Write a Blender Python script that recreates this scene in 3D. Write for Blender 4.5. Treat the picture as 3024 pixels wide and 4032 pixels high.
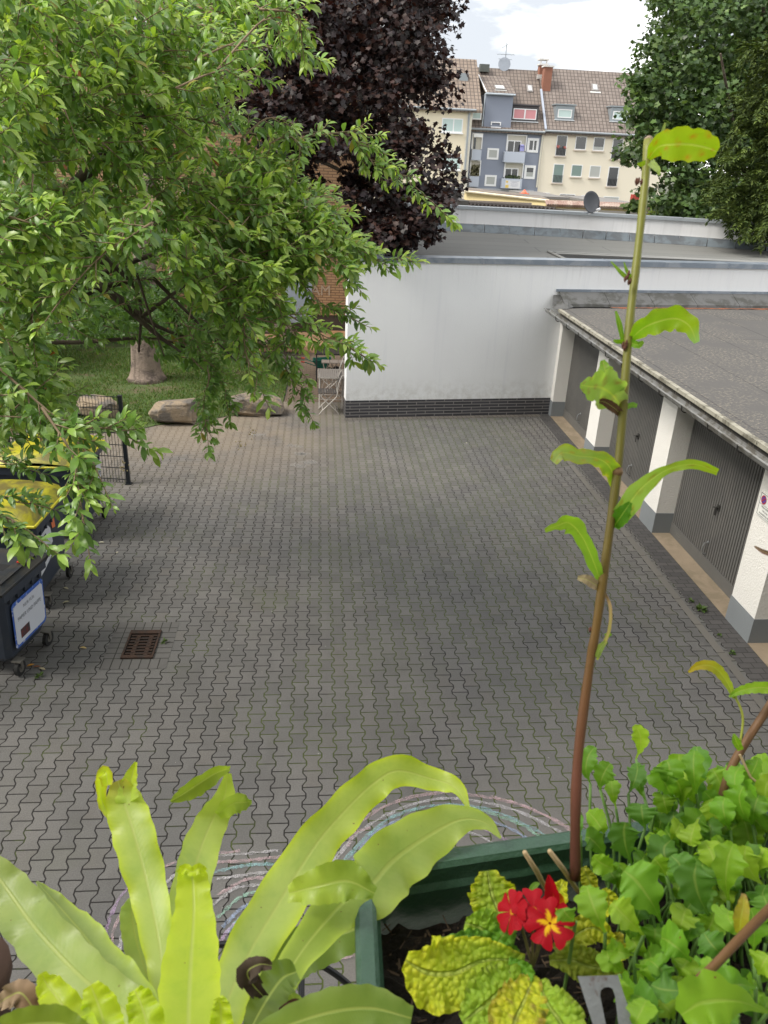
import bpy, math, random
import numpy as np
from mathutils import Vector, Matrix
random.seed(7); rng = np.random.default_rng(7)
rad = math.radians
S = bpy.context.scene
for o in list(bpy.data.objects): bpy.data.objects.remove(o)
COL = S.collection

# ------------------------------------------------------------------ camera
FPX = 3060.0; CX, CY = 1512.0, 2016.0; HCAM = 5.12
yv = np.array([1258-CX, 592-CY, FPX]); yv /= np.linalg.norm(yv)
dn = np.cross(yv, np.array([1, .046, 0.])); dn /= np.linalg.norm(dn)
if dn[1] < 0: dn = -dn
xv = np.cross(dn, yv); xv = xv if xv[0] > 0 else -xv
RW = np.array([xv, yv, -dn])
cam = bpy.data.cameras.new('camera'); camo = bpy.data.objects.new('camera', cam); COL.objects.link(camo)
cam.sensor_fit = 'VERTICAL'; cam.sensor_height = 24; cam.sensor_width = 18
cam.lens = 24*FPX/4032; cam.clip_start = .02; cam.clip_end = 900
right, up, back = RW[:, 0], -RW[:, 1], -RW[:, 2]
M4 = Matrix(((right[0], up[0], back[0], 0), (right[1], up[1], back[1], 0), (right[2], up[2], back[2], HCAM), (0, 0, 0, 1)))
camo.matrix_world = M4
cam.dof.use_dof = True; cam.dof.focus_distance = 7.0; cam.dof.aperture_fstop = 12.0
S.camera = camo
S.render.resolution_x = 768; S.render.resolution_y = 1024

# ------------------------------------------------------------------ world, sun, exposure
SUN_EL, SUN_AZ = 50, 258          # azimuth measured clockwise from +Y (the light comes from the left)
w = bpy.data.worlds.new('World'); S.world = w; w.use_nodes = True
nt = w.node_tree; nt.nodes.clear(); L = nt.links.new
out = nt.nodes.new('ShaderNodeOutputWorld'); bg = nt.nodes.new('ShaderNodeBackground')
sky = nt.nodes.new('ShaderNodeTexSky'); sky.sky_type = 'NISHITA'; sky.sun_disc = False
sky.sun_elevation = rad(SUN_EL); sky.sun_rotation = rad(SUN_AZ); sky.air_density = 1.2; sky.dust_density = 2.5
tc = nt.nodes.new('ShaderNodeTexCoord'); mp = nt.nodes.new('ShaderNodeMapping'); mp.inputs['Scale'].default_value = (1, 1, 3.2)
nz = nt.nodes.new('ShaderNodeTexNoise'); nz.inputs['Scale'].default_value = 2.6; nz.inputs['Detail'].default_value = 7; nz.inputs['Roughness'].default_value = .55
rp = nt.nodes.new('ShaderNodeValToRGB')
rp.color_ramp.elements[0].position = .45; rp.color_ramp.elements[0].color = (3.5, 3.7, 4.0, 1)
rp.color_ramp.elements[1].position = .60; rp.color_ramp.elements[1].color = (11.5, 11.4, 11.1, 1)
mx = nt.nodes.new('ShaderNodeMixRGB'); mx.inputs['Fac'].default_value = .95
L(tc.outputs['Generated'], mp.inputs['Vector']); L(mp.outputs['Vector'], nz.inputs['Vector']); L(nz.outputs['Fac'], rp.inputs['Fac'])
L(sky.outputs['Color'], mx.inputs['Color1']); L(rp.outputs['Color'], mx.inputs['Color2']); L(mx.outputs['Color'], bg.inputs['Color'])
bg.inputs['Strength'].default_value = .09
L(bg.outputs['Background'], out.inputs['Surface'])
sl = bpy.data.lights.new('sun', 'SUN'); sl.energy = 1.5; sl.angle = rad(24); sl.color = (1, .95, .86)
so = bpy.data.objects.new('sun', sl); COL.objects.link(so)
az, el = rad(SUN_AZ), rad(SUN_EL)
sd = Vector((math.sin(az)*math.cos(el), math.cos(az)*math.cos(el), math.sin(el)))
so.rotation_euler = sd.to_track_quat('Z', 'Y').to_euler(); so.location = sd*60
S.view_settings.view_transform = 'Standard'; S.view_settings.look = 'None'; S.view_settings.gamma = 1
S.view_settings.exposure = 1.42

# ------------------------------------------------------------------ measuring helpers (photo pixel + real plane -> point)
CAM = np.array([0, 0, HCAM])
def ray(u, v): return RW @ np.array([u-CX, v-CY, FPX])
def atz(u, v, z=0.): d = ray(u, v); return CAM+d*(z-HCAM)/d[2]
def atx(u, v, x): d = ray(u, v); return CAM+d*x/d[0]
def aty(u, v, y): d = ray(u, v); return CAM+d*y/d[1]
def atd(u, v, d): return CAM+ray(u, v)/FPX*d
def Z(x0, y0, s): return lambda x, y: (x0+x/s, y0+y/s)
D = Z(0, 0, 1659/3024)

# ------------------------------------------------------------------ materials
def nodes(m):
    m.use_nodes = True; t = m.node_tree; t.nodes.clear()
    o = t.nodes.new('ShaderNodeOutputMaterial'); b = t.nodes.new('ShaderNodeBsdfPrincipled')
    t.links.new(b.outputs[0], o.inputs[0]); return t, o, b
class G:
    def __init__(s, t): s.t = t
    def n(s, ty, **k):
        x = s.t.nodes.new(ty)
        for a, b in k.items(): setattr(x, a, b)
        return x
    def set(s, sock, v):
        if isinstance(v, (int, float)): sock.default_value = v
        elif isinstance(v, (tuple, list)): sock.default_value = tuple(v) if len(v) != 3 or sock.type == 'VECTOR' else (*v, 1)
        else: s.t.links.new(v, sock)
    def m(s, op, a, b=0., c=None):
        x = s.n('ShaderNodeMath', operation=op); s.set(x.inputs[0], a); s.set(x.inputs[1], b)
        if c is not None: s.set(x.inputs[2], c)
        return x.outputs[0]
    def mix(s, f, a, b, bt='MIX'):
        x = s.n('ShaderNodeMixRGB', blend_type=bt); s.set(x.inputs[0], f); s.set(x.inputs[1], a); s.set(x.inputs[2], b); return x.outputs[0]
    def noise(s, vec, sc, det=4, ro=.55, dist=0):
        x = s.n('ShaderNodeTexNoise'); s.t.links.new(vec, x.inputs['Vector']); x.inputs['Scale'].default_value = sc
        x.inputs['Detail'].default_value = det; x.inputs['Roughness'].default_value = ro; x.inputs['Distortion'].default_value = dist; return x.outputs['Fac']
    def ramp(s, f, *st):
        x = s.n('ShaderNodeValToRGB'); s.t.links.new(f, x.inputs[0]); e = x.color_ramp.elements
        while len(e) < len(st): e.new(.5)
        for i, (p, c) in enumerate(st):
            e[i].position = p; e[i].color = (c, c, c, 1) if isinstance(c, (int, float)) else (*c, 1)
        return x.outputs[0]
    def sm(s, v, a, b):
        x = s.n('ShaderNodeMapRange', interpolation_type='SMOOTHSTEP'); s.set(x.inputs[0], v); s.set(x.inputs[1], a); s.set(x.inputs[2], b); return x.outputs[0]
    def obj(s): return s.n('ShaderNodeTexCoord').outputs['Object']
    def geo(s): return s.n('ShaderNodeNewGeometry').outputs['Position']
    def bump(s, h, st, d=.01):
        x = s.n('ShaderNodeBump'); s.set(x.inputs['Height'], h); x.inputs['Strength'].default_value = st; x.inputs['Distance'].default_value = d; return x.outputs[0]
    def vmul(s, v, k):
        x = s.n('ShaderNodeVectorMath', operation='MULTIPLY'); s.t.links.new(v, x.inputs[0]); x.inputs[1].default_value = k; return x.outputs[0]
    def sep(s, v): x = s.n('ShaderNodeSeparateXYZ'); s.t.links.new(v, x.inputs[0]); return x.outputs
    def comb(s, a, b, c): x = s.n('ShaderNodeCombineXYZ'); s.set(x.inputs[0], a); s.set(x.inputs[1], b); s.set(x.inputs[2], c); return x.outputs[0]
MC = {}
def mat(name, col, rough=.7, var=.15, scale=4., bump=0., bscale=60., metal=0., spec=.4, col2=None, c2=(.45, .6), streak=None, bd=.01):
    if name in MC: return MC[name]
    m = bpy.data.materials.new(name); t, o, b = nodes(m); g = G(t); p = g.geo()
    f = g.noise(p, scale, 6, .6); c = g.mix(f, tuple(x*(1-var) for x in col), tuple(min(1, x*(1+var)) for x in col))
    f1 = g.noise(p, scale*9, 4, .6); c = g.mix(g.m('MULTIPLY', f1, var*.8), c, tuple(x*.6 for x in col))
    if col2: c = g.mix(g.sm(g.noise(p, scale*.8, 7, .65, .4), *c2), c, col2)
    if streak:
        f = g.noise(g.vmul(p, (6, 6, .35)), 1.2, 5, .6); c = g.mix(g.m('MULTIPLY', g.sm(f, .5, .72), streak[1]), c, streak[0])
    g.set(b.inputs['Base Color'], c); b.inputs['Roughness'].default_value = rough; b.inputs['Metallic'].default_value = metal
    b.inputs['Specular IOR Level'].default_value = spec
    if bump: g.set(b.inputs['Normal'], g.bump(g.noise(p, bscale, 5, .6), bump, bd))
    MC[name] = m; return m
def brick(name, c1, c2, mo, w_, h_, ms, ax='xz', off=.5, rough=.8, bump=.5, big=.25, ang=0, smooth=.1, tilev=1.):
    m = bpy.data.materials.new(name); t, o, b = nodes(m); g = G(t); s = g.sep(g.geo())
    if ax == 'xz': v = g.comb(g.m('ADD', g.m('MULTIPLY', s[0], math.cos(ang)), g.m('MULTIPLY', s[1], math.sin(ang))), g.m('MULTIPLY', s[2], tilev), 0)
    elif ax == 'yz': v = g.comb(s[1], s[2], 0)
    else: v = g.comb(g.m('ADD', g.m('MULTIPLY', s[0], math.cos(ang)), g.m('MULTIPLY', s[1], math.sin(ang))), g.m('SUBTRACT', g.m('MULTIPLY', s[1], math.cos(ang)), g.m('MULTIPLY', s[0], math.sin(ang))), 0)
    x = g.n('ShaderNodeTexBrick', offset=off); g.set(x.inputs['Vector'], v); x.inputs['Scale'].default_value = 1
    x.inputs['Brick Width'].default_value = w_; x.inputs['Row Height'].default_value = h_; x.inputs['Mortar Size'].default_value = ms
    x.inputs['Mortar Smooth'].default_value = smooth; x.inputs['Bias'].default_value = 0
    x.inputs['Color1'].default_value = (*c1, 1); x.inputs['Color2'].default_value = (*c2, 1); x.inputs['Mortar'].default_value = (*mo, 1)
    f = g.noise(g.geo(), .9, 6, .6); c = g.mix(g.m('MULTIPLY', f, big*1.6), x.outputs['Color'], tuple(q*.45 for q in c1), 'MIX')
    g.set(b.inputs['Base Color'], c); b.inputs['Roughness'].default_value = rough
    g.set(b.inputs['Normal'], g.bump(g.m('SUBTRACT', 1, x.outputs['Fac']), bump, .01)); MC[name] = m; return m
def leafmat(name, rough=.45, transl=.35, spec=.4, tint=(1, 1, 1), gam=1.25):
    m = bpy.data.materials.new(name); t, o, b = nodes(m); g = G(t)
    a = g.n('ShaderNodeVertexColor', layer_name='Col').outputs[0]
    c = g.mix(g.m('MULTIPLY', g.noise(g.geo(), 25, 3), .35), a, g.mix(1, a, (.55, .6, .5), 'MULTIPLY'))
    g.set(b.inputs['Base Color'], c); b.inputs['Roughness'].default_value = rough; b.inputs['Specular IOR Level'].default_value = spec
    tr = g.n('ShaderNodeBsdfTranslucent'); g.set(tr.inputs[0], g.mix(1, c, (1.25*tint[0], 1.25*tint[1], .6*tint[2]), 'MULTIPLY'))
    ms = g.n('ShaderNodeMixShader'); ms.inputs[0].default_value = transl; t.links.new(b.outputs[0], ms.inputs[1]); t.links.new(tr.outputs[0], ms.inputs[2]); t.links.new(ms.outputs[0], o.inputs[0]); return m

# ------------------------------------------------------------------ mesh builders
class MB:
    def __init__(s): s.v = []; s.f = []
    def add(s, v, f):
        k = len(s.v); s.v += [tuple(map(float, p)) for p in v]; s.f += [tuple(i+k for i in q) for q in f]; return s
    def box(s, x0, x1, y0, y1, z0, z1): return s.obox((x0, y0, z0), (x1-x0, 0, 0), (0, y1-y0, 0), (0, 0, z1-z0))
    def obox(s, o, a, b, c):
        o, a, b, c = map(lambda q: np.array(q, float), (o, a, b, c))
        v = [o, o+a, o+a+b, o+b, o+c, o+a+c, o+a+b+c, o+b+c]
        if np.dot(np.cross(a, b), c) < 0: return s.add(v, [(0, 1, 2, 3), (7, 6, 5, 4), (4, 5, 1, 0), (5, 6, 2, 1), (6, 7, 3, 2), (7, 4, 0, 3)])
        return s.add(v, [(3, 2, 1, 0), (4, 5, 6, 7), (0, 1, 5, 4), (1, 2, 6, 5), (2, 3, 7, 6), (3, 0, 4, 7)])
    def prism(s, pts, vec):
        n = len(pts); p = [np.array(q, float) for q in pts]; vv = np.array(vec, float)
        return s.add(p+[q+vv for q in p], [tuple(range(n-1, -1, -1)), tuple(range(n, 2*n))]+[(i, (i+1) % n, n+(i+1) % n, n+i) for i in range(n)])
    def tube(s, pts, r, n=8, cap=True):
        pts = [np.array(p, float) for p in pts]; m = len(pts)
        rr = list(r) if hasattr(r, '__len__') else [r]*m
        v = []; ref = np.array([.13, .21, .97]); a = None
        for i in range(m):
            tn = pts[min(i+1, m-1)]-pts[max(i-1, 0)]; tn /= (np.linalg.norm(tn)+1e-12)
            if a is None:
                if abs(tn @ ref) > .95: ref = np.array([1., 0, 0])
                a = np.cross(tn, ref)
            a = a-tn*(a @ tn); a /= (np.linalg.norm(a)+1e-12); b = np.cross(tn, a)
            v += [pts[i]+rr[i]*(math.cos(2*math.pi*k/n)*a+math.sin(2*math.pi*k/n)*b) for k in range(n)]
        f = [(i*n+k, i*n+(k+1) % n, (i+1)*n+(k+1) % n, (i+1)*n+k) for i in range(m-1) for k in range(n)]
        if cap: f += [tuple(range(n-1, -1, -1)), tuple(range((m-1)*n, m*n))]
        return s.add(v, f)
    def lathe(s, o, ax, prof, n=20):     # prof: (distance along axis, radius)
        ax = np.array(ax, float); ax /= np.linalg.norm(ax)
        return s.tube([np.array(o)+ax*h for h, _ in prof], [max(r, 1e-4) for _, r in prof], n)
def _link(name, me, m, parent, smooth, origin):
    ob = bpy.data.objects.new(name, me); COL.objects.link(ob)
    for mm in (m if isinstance(m, list) else [m]): me.materials.append(mm)
    if smooth: me.polygons.foreach_set('use_smooth', [True]*len(me.polygons))
    if parent is not None: ob.parent = parent
    else: ob.location = origin
    return ob
def root_o(p):
    o = np.zeros(3)
    while p is not None: o += np.array(p.location); p = p.parent
    return o
def build(name, mb, m, parent=None, smooth=False, origin=None, label=None):
    V = np.array(mb.v)
    if parent is not None: org = root_o(parent)
    else: org = np.array(origin) if origin is not None else np.array([(V[:, 0].min()+V[:, 0].max())/2, (V[:, 1].min()+V[:, 1].max())/2, V[:, 2].min()])
    me = bpy.data.meshes.new(name); me.from_pydata([tuple(p) for p in V-org], [], mb.f); me.update()
    ob = _link(name, me, m, parent, smooth, org)
    if label: ob['label'] = label
    return ob
def build_np(name, V, F, m, parent=None, col=None, smooth=False, origin=None, uv=None):
    V = np.asarray(V, float); F = np.asarray(F, np.int32)
    org = root_o(parent) if parent is not None else np.array(origin if origin is not None else (0, 0, 0), float)
    me = bpy.data.meshes.new(name); k = F.shape[1]
    me.vertices.add(len(V)); me.vertices.foreach_set('co', (V-org).ravel())
    me.loops.add(F.size); me.loops.foreach_set('vertex_index', F.ravel())
    me.polygons.add(len(F)); me.polygons.foreach_set('loop_start', np.arange(0, F.size, k)); me.polygons.foreach_set('loop_total', np.full(len(F), k))
    me.update(calc_edges=True)
    if col is not None:
        a = me.color_attributes.new('Col', 'FLOAT_COLOR', 'POINT'); a.data.foreach_set('color', np.c_[col, np.ones(len(V))].ravel())
    if uv is not None:
        u = me.uv_layers.new(name='UVMap'); u.data.foreach_set('uv', np.asarray(uv)[F.ravel()].ravel())
    me.validate()
    return _link(name, me, m, parent, smooth, org)
def tag(o, label=None, cat=None, group=None, kind=None):
    for k, v in (('label', label), ('category', cat), ('group', group), ('kind', kind)):
        if v: o[k] = v
    return o
def thing(name, label, cat, loc, group=None):
    o = bpy.data.objects.new(name, None); COL.objects.link(o); o.location = tuple(map(float, loc)); o.empty_display_size = .2
    return tag(o, label, cat, group)
def copy_tree(o, parent=None):
    c = o.copy(); COL.objects.link(c)
    if parent is not None: c.parent = parent
    for ch in o.children: copy_tree(ch, c)
    return c
def structure(name, mb, m, **k): return tag(build(name, mb, m, **k), kind='structure')
def text_mb(txt, o, ax, ay, size, align='CENTER', sx=1.):
    cu = bpy.data.curves.new('t', 'FONT'); cu.body = txt; cu.size = 1; cu.align_x = align; cu.resolution_u = 2
    ob = bpy.data.objects.new('t', cu); COL.objects.link(ob); dg = bpy.context.evaluated_depsgraph_get()
    me = bpy.data.meshes.new_from_object(ob.evaluated_get(dg)); mb = MB()
    o, ax, ay = map(lambda q: np.array(q, float), (o, ax, ay))
    mb.add([o+ax*v.co.x*size*sx+ay*v.co.y*size for v in me.vertices], [tuple(p.vertices) for p in me.polygons])
    bpy.data.objects.remove(ob); bpy.data.meshes.remove(me); return mb
def spline(P, n):
    P = np.array(P, float); k = len(P)
    if k == 2: return P[0]+(P[1]-P[0])*np.linspace(0, 1, n)[:, None]
    Q = np.vstack([2*P[0]-P[1], P, 2*P[-1]-P[-2]]); t = np.linspace(0, k-1-1e-6, n); i = t.astype(int); u = (t-i)[:, None]
    a, b, c, d = Q[i], Q[i+1], Q[i+2], Q[i+3]
    return .5*(2*b+(c-a)*u+(2*a-5*b+4*c-d)*u*u+(3*b-a-3*c+d)*u**3)

# ================================================================== the ground
def paver_mat():
    m = bpy.data.materials.new('interlocking_pavers'); t, o, b = nodes(m); g = G(t); p = g.geo()
    s = g.sep(p); P_, L_, A_ = .14, .2, .0155
    wob = g.noise(p, 14, 2); wx = g.m('MULTIPLY', g.m('SUBTRACT', wob, .5), .006)
    x = g.m('ADD', g.m('ADD', s[0], PAVX), wx); y = g.m('ADD', g.m('ADD', s[1], PAVY), wx)
    i = g.m('ROUND', g.m('DIVIDE', x, P_)); par = g.m('FLOORED_MODULO', i, 2)
    fr = g.m('FRACT', g.m('DIVIDE', y, L_))
    wv = g.m('MULTIPLY', g.m('SUBTRACT', g.m('MULTIPLY', g.m('ABSOLUTE', g.m('SUBTRACT', fr, .5)), 4), 1), 2.1)
    wv = g.m('MAXIMUM', g.m('MINIMUM', wv, 1), -1)
    disp = g.m('MULTIPLY', g.m('MULTIPLY', wv, A_), g.m('SUBTRACT', g.m('MULTIPLY', par, 2), 1))
    e = g.m('SUBTRACT', g.m('SUBTRACT', x, g.m('MULTIPLY', i, P_)), disp)
    dx = g.m('ABSOLUTE', e); c = g.m('SUBTRACT', i, g.m('LESS_THAN', e, 0)); cp = g.m('FLOORED_MODULO', c, 2)
    yj = g.m('ADD', g.m('DIVIDE', y, L_), g.m('MULTIPLY', cp, .5))
    dy = g.m('MULTIPLY', g.m('ABSOLUTE', g.m('SUBTRACT', g.m('FRACT', g.m('ADD', yj, .5)), .5)), L_)
    row = g.m('FLOOR', yj); d = g.m('MINIMUM', g.m('MULTIPLY', dx, .93), dy)
    j = g.sm(d, .0034, .0070)
    wn = g.n('ShaderNodeTexWhiteNoise'); g.set(wn.inputs['Vector'], g.comb(c, row, 0)); rnd = wn.outputs['Value']
    n1 = g.noise(p, .55, 5, .6); n2 = g.noise(p, 90, 3, .6); n3 = g.noise(p, 3.5, 5, .65)
    base = g.mix(g.sm(g.noise(p, .22, 3), .35, .65), (.100, .097, .095), (.124, .116, .109))
    base = g.mix(g.m('MULTIPLY', rnd, .8), base, g.mix(1, base, (.70, .71, .72), 'MULTIPLY')); base = g.mix(g.m('MULTIPLY', g.sm(rnd, .90, .97), .3), base, (.15, .135, .12))
    base = g.mix(g.m('MULTIPLY', g.sm(n2, .35, .7), .7), base, g.mix(1, base, (1.45, 1.45, 1.42), 'MULTIPLY'))
    base = g.mix(g.m('MULTIPLY', g.sm(n3, .45, .75), .22), base, (.06, .055, .048))
    # dry dusty sand carried in from the lawn and the play yard
    sd_ = g.m('MULTIPLY', g.sm(s[1], 11.0, 15.2), g.m('SUBTRACT', 1, g.sm(s[0], -1.6, 1.6)))
    sd_ = g.m('MULTIPLY', sd_, g.sm(g.m('ADD', n1, g.m('MULTIPLY', n3, .4)), .35, .75))
    sand = (.27, .215, .155)
    base = g.mix(g.m('MULTIPLY', sd_, .62), base, sand)
    # green algae film
    al = g.m('MULTIPLY', g.sm(g.noise(p, .8, 6, .65), .52, .7), .22); base = g.mix(al, base, (.080, .085, .052))
    base = g.mix(g.m('MULTIPLY', g.sm(g.noise(g.vmul(p, (1, .35, 1)), 1.6, 7, .7, 1.2), .48, .72), .18), base, (.060, .058, .056)); base = g.mix(g.m('MULTIPLY', g.sm(g.noise(p, 1.7, 6, .75), .58, .72), .30), base, (.165, .155, .14))
    moss = g.sm(g.m('ADD', g.noise(p, 1.1, 6, .7), g.m('MULTIPLY', g.m('MULTIPLY', g.sm(s[0], -1.5, .8), g.m('SUBTRACT', 1, g.sm(s[0], 3.6, 5))), .14)), .52, .66)
    jc = g.mix(moss, (.012, .010, .009), (.050, .068, .010)); jc = g.mix(g.m('MULTIPLY', sd_, .8), jc, (.17, .13, .09))
    c_ = g.mix(j, jc, base)
    # small pale specks (bird droppings, petals)
    sp = g.m('MULTIPLY', g.sm(g.noise(p, 23, 2, .4), .77, .80), .6); c_ = g.mix(sp, c_, (.4, .39, .36))
    g.set(b.inputs['Base Color'], c_); g.set(b.inputs['Roughness'], .72); b.inputs['Specular IOR Level'].default_value = .35
    h = g.m('ADD', g.m('MULTIPLY', j, 1.), g.m('ADD', g.m('MULTIPLY', n2, .12), g.m('MULTIPLY', rnd, .15)))
    g.set(b.inputs['Normal'], g.bump(h, .75, .008)); return m
PAVX, PAVY = .098, .154
def sheet(name, pts, z, m, kind='structure'):
    mb = MB(); mb.add([(x, y, z) for x, y in pts], [tuple(range(len(pts)))]); return tag(build(name, mb, m, origin=(pts[0][0], pts[0][1], z)), kind=kind)
far_ground = mat('far_ground', (.10, .095, .08), .9, .3, .3, col2=(.07, .09, .04))
gm = MB(); gm.add([(-400, -60, -.012), (400, -60, -.012), (400, 600, -.012), (-400, 600, -.012)], [(0, 1, 2, 3)])
structure('ground', gm, far_ground, origin=(0, 0, -.012))
sheet('courtyard_paving', [(-7, -2), (5.16, -2), (5.16, 16.9), (-7, 16.9)], 0, paver_mat())
play = brick('play_paving', (.12, .085, .06), (.16, .115, .08), (.06, .045, .035), .2, .1, .008, ax='xy', off=.5, bump=.4)
sheet('path', [(-.75, 16.9), (1.4, 16.9), (1.0, 21.6), (-.55, 21.6)], .004, play)
sandm = mat('yard_sand', (.30, .19, .11), .95, .3, 1.2, .5, 40, col2=(.22, .13, .075))
sheet('sand_yard', [(-6.5, 21.55), (4, 21.55), (4, 24.3), (-6.5, 24.3)], .008, sandm)
lawn_pts = [(-9, 14.4), (-4.6, 14.5), (-3.6, 14.72), (-3.2, 15.1), (-2.4, 15.36), (-1.9, 15.75), (-1.2, 15.95), (-.78, 16.35), (-.72, 19.2), (-1.3, 21.0), (-3, 22.3), (-9, 22.3), (-14, 22.3), (-14, 14.4)]
lawn = mat('lawn_soil', (.070, .105, .030), .95, .35, 1.6, .6, 50, col2=(.12, .09, .055), c2=(.5, .68))
sheet('lawn', lawn_pts, .012, lawn)
def in_poly(pts, x, y):
    c = np.zeros(len(x), bool); n = len(pts)
    for i in range(n):
        x1, y1 = pts[i]; x2, y2 = pts[(i+1) % n]
        c ^= ((y1 > y) != (y2 > y)) & (x < (x2-x1)*(y-y1)/(y2-y1+1e-12)+x1)
    return c
def grass(name, poly, N, h, z0, cols, x0, x1, y0, y1, extra=None):
    x = rng.uniform(x0, x1, N); y = rng.uniform(y0, y1, N); k = in_poly(poly, x, y)
    k &= (np.sin(x*2.3+np.sin(y*1.9)*2)+np.cos(y*2.1+x*.7)+rng.normal(0, .8, N)) > -1.1
    x, y = x[k], y[k]; n = len(x); a = rng.uniform(0, 6.28, n); hh = h*rng.uniform(.5, 1.4, n); ln = rng.normal(0, .5, (n, 2))*hh[:, None]
    wd = .006+.004*rng.random(n); b = np.c_[x, y, np.full(n, z0)]; s_ = np.c_[np.cos(a), np.sin(a), np.zeros(n)]*wd[:, None]
    V = np.stack([b-s_, b+s_, b+np.c_[ln, hh]], 1).reshape(-1, 3); F = np.arange(3*n).reshape(-1, 3)
    c = np.array(cols)[rng.integers(0, len(cols), n)]*rng.uniform(.75, 1.25, (n, 1)); C = np.repeat(c, 3, 0)
    return tag(build_np(name, V, F, leafmat(name+'_leaf', .6, .3, .2), col=C, origin=(x.mean(), y.mean(), z0)), kind='stuff')
gr = grass('grass', lawn_pts, 70000, .06, .012, [(.065, .14, .025), (.09, .18, .03), (.13, .20, .045), (.16, .17, .06)], -9.5, -.7, 14.4, 21.5)
tag(gr, 'short patchy green lawn between the boulders and the brick house', 'lawn')

# strip of small dark pavers and pale slabs along the garages
strip = brick('edge_pavers', (.058, .055, .055), (.085, .08, .078), (.03, .027, .025), .165, .1, .006, ax='xy', off=.5, bump=.5, big=.3)
sheet('edge_strip', [(4.74, -2), (5.13, -2), (5.13, 16.33), (4.86, 16.28)], .004, strip)
slab = brick('edge_slabs', (.12, .112, .10), (.145, .135, .12), (.05, .045, .035), .5, .6, .006, ax='xy', off=0., bump=.5)
sheet('edge_slabs', [(4.62, -2), (4.742, -2), (4.742, 13.5), (4.66, 13.5)], .008, slab)
sheet('wall_edge_strip', [(.55, 15.60), (4.9, 16.10), (4.9, 16.27), (.56, 15.775)], .006, brick('wall_edge_pavers', (.10, .09, .08), (.125, .11, .095), (.05, .045, .03), .1, .22, .007, ax='xy', off=0, bump=.5, ang=rad(6.5)))

# ================================================================== white flat-roofed building
a0 = np.array([.584, 15.775]); ang = rad(6.51); e1 = np.array([math.cos(ang), math.sin(ang)]); e2 = np.array([-math.sin(ang), math.cos(ang)])
es = np.array([.085, .996])
def wl(s, t, z): q = a0+e1*s+e2*t; return (q[0], q[1], z)
white = mat('white_render', (.77, .78, .79), .85, .03, .8, .55, 55, col2=(.755, .76, .775), c2=(.5, .75), streak=((.69, .70, .73), .5), bd=.006)
t_ = white.node_tree; g_ = G(t_); pb = [x for x in t_.nodes if x.type == 'BSDF_PRINCIPLED'][0]; src_ = pb.inputs['Base Color'].links[0].from_socket; zz_ = g_.sep(g_.geo())[2]
f_ = g_.m('MULTIPLY', g_.m('SUBTRACT', 1, g_.sm(zz_, .38, .95)), g_.sm(g_.noise(g_.geo(), 7, 6, .7), .35, .7)); f2_ = g_.m('MULTIPLY', g_.sm(zz_, 2.5, 3.2), g_.sm(g_.noise(g_.vmul(g_.geo(), (9, 9, .5)), 1.4, 5, .7), .52, .70))
g_.set(pb.inputs['Base Color'], g_.mix(g_.m('MULTIPLY', f2_, .28), g_.mix(g_.m('MULTIPLY', f_, .45), src_, (.42, .40, .36)), (.50, .50, .50)))
zinc = mat('zinc_sheet', (.20, .235, .28), .45, .12, 3, 0, metal=.35, spec=.5, col2=(.27, .30, .34))
wb = thing('white_building', 'white rendered flat-roofed building with a dark brick plinth at the back of the yard', 'building', (*wl(0, 0, 0),))
b = MB(); b.obox(wl(0, 0, .38), np.array([*e1, 0])*13, np.array([*e2, 0])*.3, (0, 0, 2.81));
b.obox(wl(0, .3, 0), np.array([*e1, 0])*.3, np.array([*es, 0])*7.3, (0, 0, 3.19)); build('wall', b, white, wb)
klink = brick('dark_clinker', (.035, .034, .040), (.060, .058, .066), (.22, .21, .205), .41, .066, .009, ax='xz', ang=ang, bump=.6, rough=.5, big=.1)
b = MB(); b.obox(wl(-.004, -.004, -.02), np.array([*e1, 0])*4.56, np.array([*e2, 0])*.3, (0, 0, .40)); build('plinth', b, klink, wb)
b = MB()
for i in range(5):
    s0 = i*2.75-.05 if i else -.03
    b.obox(wl(s0, -.035+.002*(i % 2), 3.19), np.array([*e1, 0])*(2.75 if i else 2.73), np.array([*e2, 0])*.37, (0, 0, .1))
    b.obox(wl(s0+(2.75 if i else 2.73)-.012, -.04, 3.185), np.array([*e1, 0])*.024, np.array([*e2, 0])*.38, (0, 0, .11))
build('coping', b, zinc, wb)
# roof surface: felt
def feltmat(name, c1, c2, mo, w_, h_, ang_, spots=None, sc=(.5, .62)):
    m = brick(name, c1, c2, mo, w_, h_, .012, ax='xy', off=.37, rough=.85, bump=.25, big=.12, ang=ang_)
    if spots:
        t = m.node_tree; g = G(t); bb = [x for x in t.nodes if x.type == 'BSDF_PRINCIPLED'][0]; src = bb.inputs['Base Color'].links[0].from_socket
        p = g.geo(); v = g.vmul(p, (1, 1.6, 1)); f = g.m('MULTIPLY', g.sm(g.noise(v, 19, 3, .7), .52, .64), g.sm(g.noise(p, .9, 5, .6), *sc))
        g.set(bb.inputs['Base Color'], g.mix(g.m('MULTIPLY', f, .75), src, spots))
    return m
felt = feltmat('grey_felt', (.165, .165, .155), (.18, .18, .168), (.085, .085, .08), 5., .95, rad(-6))
bk = [(-2.2, 24.4), (1.3, 23.95), (3.3, 23.41), (5.4, 23.1), (6.8, 22.8), (8.6, 22.25), (9.87, 21.85), (11.86, 20.95), (14, 20.1)]
b = MB(); top = [wl(.62, .3, 3.2)[:2]]+[wl(13, .3, 3.2)[:2]]+[p for p in bk[::-1] if p[0] > 1.6]+[(1.8, 23.8)]
b.prism([(x, y, 3.12) for x, y in top], (0, 0, .08)); build('roof', b, felt, wb)
dfelt = mat('dark_felt', (.10, .098, .095), .85, .2, 2, .3, 60)
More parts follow.
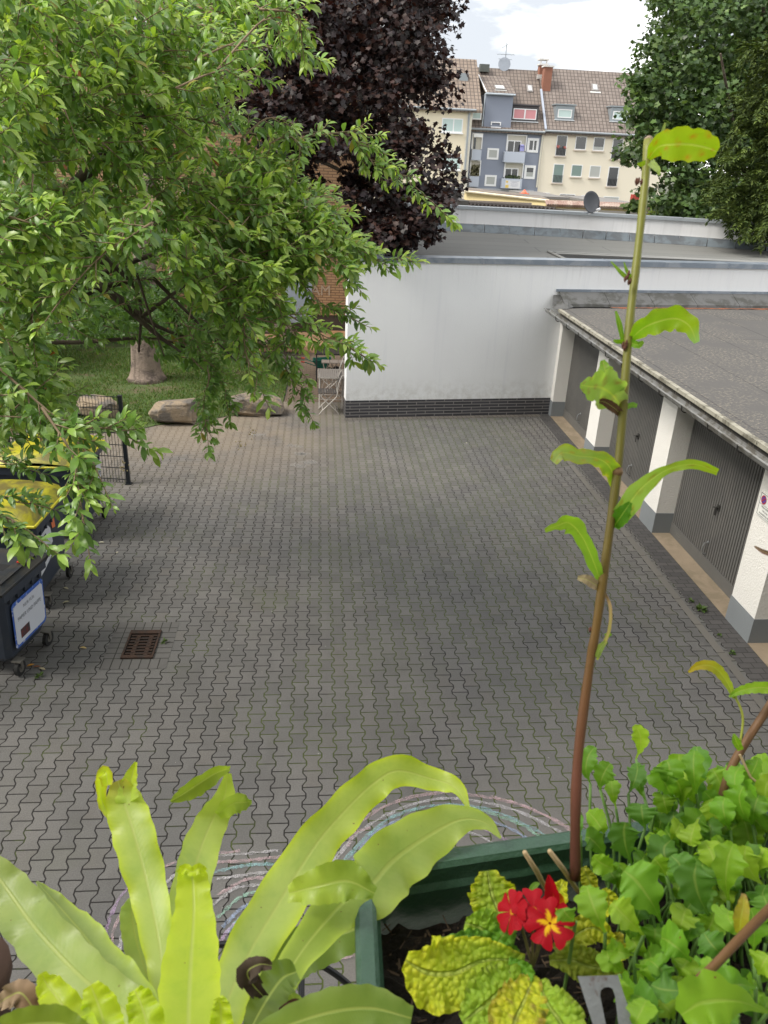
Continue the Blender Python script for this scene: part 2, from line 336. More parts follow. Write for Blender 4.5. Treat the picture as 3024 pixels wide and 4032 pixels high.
b = MB(); b.obox(wl(-.01, .34, 3.13), np.array([*e1, 0])*.565, np.array([*es, 0])*7.3, (0, 0, .073)); build('roof_edge', b, dfelt, wb)
b = MB(); b.obox(wl(.57, .32, 3.16), np.array([*e1, 0])*.05, np.array([*es, 0])*7.2, (0, 0, .07)); build('edge_trim', b, mat('trim', (.3, .31, .33), .6), wb)
# flat dark strip on the roof, painted for the shade in a sunk gutter
b = MB(); q = [(5.28, 18.45), (5.27, 16.95), (12.5, 17.35), (12.5, 17.75)]; b.prism([(x, y, 3.204) for x, y in [(5.34, 18.42), (5.36, 17.55), (12.5, 17.25), (12.5, 17.62)]], (0, 0, .004)); build('trench_shade_strip', b, mat('trench_shade', (.018, .018, .018), .9), wb)
b = MB(); b.tube([(5.32, 18.0, 3.23), (12.5, 17.42, 3.23)], .03, 6); b.tube([(5.30, 18.5, 3.215), (12.5, 17.66, 3.215)], .022, 6); b.tube([(5.28, 18.5, 3.225), (5.25, 16.75, 3.225)], .03, 6)
build('gutter_edge', b, mat('trench_edge', (.25, .25, .24), .6), wb)
# parapet at the back
par = thing('parapet_wall', 'long low white parapet wall with zinc coping behind the felt roof', 'wall', (bk[1][0], bk[1][1], 3.2))
wob_ = mat('parapet_render', (.70, .70, .71), .85, .05, 1.2, .3, 50, streak=((.5, .5, .5), .35)); fl = MB(); wa = MB(); cp = MB()
slate = mat('flashing', (.13, .155, .175), .6, .25, 4, .3, 30, col2=(.09, .10, .11))
for (x0, y0), (x1, y1) in zip(bk[1:-1], bk[2:]):
    p, q = np.array([x0, y0]), np.array([x1, y1]); d = (q-p); ln = np.linalg.norm(d); d /= ln; n = np.array([d[1], -d[0]])
    f3 = lambda c, z: (c[0], c[1], z)
    wa.add([f3(p, 3.0), f3(q, 3.0), f3(q, 3.80), f3(p, 3.80), f3(p-n*.3, 3.0), f3(q-n*.3, 3.0), f3(q-n*.3, 3.8), f3(p-n*.3, 3.8)], [(0, 1, 2, 3), (7, 6, 5, 4), (3, 2, 6, 7)])
    cp.obox((*(p+n*.05), 3.79), (*(d*ln), 0), (*(-n*.4), 0), (0, 0, .075))
    k = max(1, round(ln/.75))
    for i in range(k):
        u0, u1 = p+d*ln*i/k, p+d*(ln*(i+1)/k-.018)
        fl.add([f3(u0+n*.30, 3.205), f3(u1+n*.30, 3.205), f3(u1+n*.02, 3.40), f3(u0+n*.02, 3.40)], [(0, 1, 2, 3)])
    wa.obox((*(p+n*.012), 3.405), (*(d*ln), 0), (*(-n*.01), 0), (0, 0, .02))
build('wall', wa, wob_, par); build('coping', cp, mat('pale_zinc', (.34, .37, .40), .5, .1, 3, metal=.2), par); build('flashing', fl, slate, par)

# satellite dish standing on the parapet
dish = thing('satellite_dish', 'round dark grey satellite dish standing on the white parapet wall', 'satellite dish', (7.35, 22.35, 3.86))
dm = mat('dish_grey', (.085, .09, .10), .5, .1, 6); DC = np.array([7.30, 22.1, 4.14]); dax = np.array([.34, -.9, .28]); dax /= np.linalg.norm(dax)
b = MB(); V = []; F = []; aa = np.cross(dax, [0, 0, 1]); aa /= np.linalg.norm(aa); bb_ = np.cross(aa, dax)
for i in range(7):
    r = i/6
    for k in range(32): th = k*math.pi/16; V.append(DC+dax*(.07*r*r)+(aa*math.cos(th)*.27-bb_*math.sin(th)*.29)*r)
for i in range(6):
    for k in range(32): F.append((i*32+k, i*32+(k+1) % 32, (i+1)*32+(k+1) % 32, (i+1)*32+k))
V2 = [v-dax*.012 for v in V]; n0 = len(V); F += [tuple(n0+j for j in f[::-1]) for f in F[:]]; F += [(6*32+k, 6*32+(k+1) % 32, n0+6*32+(k+1) % 32, n0+6*32+k) for k in range(32)]
b.add(V+V2, F); build('reflector', b, dm, dish, smooth=True)
b = MB(); b.tube([DC-bb_*.0+np.array([0, 0, -.29]), DC+dax*.22+aa*.02+np.array([.14, 0, -.25])], .009, 6); b.lathe(DC+dax*.24+np.array([.14, 0, -.2]), -dax, [(0, .01), (.01, .035), (.09, .035), (.1, .02), (.14, .02)], 12); build('receiver_arm', b, mat('lnb_white', (.75, .76, .78), .4), dish)
b = MB(); b.tube([(7.35, 22.3, 3.87), (7.33, 22.2, 4.14)], .02, 8); b.box(7.27, 7.43, 22.24, 22.4, 3.865, 3.885); build('mast', b, zinc, dish)

# ================================================================== row of garages
gb = thing('garage_row', 'low row of garages with white pillars and a grey felt roof on the right', 'garages', (5.12, 16.3, 0))
gw = mat('rough_white_render', (.74, .72, .68), .9, .05, 1.5, .9, 42, bd=.012, col2=(.70, .67, .62), c2=(.6, .8))
gp = mat('grey_plinth_paint', (.20, .215, .225), .7, .08, 3, .3, 60)
PY = [(16.12, 16.6), (13.26, 13.78), (10.34, 10.85), (7.39, 7.94), (4.45, 4.97), (1.5, 2.03)]
for y0, y1 in PY:
    b = MB(); b.box(5.12, 5.75, y0, y1, .34, 2.1); build('pillar', b, gw, gb)
    b = MB(); b.box(5.113, 5.75, y0-.007, y1+.007 if y1 < 16.2 else y1, -.02, .342); build('pillar_plinth', b, gp, gb)
dg = mat('door_paint', (.110, .107, .101), .55, .1, 2, 0, spec=.4, col2=(.125, .12, .112)); dd = mat('door_groove', (.016, .015, .014), .9)
steel = mat('steel_grey', (.33, .34, .35), .35, .1, 9, metal=.7)
dark_iron = mat('dark_iron', (.05, .048, .045), .5, .2, 9, metal=.4)
gdl = ['third garage door from the front, half hidden by the stem leaves', 'x', 'y']
for k in range(5):
    y0, y1 = PY[k+1][1], PY[k][0]
    d = MB(); n = int(round((y1-y0)/.06)); st = (y1-y0)/n
    for i in range(n): d.box(5.40, 5.43, y0+i*st+.009, y0+(i+1)*st-.009, .20, 2.12)
    door = build('garage_door', d, dg, gb)
    b = MB(); b.box(5.415, 5.45, y0, y1, .02, 2.12); o_ = build('groove_backing', b, dd, door)
    b = MB(); b.box(5.392, 5.413, y0+.004, y1-.004, .015, .195); build('kick_board', b, dg, door)
    ym = (y0+y1)/2+.02
    b = MB(); b.box(5.384, 5.40, ym-.035, ym+.035, .93, 1.01); b.tube([(5.385, ym, .97), (5.355, ym, .97)], .012, 8); b.tube([(5.352, ym-.02, .985), (5.352, ym+.07, .955)], .011, 6); b.tube([(5.352, ym, .97), (5.352, ym-.015, .87)], .010, 6); build('lock', b, dark_iron, door)
    b = MB(); hy = ym+.06; b.tube([(5.40, hy, .24), (5.35, hy, .25), (5.335, hy, .30), (5.335, hy, .36), (5.35, hy, .41), (5.40, hy, .42)], .009, 7); b.box(5.39, 5.40, hy-.02, hy+.02, .405, .435); build('handle', b, steel, door)
    for yy in (y0+.3, y1-.35):
      for r in (0, 1):
        b = MB(); b.box(5.388, 5.393, yy, yy+.12, .09+.03*r, .10+.03*r)
        build('vent_slot', b, mat('slots', (.13, .125, .11), .6), door)
    b = MB(); b.box(5.115, 5.42, y0+.006, y1-.006, -.02, .012)
    build('threshold', b, mat('tan_concrete', (.26, .205, .145), .95, .25, 3, .6, 60, col2=(.20, .16, .11)), gb)
# roof slab, felt, fascia, gutter
gfelt = feltmat('weathered_felt', (.082, .077, .073), (.100, .094, .088), (.045, .043, .042), 5., 1.0, rad(90), (.27, .235, .18), (.38, .56))
b = MB(); rp_ = [(4.86, 1), (14, 1), (14, 16.75), (5.38, 15.80), (4.86, 15.62)]; b.prism([(x, y, 2.30) for x, y in rp_], (0, 0, .12)); build('roof', b, gfelt, gb)
b = MB(); b.box(5.0, 13.9, 1.05, 16.2, 2.10, 2.295); build('roof_slab', b, mat('slab_concrete', (.22, .22, .21), .9), gb)
fas = mat('fascia_stone', (.34, .32, .26), .85, .2, 5, .5, 30, col2=(.14, .13, .10), c2=(.46, .62)); b = MB(); yy = 1.
while yy < 15.5: l_ = min(random.uniform(.9, 1.1), 15.58-yy); b.box(4.795, 4.862+random.uniform(0, .008), yy, yy+l_-.012, 2.382, 2.428+random.uniform(0, .006)); yy += l_
build('fascia', b, fas, gb)
b = MB(); V = []; F = []; ys = [1, 15.9]; nseg = 10
for y in ys:
    for k in range(nseg+1): th = math.pi*k/nseg; V.append((4.69+.065*math.cos(th), y+(0), 2.36-.075*math.sin(th)))
for k in range(nseg): F.append((k, k+1, nseg+1+k+1, nseg+1+k))
b.add(V, F); b.tube([(4.625, 1, 2.365), (4.625, 15.95, 2.365)], .012, 8); b.add([(4.625, 15.95, 2.365), (4.76, 15.95, 2.365), (4.69, 15.95, 2.285)], [(0, 1, 2)])
gz = mat('gutter_zinc', (.30, .30, .29), .4, .25, 6, metal=.5, col2=(.16, .15, .13)); build('gutter', b, gz, gb)
y = 1.2
while y < 15.8:
    b = MB(); b.tube([(4.615, y, 2.37), (4.625, y, 2.30), (4.66, y, 2.275), (4.72, y, 2.275), (4.765, y, 2.33)], .008, 5); build('gutter_bracket', b, dark_iron, gb); y += .73
# felt upstand against the white wall with loose orange moss
b = MB(); n = 9
for i in range(n):
    s0, s1 = 4.42+i*1.0, 4.42+(i+1)*1.0-.012
    A = [np.array(wl(s, t, z)) for s, t, z in ((s0, -.42, 2.425), (s1, -.42, 2.425), (s1, -.40, 2.48), (s0, -.40, 2.48))]
    b.add([*A, wl(s1, -.05, 2.66), wl(s0, -.05, 2.66), wl(s1, -.012, 2.665), wl(s0, -.012, 2.665)], [(0, 1, 2, 3), (3, 2, 4, 5), (5, 4, 6, 7), (0, 3, 5, 7), (1, 6, 4, 2)])
build('upstand', b, mat('upstand_felt', (.105, .105, .105), .85, .2, 4, .4, 50, col2=(.06, .06, .055)), gb)
b = MB(); b.obox(wl(4.36, -.035, 2.665), np.array([*e1, 0])*9, np.array([*e2, 0])*.03, (0, 0, .05)); build('flashing_strip', b, zinc, gb)
b = MB(); b.add([(4.80, 15.55, 2.43), (5.02, 15.62, 2.43), wl(4.62, -.42, 2.43), wl(4.60, -.03, 2.6), wl(4.30, -.03, 2.6), (4.79, 15.95, 2.38)], [(0, 1, 2, 3, 4, 5)]); build('upstand_corner', b, MC['upstand_felt'], gb)
b = MB(); P_ = []
for i in range(60): s = 5.4+i*.12; P_.append((s, -.43-.05-.10*abs(math.sin(i*.7))*random.random()))
pts = [wl(s, -.425, 2.427) for s, _ in P_]+[wl(s, t, 2.427) for s, t in P_[::-1]]
b.add(pts, [tuple(range(len(pts)))]); build('moss', b, mat('orange_moss', (.30, .10, .045), .95, .4, 9, .8, 80, col2=(.10, .07, .05), c2=(.45, .6)), gb)

# no-parking sign on the fourth pillar
sign = thing('parking_sign', 'white no-stopping sign with small print fixed to the nearest garage pillar', 'sign', (5.10, 7.62, 1.0))
sy0, sy1, sz0, sz1 = 7.45, 7.872, 1.49, 1.775
b = MB(); b.box(5.104, 5.116, sy0, sy1, sz0, sz1); build('plate', b, mat('sign_white', (.78, .78, .74), .5, .03), sign)
def yring(cy, cz, r0, r1, x, n=28):
    m_ = MB(); V = [(x, cy+r*math.cos(k*2*math.pi/n), cz+r*math.sin(k*2*math.pi/n)) for r in (r0, r1) for k in range(n)]
    m_.add(V, [(k, n+k, n+(k+1) % n, (k+1) % n) for k in range(n)]); return m_
cyy, czz = sy1-.085, sz1-.078
m_ = MB(); m_.add([(5.1025, cyy+.047*math.cos(k*math.pi/14), czz+.047*math.sin(k*math.pi/14)) for k in range(28)], [tuple(range(28))]); build('blue_disc', m_, mat('sign_blue', (.06, .10, .45), .5, .03), sign)
m_ = yring(cyy, czz, .041, .053, 5.100)
for sg in (1, -1):
    dv = np.array([0, math.cos(sg*math.pi/4), math.sin(sg*math.pi/4)]); pv = np.array([0, -dv[2], dv[1]])*.005; c0 = np.array([5.0985+.0007*sg, cyy, czz])
    m_.add([c0-dv*.043-pv, c0+dv*.043-pv, c0+dv*.043+pv, c0-dv*.043+pv], [(0, 1, 2, 3)])
build('red_ring', m_, mat('sign_red', (.5, .03, .03), .5, .03), sign)
tx = MB()
for i, s_ in enumerate(['Widerrechtlich parkende', 'Fahrzeuge werden', 'kostenpflichtig abgeschleppt']):
    q = text_mb(s_, (5.1015, (sy0+sy1)/2, sz1-.172-.040*i), (0, -1, 0), (0, 0, 1), .034, sx=.8); tx.add(q.v, q.f)
tx.box(5.101, 5.1035, sy0+.012, sy1-.012, sz1-.140, sz1-.137)
for a_ in (sz0+.012, sz1-.016): tx.box(5.101, 5.1035, sy0+.012, sy1-.012, a_, a_+.004)
for a_ in (sy0+.010, sy1-.014): tx.box(5.101, 5.1035, a_, a_+.004, sz0+.012, sz1-.012)
build('lettering', tx, mat('sign_grey', (.12, .12, .12), .6), sign)

# ================================================================== the house the photograph is taken from (behind the camera) with its balcony front
hw = mat('house_render', (.46, .44, .40), .9, .05, 1)
hb = thing('apartment_house', 'pale rendered apartment house behind the balcony railing', 'house', (0, -.9, 0))
b = MB(); b.box(-14, 14, -10, -.9, 0, 12.5); build('wall', b, hw, hb)
b = MB(); b.box(-1.6, 2.4, -.9, .30, 3.25, 3.42); build('balcony_floor', b, hw, hb)

# ================================================================== row of houses far behind
YH = 75.
creamR = mat('cream_render', (.78, .71, .58), .9, .03, .15, streak=((.70, .60, .44), .12)); creamL = mat('yellow_cream_render', (.76, .68, .52), .9, .03, .15)
bluew = mat('blue_grey_render', (.245, .27, .335), .9, .04, .2); paleblue = mat('balcony_panel', (.46, .50, .58), .8, .02, .4)
wf = mat('white_frame', (.80, .80, .80), .5, .02, 2); glassd = mat('dark_glass', (.020, .024, .026), .12, .3, .8, spec=.8); blind = mat('grey_blind', (.42, .43, .41), .6, .05, 1)
greenc = mat('green_curtain', (.20, .27, .25), .6, .1, .8); palec = mat('pale_curtain', (.50, .62, .60), .6, .08, 1.2); pinkc = mat('pink_curtain', (.62, .28, .30), .7, .12, 1.5)
metg = mat('metal_grey', (.28, .31, .33), .5, .1, 1, metal=.3); whp = mat('white_pipe', (.60, .57, .48), .5, .05, 1); sillm = mat('sill', (.58, .50, .42), .7, .05, 1)
railm = mat('rail_dark', (.06, .06, .065), .5, .1, 1); redbrick = mat('chimney_brick', (.27, .12, .08), .9, .2, 3); gutm = mat('eaves_gutter', (.34, .37, .40), .5, .1, 1, metal=.3)
def tiles(name, c1, c2, w_=.33):
    m = brick(name, c1, c2, (.07, .055, .05), w_, .40, .055, ax='xz', off=0, bump=1., big=.12, smooth=.9, tilev=1.41); return m
tileR = tiles('brown_tiles', (.185, .15, .13), (.24, .20, .175)); tileL = tiles('red_brown_tiles', (.21, .16, .125), (.27, .21, .165)); tileB = tiles('dark_brown_tiles', (.17, .135, .115), (.22, .18, .15))
def rect(z_, x0, y0, x1, y1, Y):           # photo rectangle corners -> real rectangle on the facade plane
    a = aty(*z_(x0, y0), Y); b_ = aty(*z_(x1, y1), Y); return a[0], b_[0], b_[2], a[2]
def window(par, r, Y, glass=glassd, frame=wf, t=.09, mull=(), out=.06, sill=None, transom=None, rec=.05, lower=None):
    x0, x1, z0, z1 = r
    b = MB(); yo, yi = Y-out, Y+.02
    b.box(x0, x0+t, yo, yi, z0, z1); b.box(x1-t, x1, yo, yi, z0, z1); b.box(x0+t, x1-t, yo, yi, z0, z0+t); b.box(x0+t, x1-t, yo, yi, z1-t, z1)
    for mfr in mull: xm = x0+(x1-x0)*mfr; b.box(xm-.05, xm+.05, yo+.01, yi, z0+t, z1-t)
    wn = build('window', b, frame, par)
    b = MB(); b.box(x0+t, x1-t, Y-.015, Y-.005, z0+t, z1-t); build('pane', b, glass, wn)
    if lower: b = MB(); b.box(x0+t, x1-t, Y-.025, Y-.016, z0+t, z0+(z1-z0)*lower[0]); build('blind', b, lower[1], wn)
    if sill: b = MB(); b.box(x0-.06, x1+.06, Y-.16, Y, z0-.10, z0-.002); build('sill', b, sill, wn)
    return wn
def railing(par, x0, x1, z0, z1, Y):
    b = MB(); b.box(x0, x1, Y-.12, Y-.09, z1-.04, z1); b.box(x0, x1, Y-.12, Y-.09, z0, z0+.03); k = 0; x = x0+.06
    while x < x1-.03: b.box(x, x+.035, Y-.115, Y-.095, z0, z1); x += .13
    return build('railing', b, railm, par)
R1 = Z(1800, 450, 4.1475); R2 = Z(1500, 150, 3.318); R3 = Z(1500, 500, 3.318); R4 = Z(1850, 180, 2.552); R5 = Z(2100, 450, 3.318); Z6 = Z(1700, 720, 2.37)
def roof_mb(x0, x1, ze, zr, Y, dy=5., over=.35):
    m_ = MB(); s = (zr-ze)/dy
    P_ = [(x0, Y-over, ze-over*s+.1), (x1, Y-over, ze-over*s+.1), (x1, Y+dy, zr), (x0, Y+dy, zr), (x0, Y+2*dy, ze), (x1, Y+2*dy, ze)]
    lo = [(p[0], p[1], p[2]-.18) for p in P_]
    m_.add(P_+lo, [(0, 1, 2, 3), (3, 2, 5, 4), (7, 6, 9, 8), (8, 9, 11, 10), (0, 6, 7, 1), (1, 7, 8, 2), (3, 9, 6, 0), (2, 8, 11, 5), (4, 10, 9, 3), (4, 5, 11, 10)]); return m_
def ry(z, ze, zr, Y, dy=5.): return Y+(z-ze)/(zr-ze)*dy      # y on the roof plane at height z
def on_roof(u, v, ze, zr, Y, dy=5.):
    n = np.array([0, (zr-ze), -dy]); p = np.array([0, Y, ze]); d = ray(u, v); t = ((p-CAM) @ n)/(d @ n); return CAM+d*t
def gable(m_, x0, x1, Y, ze, zr, dy=5.):
    m_.box(x0, x1, Y, Y+2*dy, -.5, ze); 
    m_.add([(x0, Y+.1, ze-.05), (x1, Y+.1, ze-.05), (x1, Y+dy, zr-.22), (x0, Y+dy, zr-.22), (x0, Y+2*dy-.1, ze-.05), (x1, Y+2*dy-.1, ze-.05)], [(0, 3, 4), (1, 5, 2)])
# ---- right house
ZE, ZR = 7.72, 12.78
hr = thing('row_house', 'cream three-storey row house with a wide brown tiled roof, right of the blue house', 'house', (24, YH, 0), 'row houses beyond the parapet')
b = MB(); gable(b, 19.72, 31.5, YH, ZE, ZR); build('wall', b, creamR, hr)
build('roof', roof_mb(19.80, 31.6, ZE, ZR, YH), tileR, hr)
b = MB(); b.tube([(19.7, YH-.42, ZE-.22), (31.5, YH-.42, ZE-.22)], .09, 6); build('gutter', b, gutm, hr)
b = MB(); b.box(19.72, 31.5, YH-.012, YH, ZE-.62, ZE-.30); build('frieze', b, sillm, hr)
for x0, y0, x1, y1, k, gl in [(330, 270, 400, 548, 'r', glassd), (572, 283, 668, 468, 'w', glassd), (812, 297, 900, 480, 'w', glassd), (1060, 313, 1125, 588, 'r', glassd),
                          (280, 645, 365, 900, 'r', greenc), (518, 655, 612, 820, 'w', greenc), (755, 668, 852, 832, 'w', blind), (1000, 682, 1075, 946, 'r', glassd)]:
    r = rect(R5, x0, y0, x1, y1, YH); wdt = 1.02 if k == 'w' else .98; xm = (r[0]+r[1])/2; r = (xm-wdt/2, xm+wdt/2, r[2], r[3])
    wn = window(hr, r, YH, gl, wf, .07, out=.03, sill=sillm, lower=((.3, blind) if (k == 'w' and x0 == 812) else None))
    if k == 'r': railing(hr, r[0]+.03, r[1]-.03, r[2]+.05, r[2]+(r[3]-r[2])*.40, YH)
    if (x0, y0) == (330, 270):
        b = MB()
        for q in (.15, .8):
            c = np.array([r[0]+(r[1]-r[0])*q, YH-.2, r[2]+(r[3]-r[2])*.42])
            for _ in range(14): p = c+rng.normal(0, (.07, .05, .05)); b.box(p[0]-.03, p[0]+.03, p[1]-.03, p[1]+.03, p[2]-.03, p[2]+.03)
        build('flower_box', b, mat('pink_flowers', (.55, .17, .15), .8), hr)
for x0, y0, x1, y1 in [(97, 1020, 213, 1060), (345, 1036, 545, 1070), (630, 1055, 830, 1100), (920, 1070, 1120, 1108)]:
    r = rect(R5, x0, y0, x1, y1, YH); window(hr, (r[0], r[1], r[3]-.75, r[3]), YH, glassd if x0 != 920 else blind, wf, .06, out=.03)
def dormer(par, z_, x0, y0, x1, y1, ze, zr, Y, glass, mull=(), side=metg, wmarg=.22, frame=wf):
    a = on_roof(*z_((x0+x1)/2, y1), ze, zr, Y); Yf = a[1]-.05; r = rect(z_, x0, y0, x1, y1, Yf)
    yb = ry(r[3], ze, zr, Y)+.25; m_ = MB(); X0, X1, z0, z1 = r[0], r[1], r[2], r[3]
    m_.add([(X0, Yf, z0), (X1, Yf, z0), (X1, Yf, z1), (X0, Yf, z1), (X1, yb, z1+.05), (X0, yb, z1+.05), (X1, Yf+.1, z0), (X0, Yf+.1, z0)], [(0, 1, 2, 3), (3, 2, 4, 5), (1, 6, 4, 2), (0, 3, 5, 7)])
    m_.box(X0-.10, X1+.10, Yf-.12, yb, z1+.03, z1+.13); d = build('dormer', m_, side, par)
    b_ = MB(); f0, f1, g0, g1 = X0+wmarg, X1-wmarg, z0+.16, z1-wmarg*1.3; t = .07
    b_.box(f0, f0+t, Yf-.05, Yf, g0, g1); b_.box(f1-t, f1, Yf-.05, Yf, g0, g1); b_.box(f0+t, f1-t, Yf-.05, Yf, g0, g0+t); b_.box(f0+t, f1-t, Yf-.05, Yf, g1-t, g1)
    for q in mull: xm = f0+(f1-f0)*q; b_.box(xm-.06, xm+.06, Yf-.055, Yf, g0+t, g1-t)
    build('frame', b_, frame, d); b_ = MB(); b_.box(f0+t, f1-t, Yf-.02, Yf-.005, g0+t, g1-t); build('pane', b_, glass, d)
    b_ = MB(); b_.box(X0-.05, X1+.05, Yf-.15, Yf+.02, z0-.06, z0+.02); build('apron', b_, mat('apron', (.55, .58, .6), .5, .05), d)
dormer(hr, R4, 870, 598, 1040, 750, ZE, ZR, YH, palec); dormer(hr, R4, 1425, 618, 1600, 768, ZE, ZR, YH, palec)
def skylight(par, z_, x0, y0, x1, y1, ze, zr, Y, white=True):
    a = on_roof(*z_(x0, y1), ze, zr, Y); c = on_roof(*z_(x1, y0), ze, zr, Y); s = np.array([0, 5, zr-ze]); s /= np.linalg.norm(s); n = np.array([0, -s[2], s[1]]); h = (c[2]-a[2])/s[2]
    m_ = MB(); m_.obox(a+n*.02, (c[0]-a[0], 0, 0), s*h, n*.10); k = build('skylight', m_, mat('skylight_frame', (.28, .26, .25), .6), par)
    m_ = MB(); m_.obox(a+n*.125+np.array([.12, 0, 0])+s*.12, (c[0]-a[0]-.24, 0, 0), s*(h-.24), n*.012); build('pane', m_, mat('skylight_pane', (.58, .62, .62), .3, .05), k)
    if white: m_ = MB(); m_.obox(a+n*.03-s*.22+np.array([-.2, 0, 0]), (c[0]-a[0]+.4, 0, 0), s*.15, n*.03); build('flashing', m_, mat('pale_flash', (.62, .62, .6), .6), k)
skylight(hr, R4, 1228, 395, 1280, 458, ZE, ZR, YH)
# ---- blue house
hbz, ZRb = 7.6, 12.55
hm = thing('row_house', 'narrow blue-grey row house with white-framed windows and recessed balconies', 'house', (16.6, YH, 0), 'row houses beyond the parapet')
b = MB(); gable(b, 12.9, 19.72, YH, hbz, ZRb); build('wall', b, bluew, hm)
build('roof', roof_mb(12.9, 19.80, hbz, ZRb, YH), tileB, hm)
b = MB(); b.tube([(12.9, YH-.42, hbz-.22), (19.7, YH-.42, hbz-.22)], .09, 6); build('gutter', b, gutm, hm)
b = MB(); b.box(13, 19.4, YH-.03, YH, 1.2, 2.65); build('base_course', b, mat('grey_base', (.42, .43, .46), .8), hm)
for x0, y0, x1, y1 in [(497, 550, 668, 742), (458, 988, 630, 1178)]: window(hm, rect(R1, x0, y0, x1, y1, YH), YH, blind, wf, .16, out=.05)
window(hm, rect(R1, 1155, 385, 1315, 628, YH), YH, glassd, wf, .20, out=.05, mull=(.55,)); window(hm, rect(R1, 1108, 830, 1262, 1060, YH), YH, glassd, wf, .2, out=.05, lower=(.5, blind))
niche = mat('niche_cream', (.55, .52, .45), .9)
def balcony(par, top, bal, Y, items=None, wins=True):
    r = rect(R1, *top, Y); m_ = MB(); x0, x1, z0, z1 = r
    m_.box(x0, x1, Y-.012, Y-.002, z0-.3, z1); o = build('balcony_recess', m_, niche, par)
    m_ = MB(); t = .09
    m_.box(x0-t, x0, Y-.10, Y, z0, z1+t); m_.box(x1, x1+t, Y-.10, Y, z0, z1+t); m_.box(x0, x1, Y-.10, Y, z1, z1+t); build('frame', m_, wf, o)
    if wins:
        for q0, q1 in ((.04, .36), (.42, .74)):
            m_ = MB(); m_.box(x0+(x1-x0)*q0, x0+(x1-x0)*q1, Y-.03, Y-.013, z0-.2, z1-.45); w_ = build('pane', m_, glassd, o)
        m_ = MB()
        for q in (.02, .39, .75): m_.box(x0+(x1-x0)*q-.04, x0+(x1-x0)*q+.04, Y-.045, Y-.013, z0-.2, z1-.38)
        m_.box(x0+.0, x0+(x1-x0)*.77, Y-.046, Y-.013, z1-.45, z1-.37); build('mullion', m_, wf, o)
    r2 = rect(R1, *bal, Y-.5); m_ = MB(); m_.box(r2[0], r2[1], Y-.55, Y-.49, r2[2], r2[3]); m_.box(r2[0], r2[0]+.05, Y-.49, Y, r2[2], r2[3]); m_.box(r2[1]-.05, r2[1], Y-.49, Y, r2[2], r2[3]); m_.box(r2[0]+.05, r2[1]-.05, Y-.49, Y, r2[2], r2[2]+.1)
    build('balcony_panel', m_, paleblue, par); return r, r2
r, r2 = balcony(hm, (832, 345, 1100, 605), (778, 605, 1095, 795), YH)
r, r2 = balcony(hm, (790, 800, 1050, 1040), (735, 1045, 1045, 1222), YH)
fm = mat('balcony_plants', (.05, .07, .03), .9)
b = MB()
for _ in range(50): q = rng.random(); p = (r2[0]+.3+(r2[1]-r2[0]-.5)*q, YH-.45+rng.normal(0, .05), r2[3]+.05+abs(rng.normal(0, .12))); b.box(p[0]-.05, p[0]+.05, p[1]-.05, p[1]+.05, p[2]-.05, p[2]+.05)
build('balcony_plants', b, fm, hm)
r3, r4 = balcony(hm, (262, 320, 385, 570), (245, 572, 385, 752), YH, wins=False)
b = MB(); b.box(r3[0]+.1, r3[0]+.3, YH-.03, YH-.014, r3[2], r3[3]-.3); build('pane', b, glassd, hm)
b = MB(); b.box(r3[0], r3[1], YH-.45, YH-.43, r3[3]-.25, r3[3]); build('awning', b, wf, hm)
r5, r6 = balcony(hm, (232, 765, 355, 1000), (205, 1008, 345, 1185), YH, wins=False)
b = MB()
for _ in range(60): p = (rng.uniform(r5[0], r5[1]-.05), YH-.2, rng.uniform(r5[2], r5[3]-.3)); b.box(p[0]-.05, p[0]+.05, p[1]-.02, p[1]+.05, p[2]-.08, p[2]+.08)
build('balcony_plants', b, mat('olive_plants', (.16, .15, .08), .9), hm)
b = MB(); xx, zz = r[0]+.0, 0; rr = rect(R1, 1030, 510, 1090, 605, YH-.3); b.box(rr[0], rr[1], YH-.35, YH-.28, rr[2], rr[3]); b.lathe(((rr[0]+rr[1])/2, YH-.315, rr[3]), (0, 0, 1), [(0, .2), (.06, .15), (.1, .02)], 10); build('folded_parasol', b, mat('lilac_cloth', (.33, .33, .62), .8), hm)
# tall dormer of the blue house and the pink curtains
a = on_roof(*R4(290, 790), hbz, ZRb, YH); r = rect(R4, 165, 480, 410, 800, YH-.05)
b = MB(); yb = ry(r[3], hbz, ZRb, YH)+.6; b.box(r[0], r[1], YH-.08, yb, hbz-.1, r[3]); dq = build('dormer', b, bluew, hm)
zt = on_roof(*R4(300, 335), hbz, ZRb, YH); b = MB(); P_ = [(r[0]-.12, YH-.3, r[3]), (r[1]+.12, YH-.3, r[3]), (r[1]+.12, zt[1], zt[2]+.12), (r[0]-.12, zt[1], zt[2]+.12)]; b.prism(P_, (0, 0, .10)); build('dormer_roof', b, tileB, dq)
b = MB(); b.tube([(r[0]-.1, YH-.36, r[3]-.02), (r[1]+.1, YH-.36, r[3]-.02)], .08, 6); b.tube([(r[0]-.12, YH-.28, r[3]), (r[0]-.16, YH-.28, hbz)], .05, 6); build('dormer_gutter', b, mat('pale_gutter', (.45, .5, .55), .5), dq)
q0 = np.array([r[0]+.9, YH-.28, r[3]+.5]); s_ = np.array([0, zt[1]-YH+.3, zt[2]+.12-r[3]]); ln = np.linalg.norm(s_); s_ /= ln; n_ = np.array([0, -s_[2], s_[1]])
b = MB(); b.obox(np.array([r[0]+.85, YH-.3, r[3]+.1])+s_*.6+n_*.02, (.85, 0, 0), s_*.95, n_*.12); sk = build('skylight', b, MC['skylight_frame'], hm); b = MB(); b.obox(np.array([r[0]+.93, YH-.3, r[3]+.1])+s_*.68+n_*.145, (.69, 0, 0), s_*.79, n_*.01); build('pane', b, MC['skylight_pane'], sk)
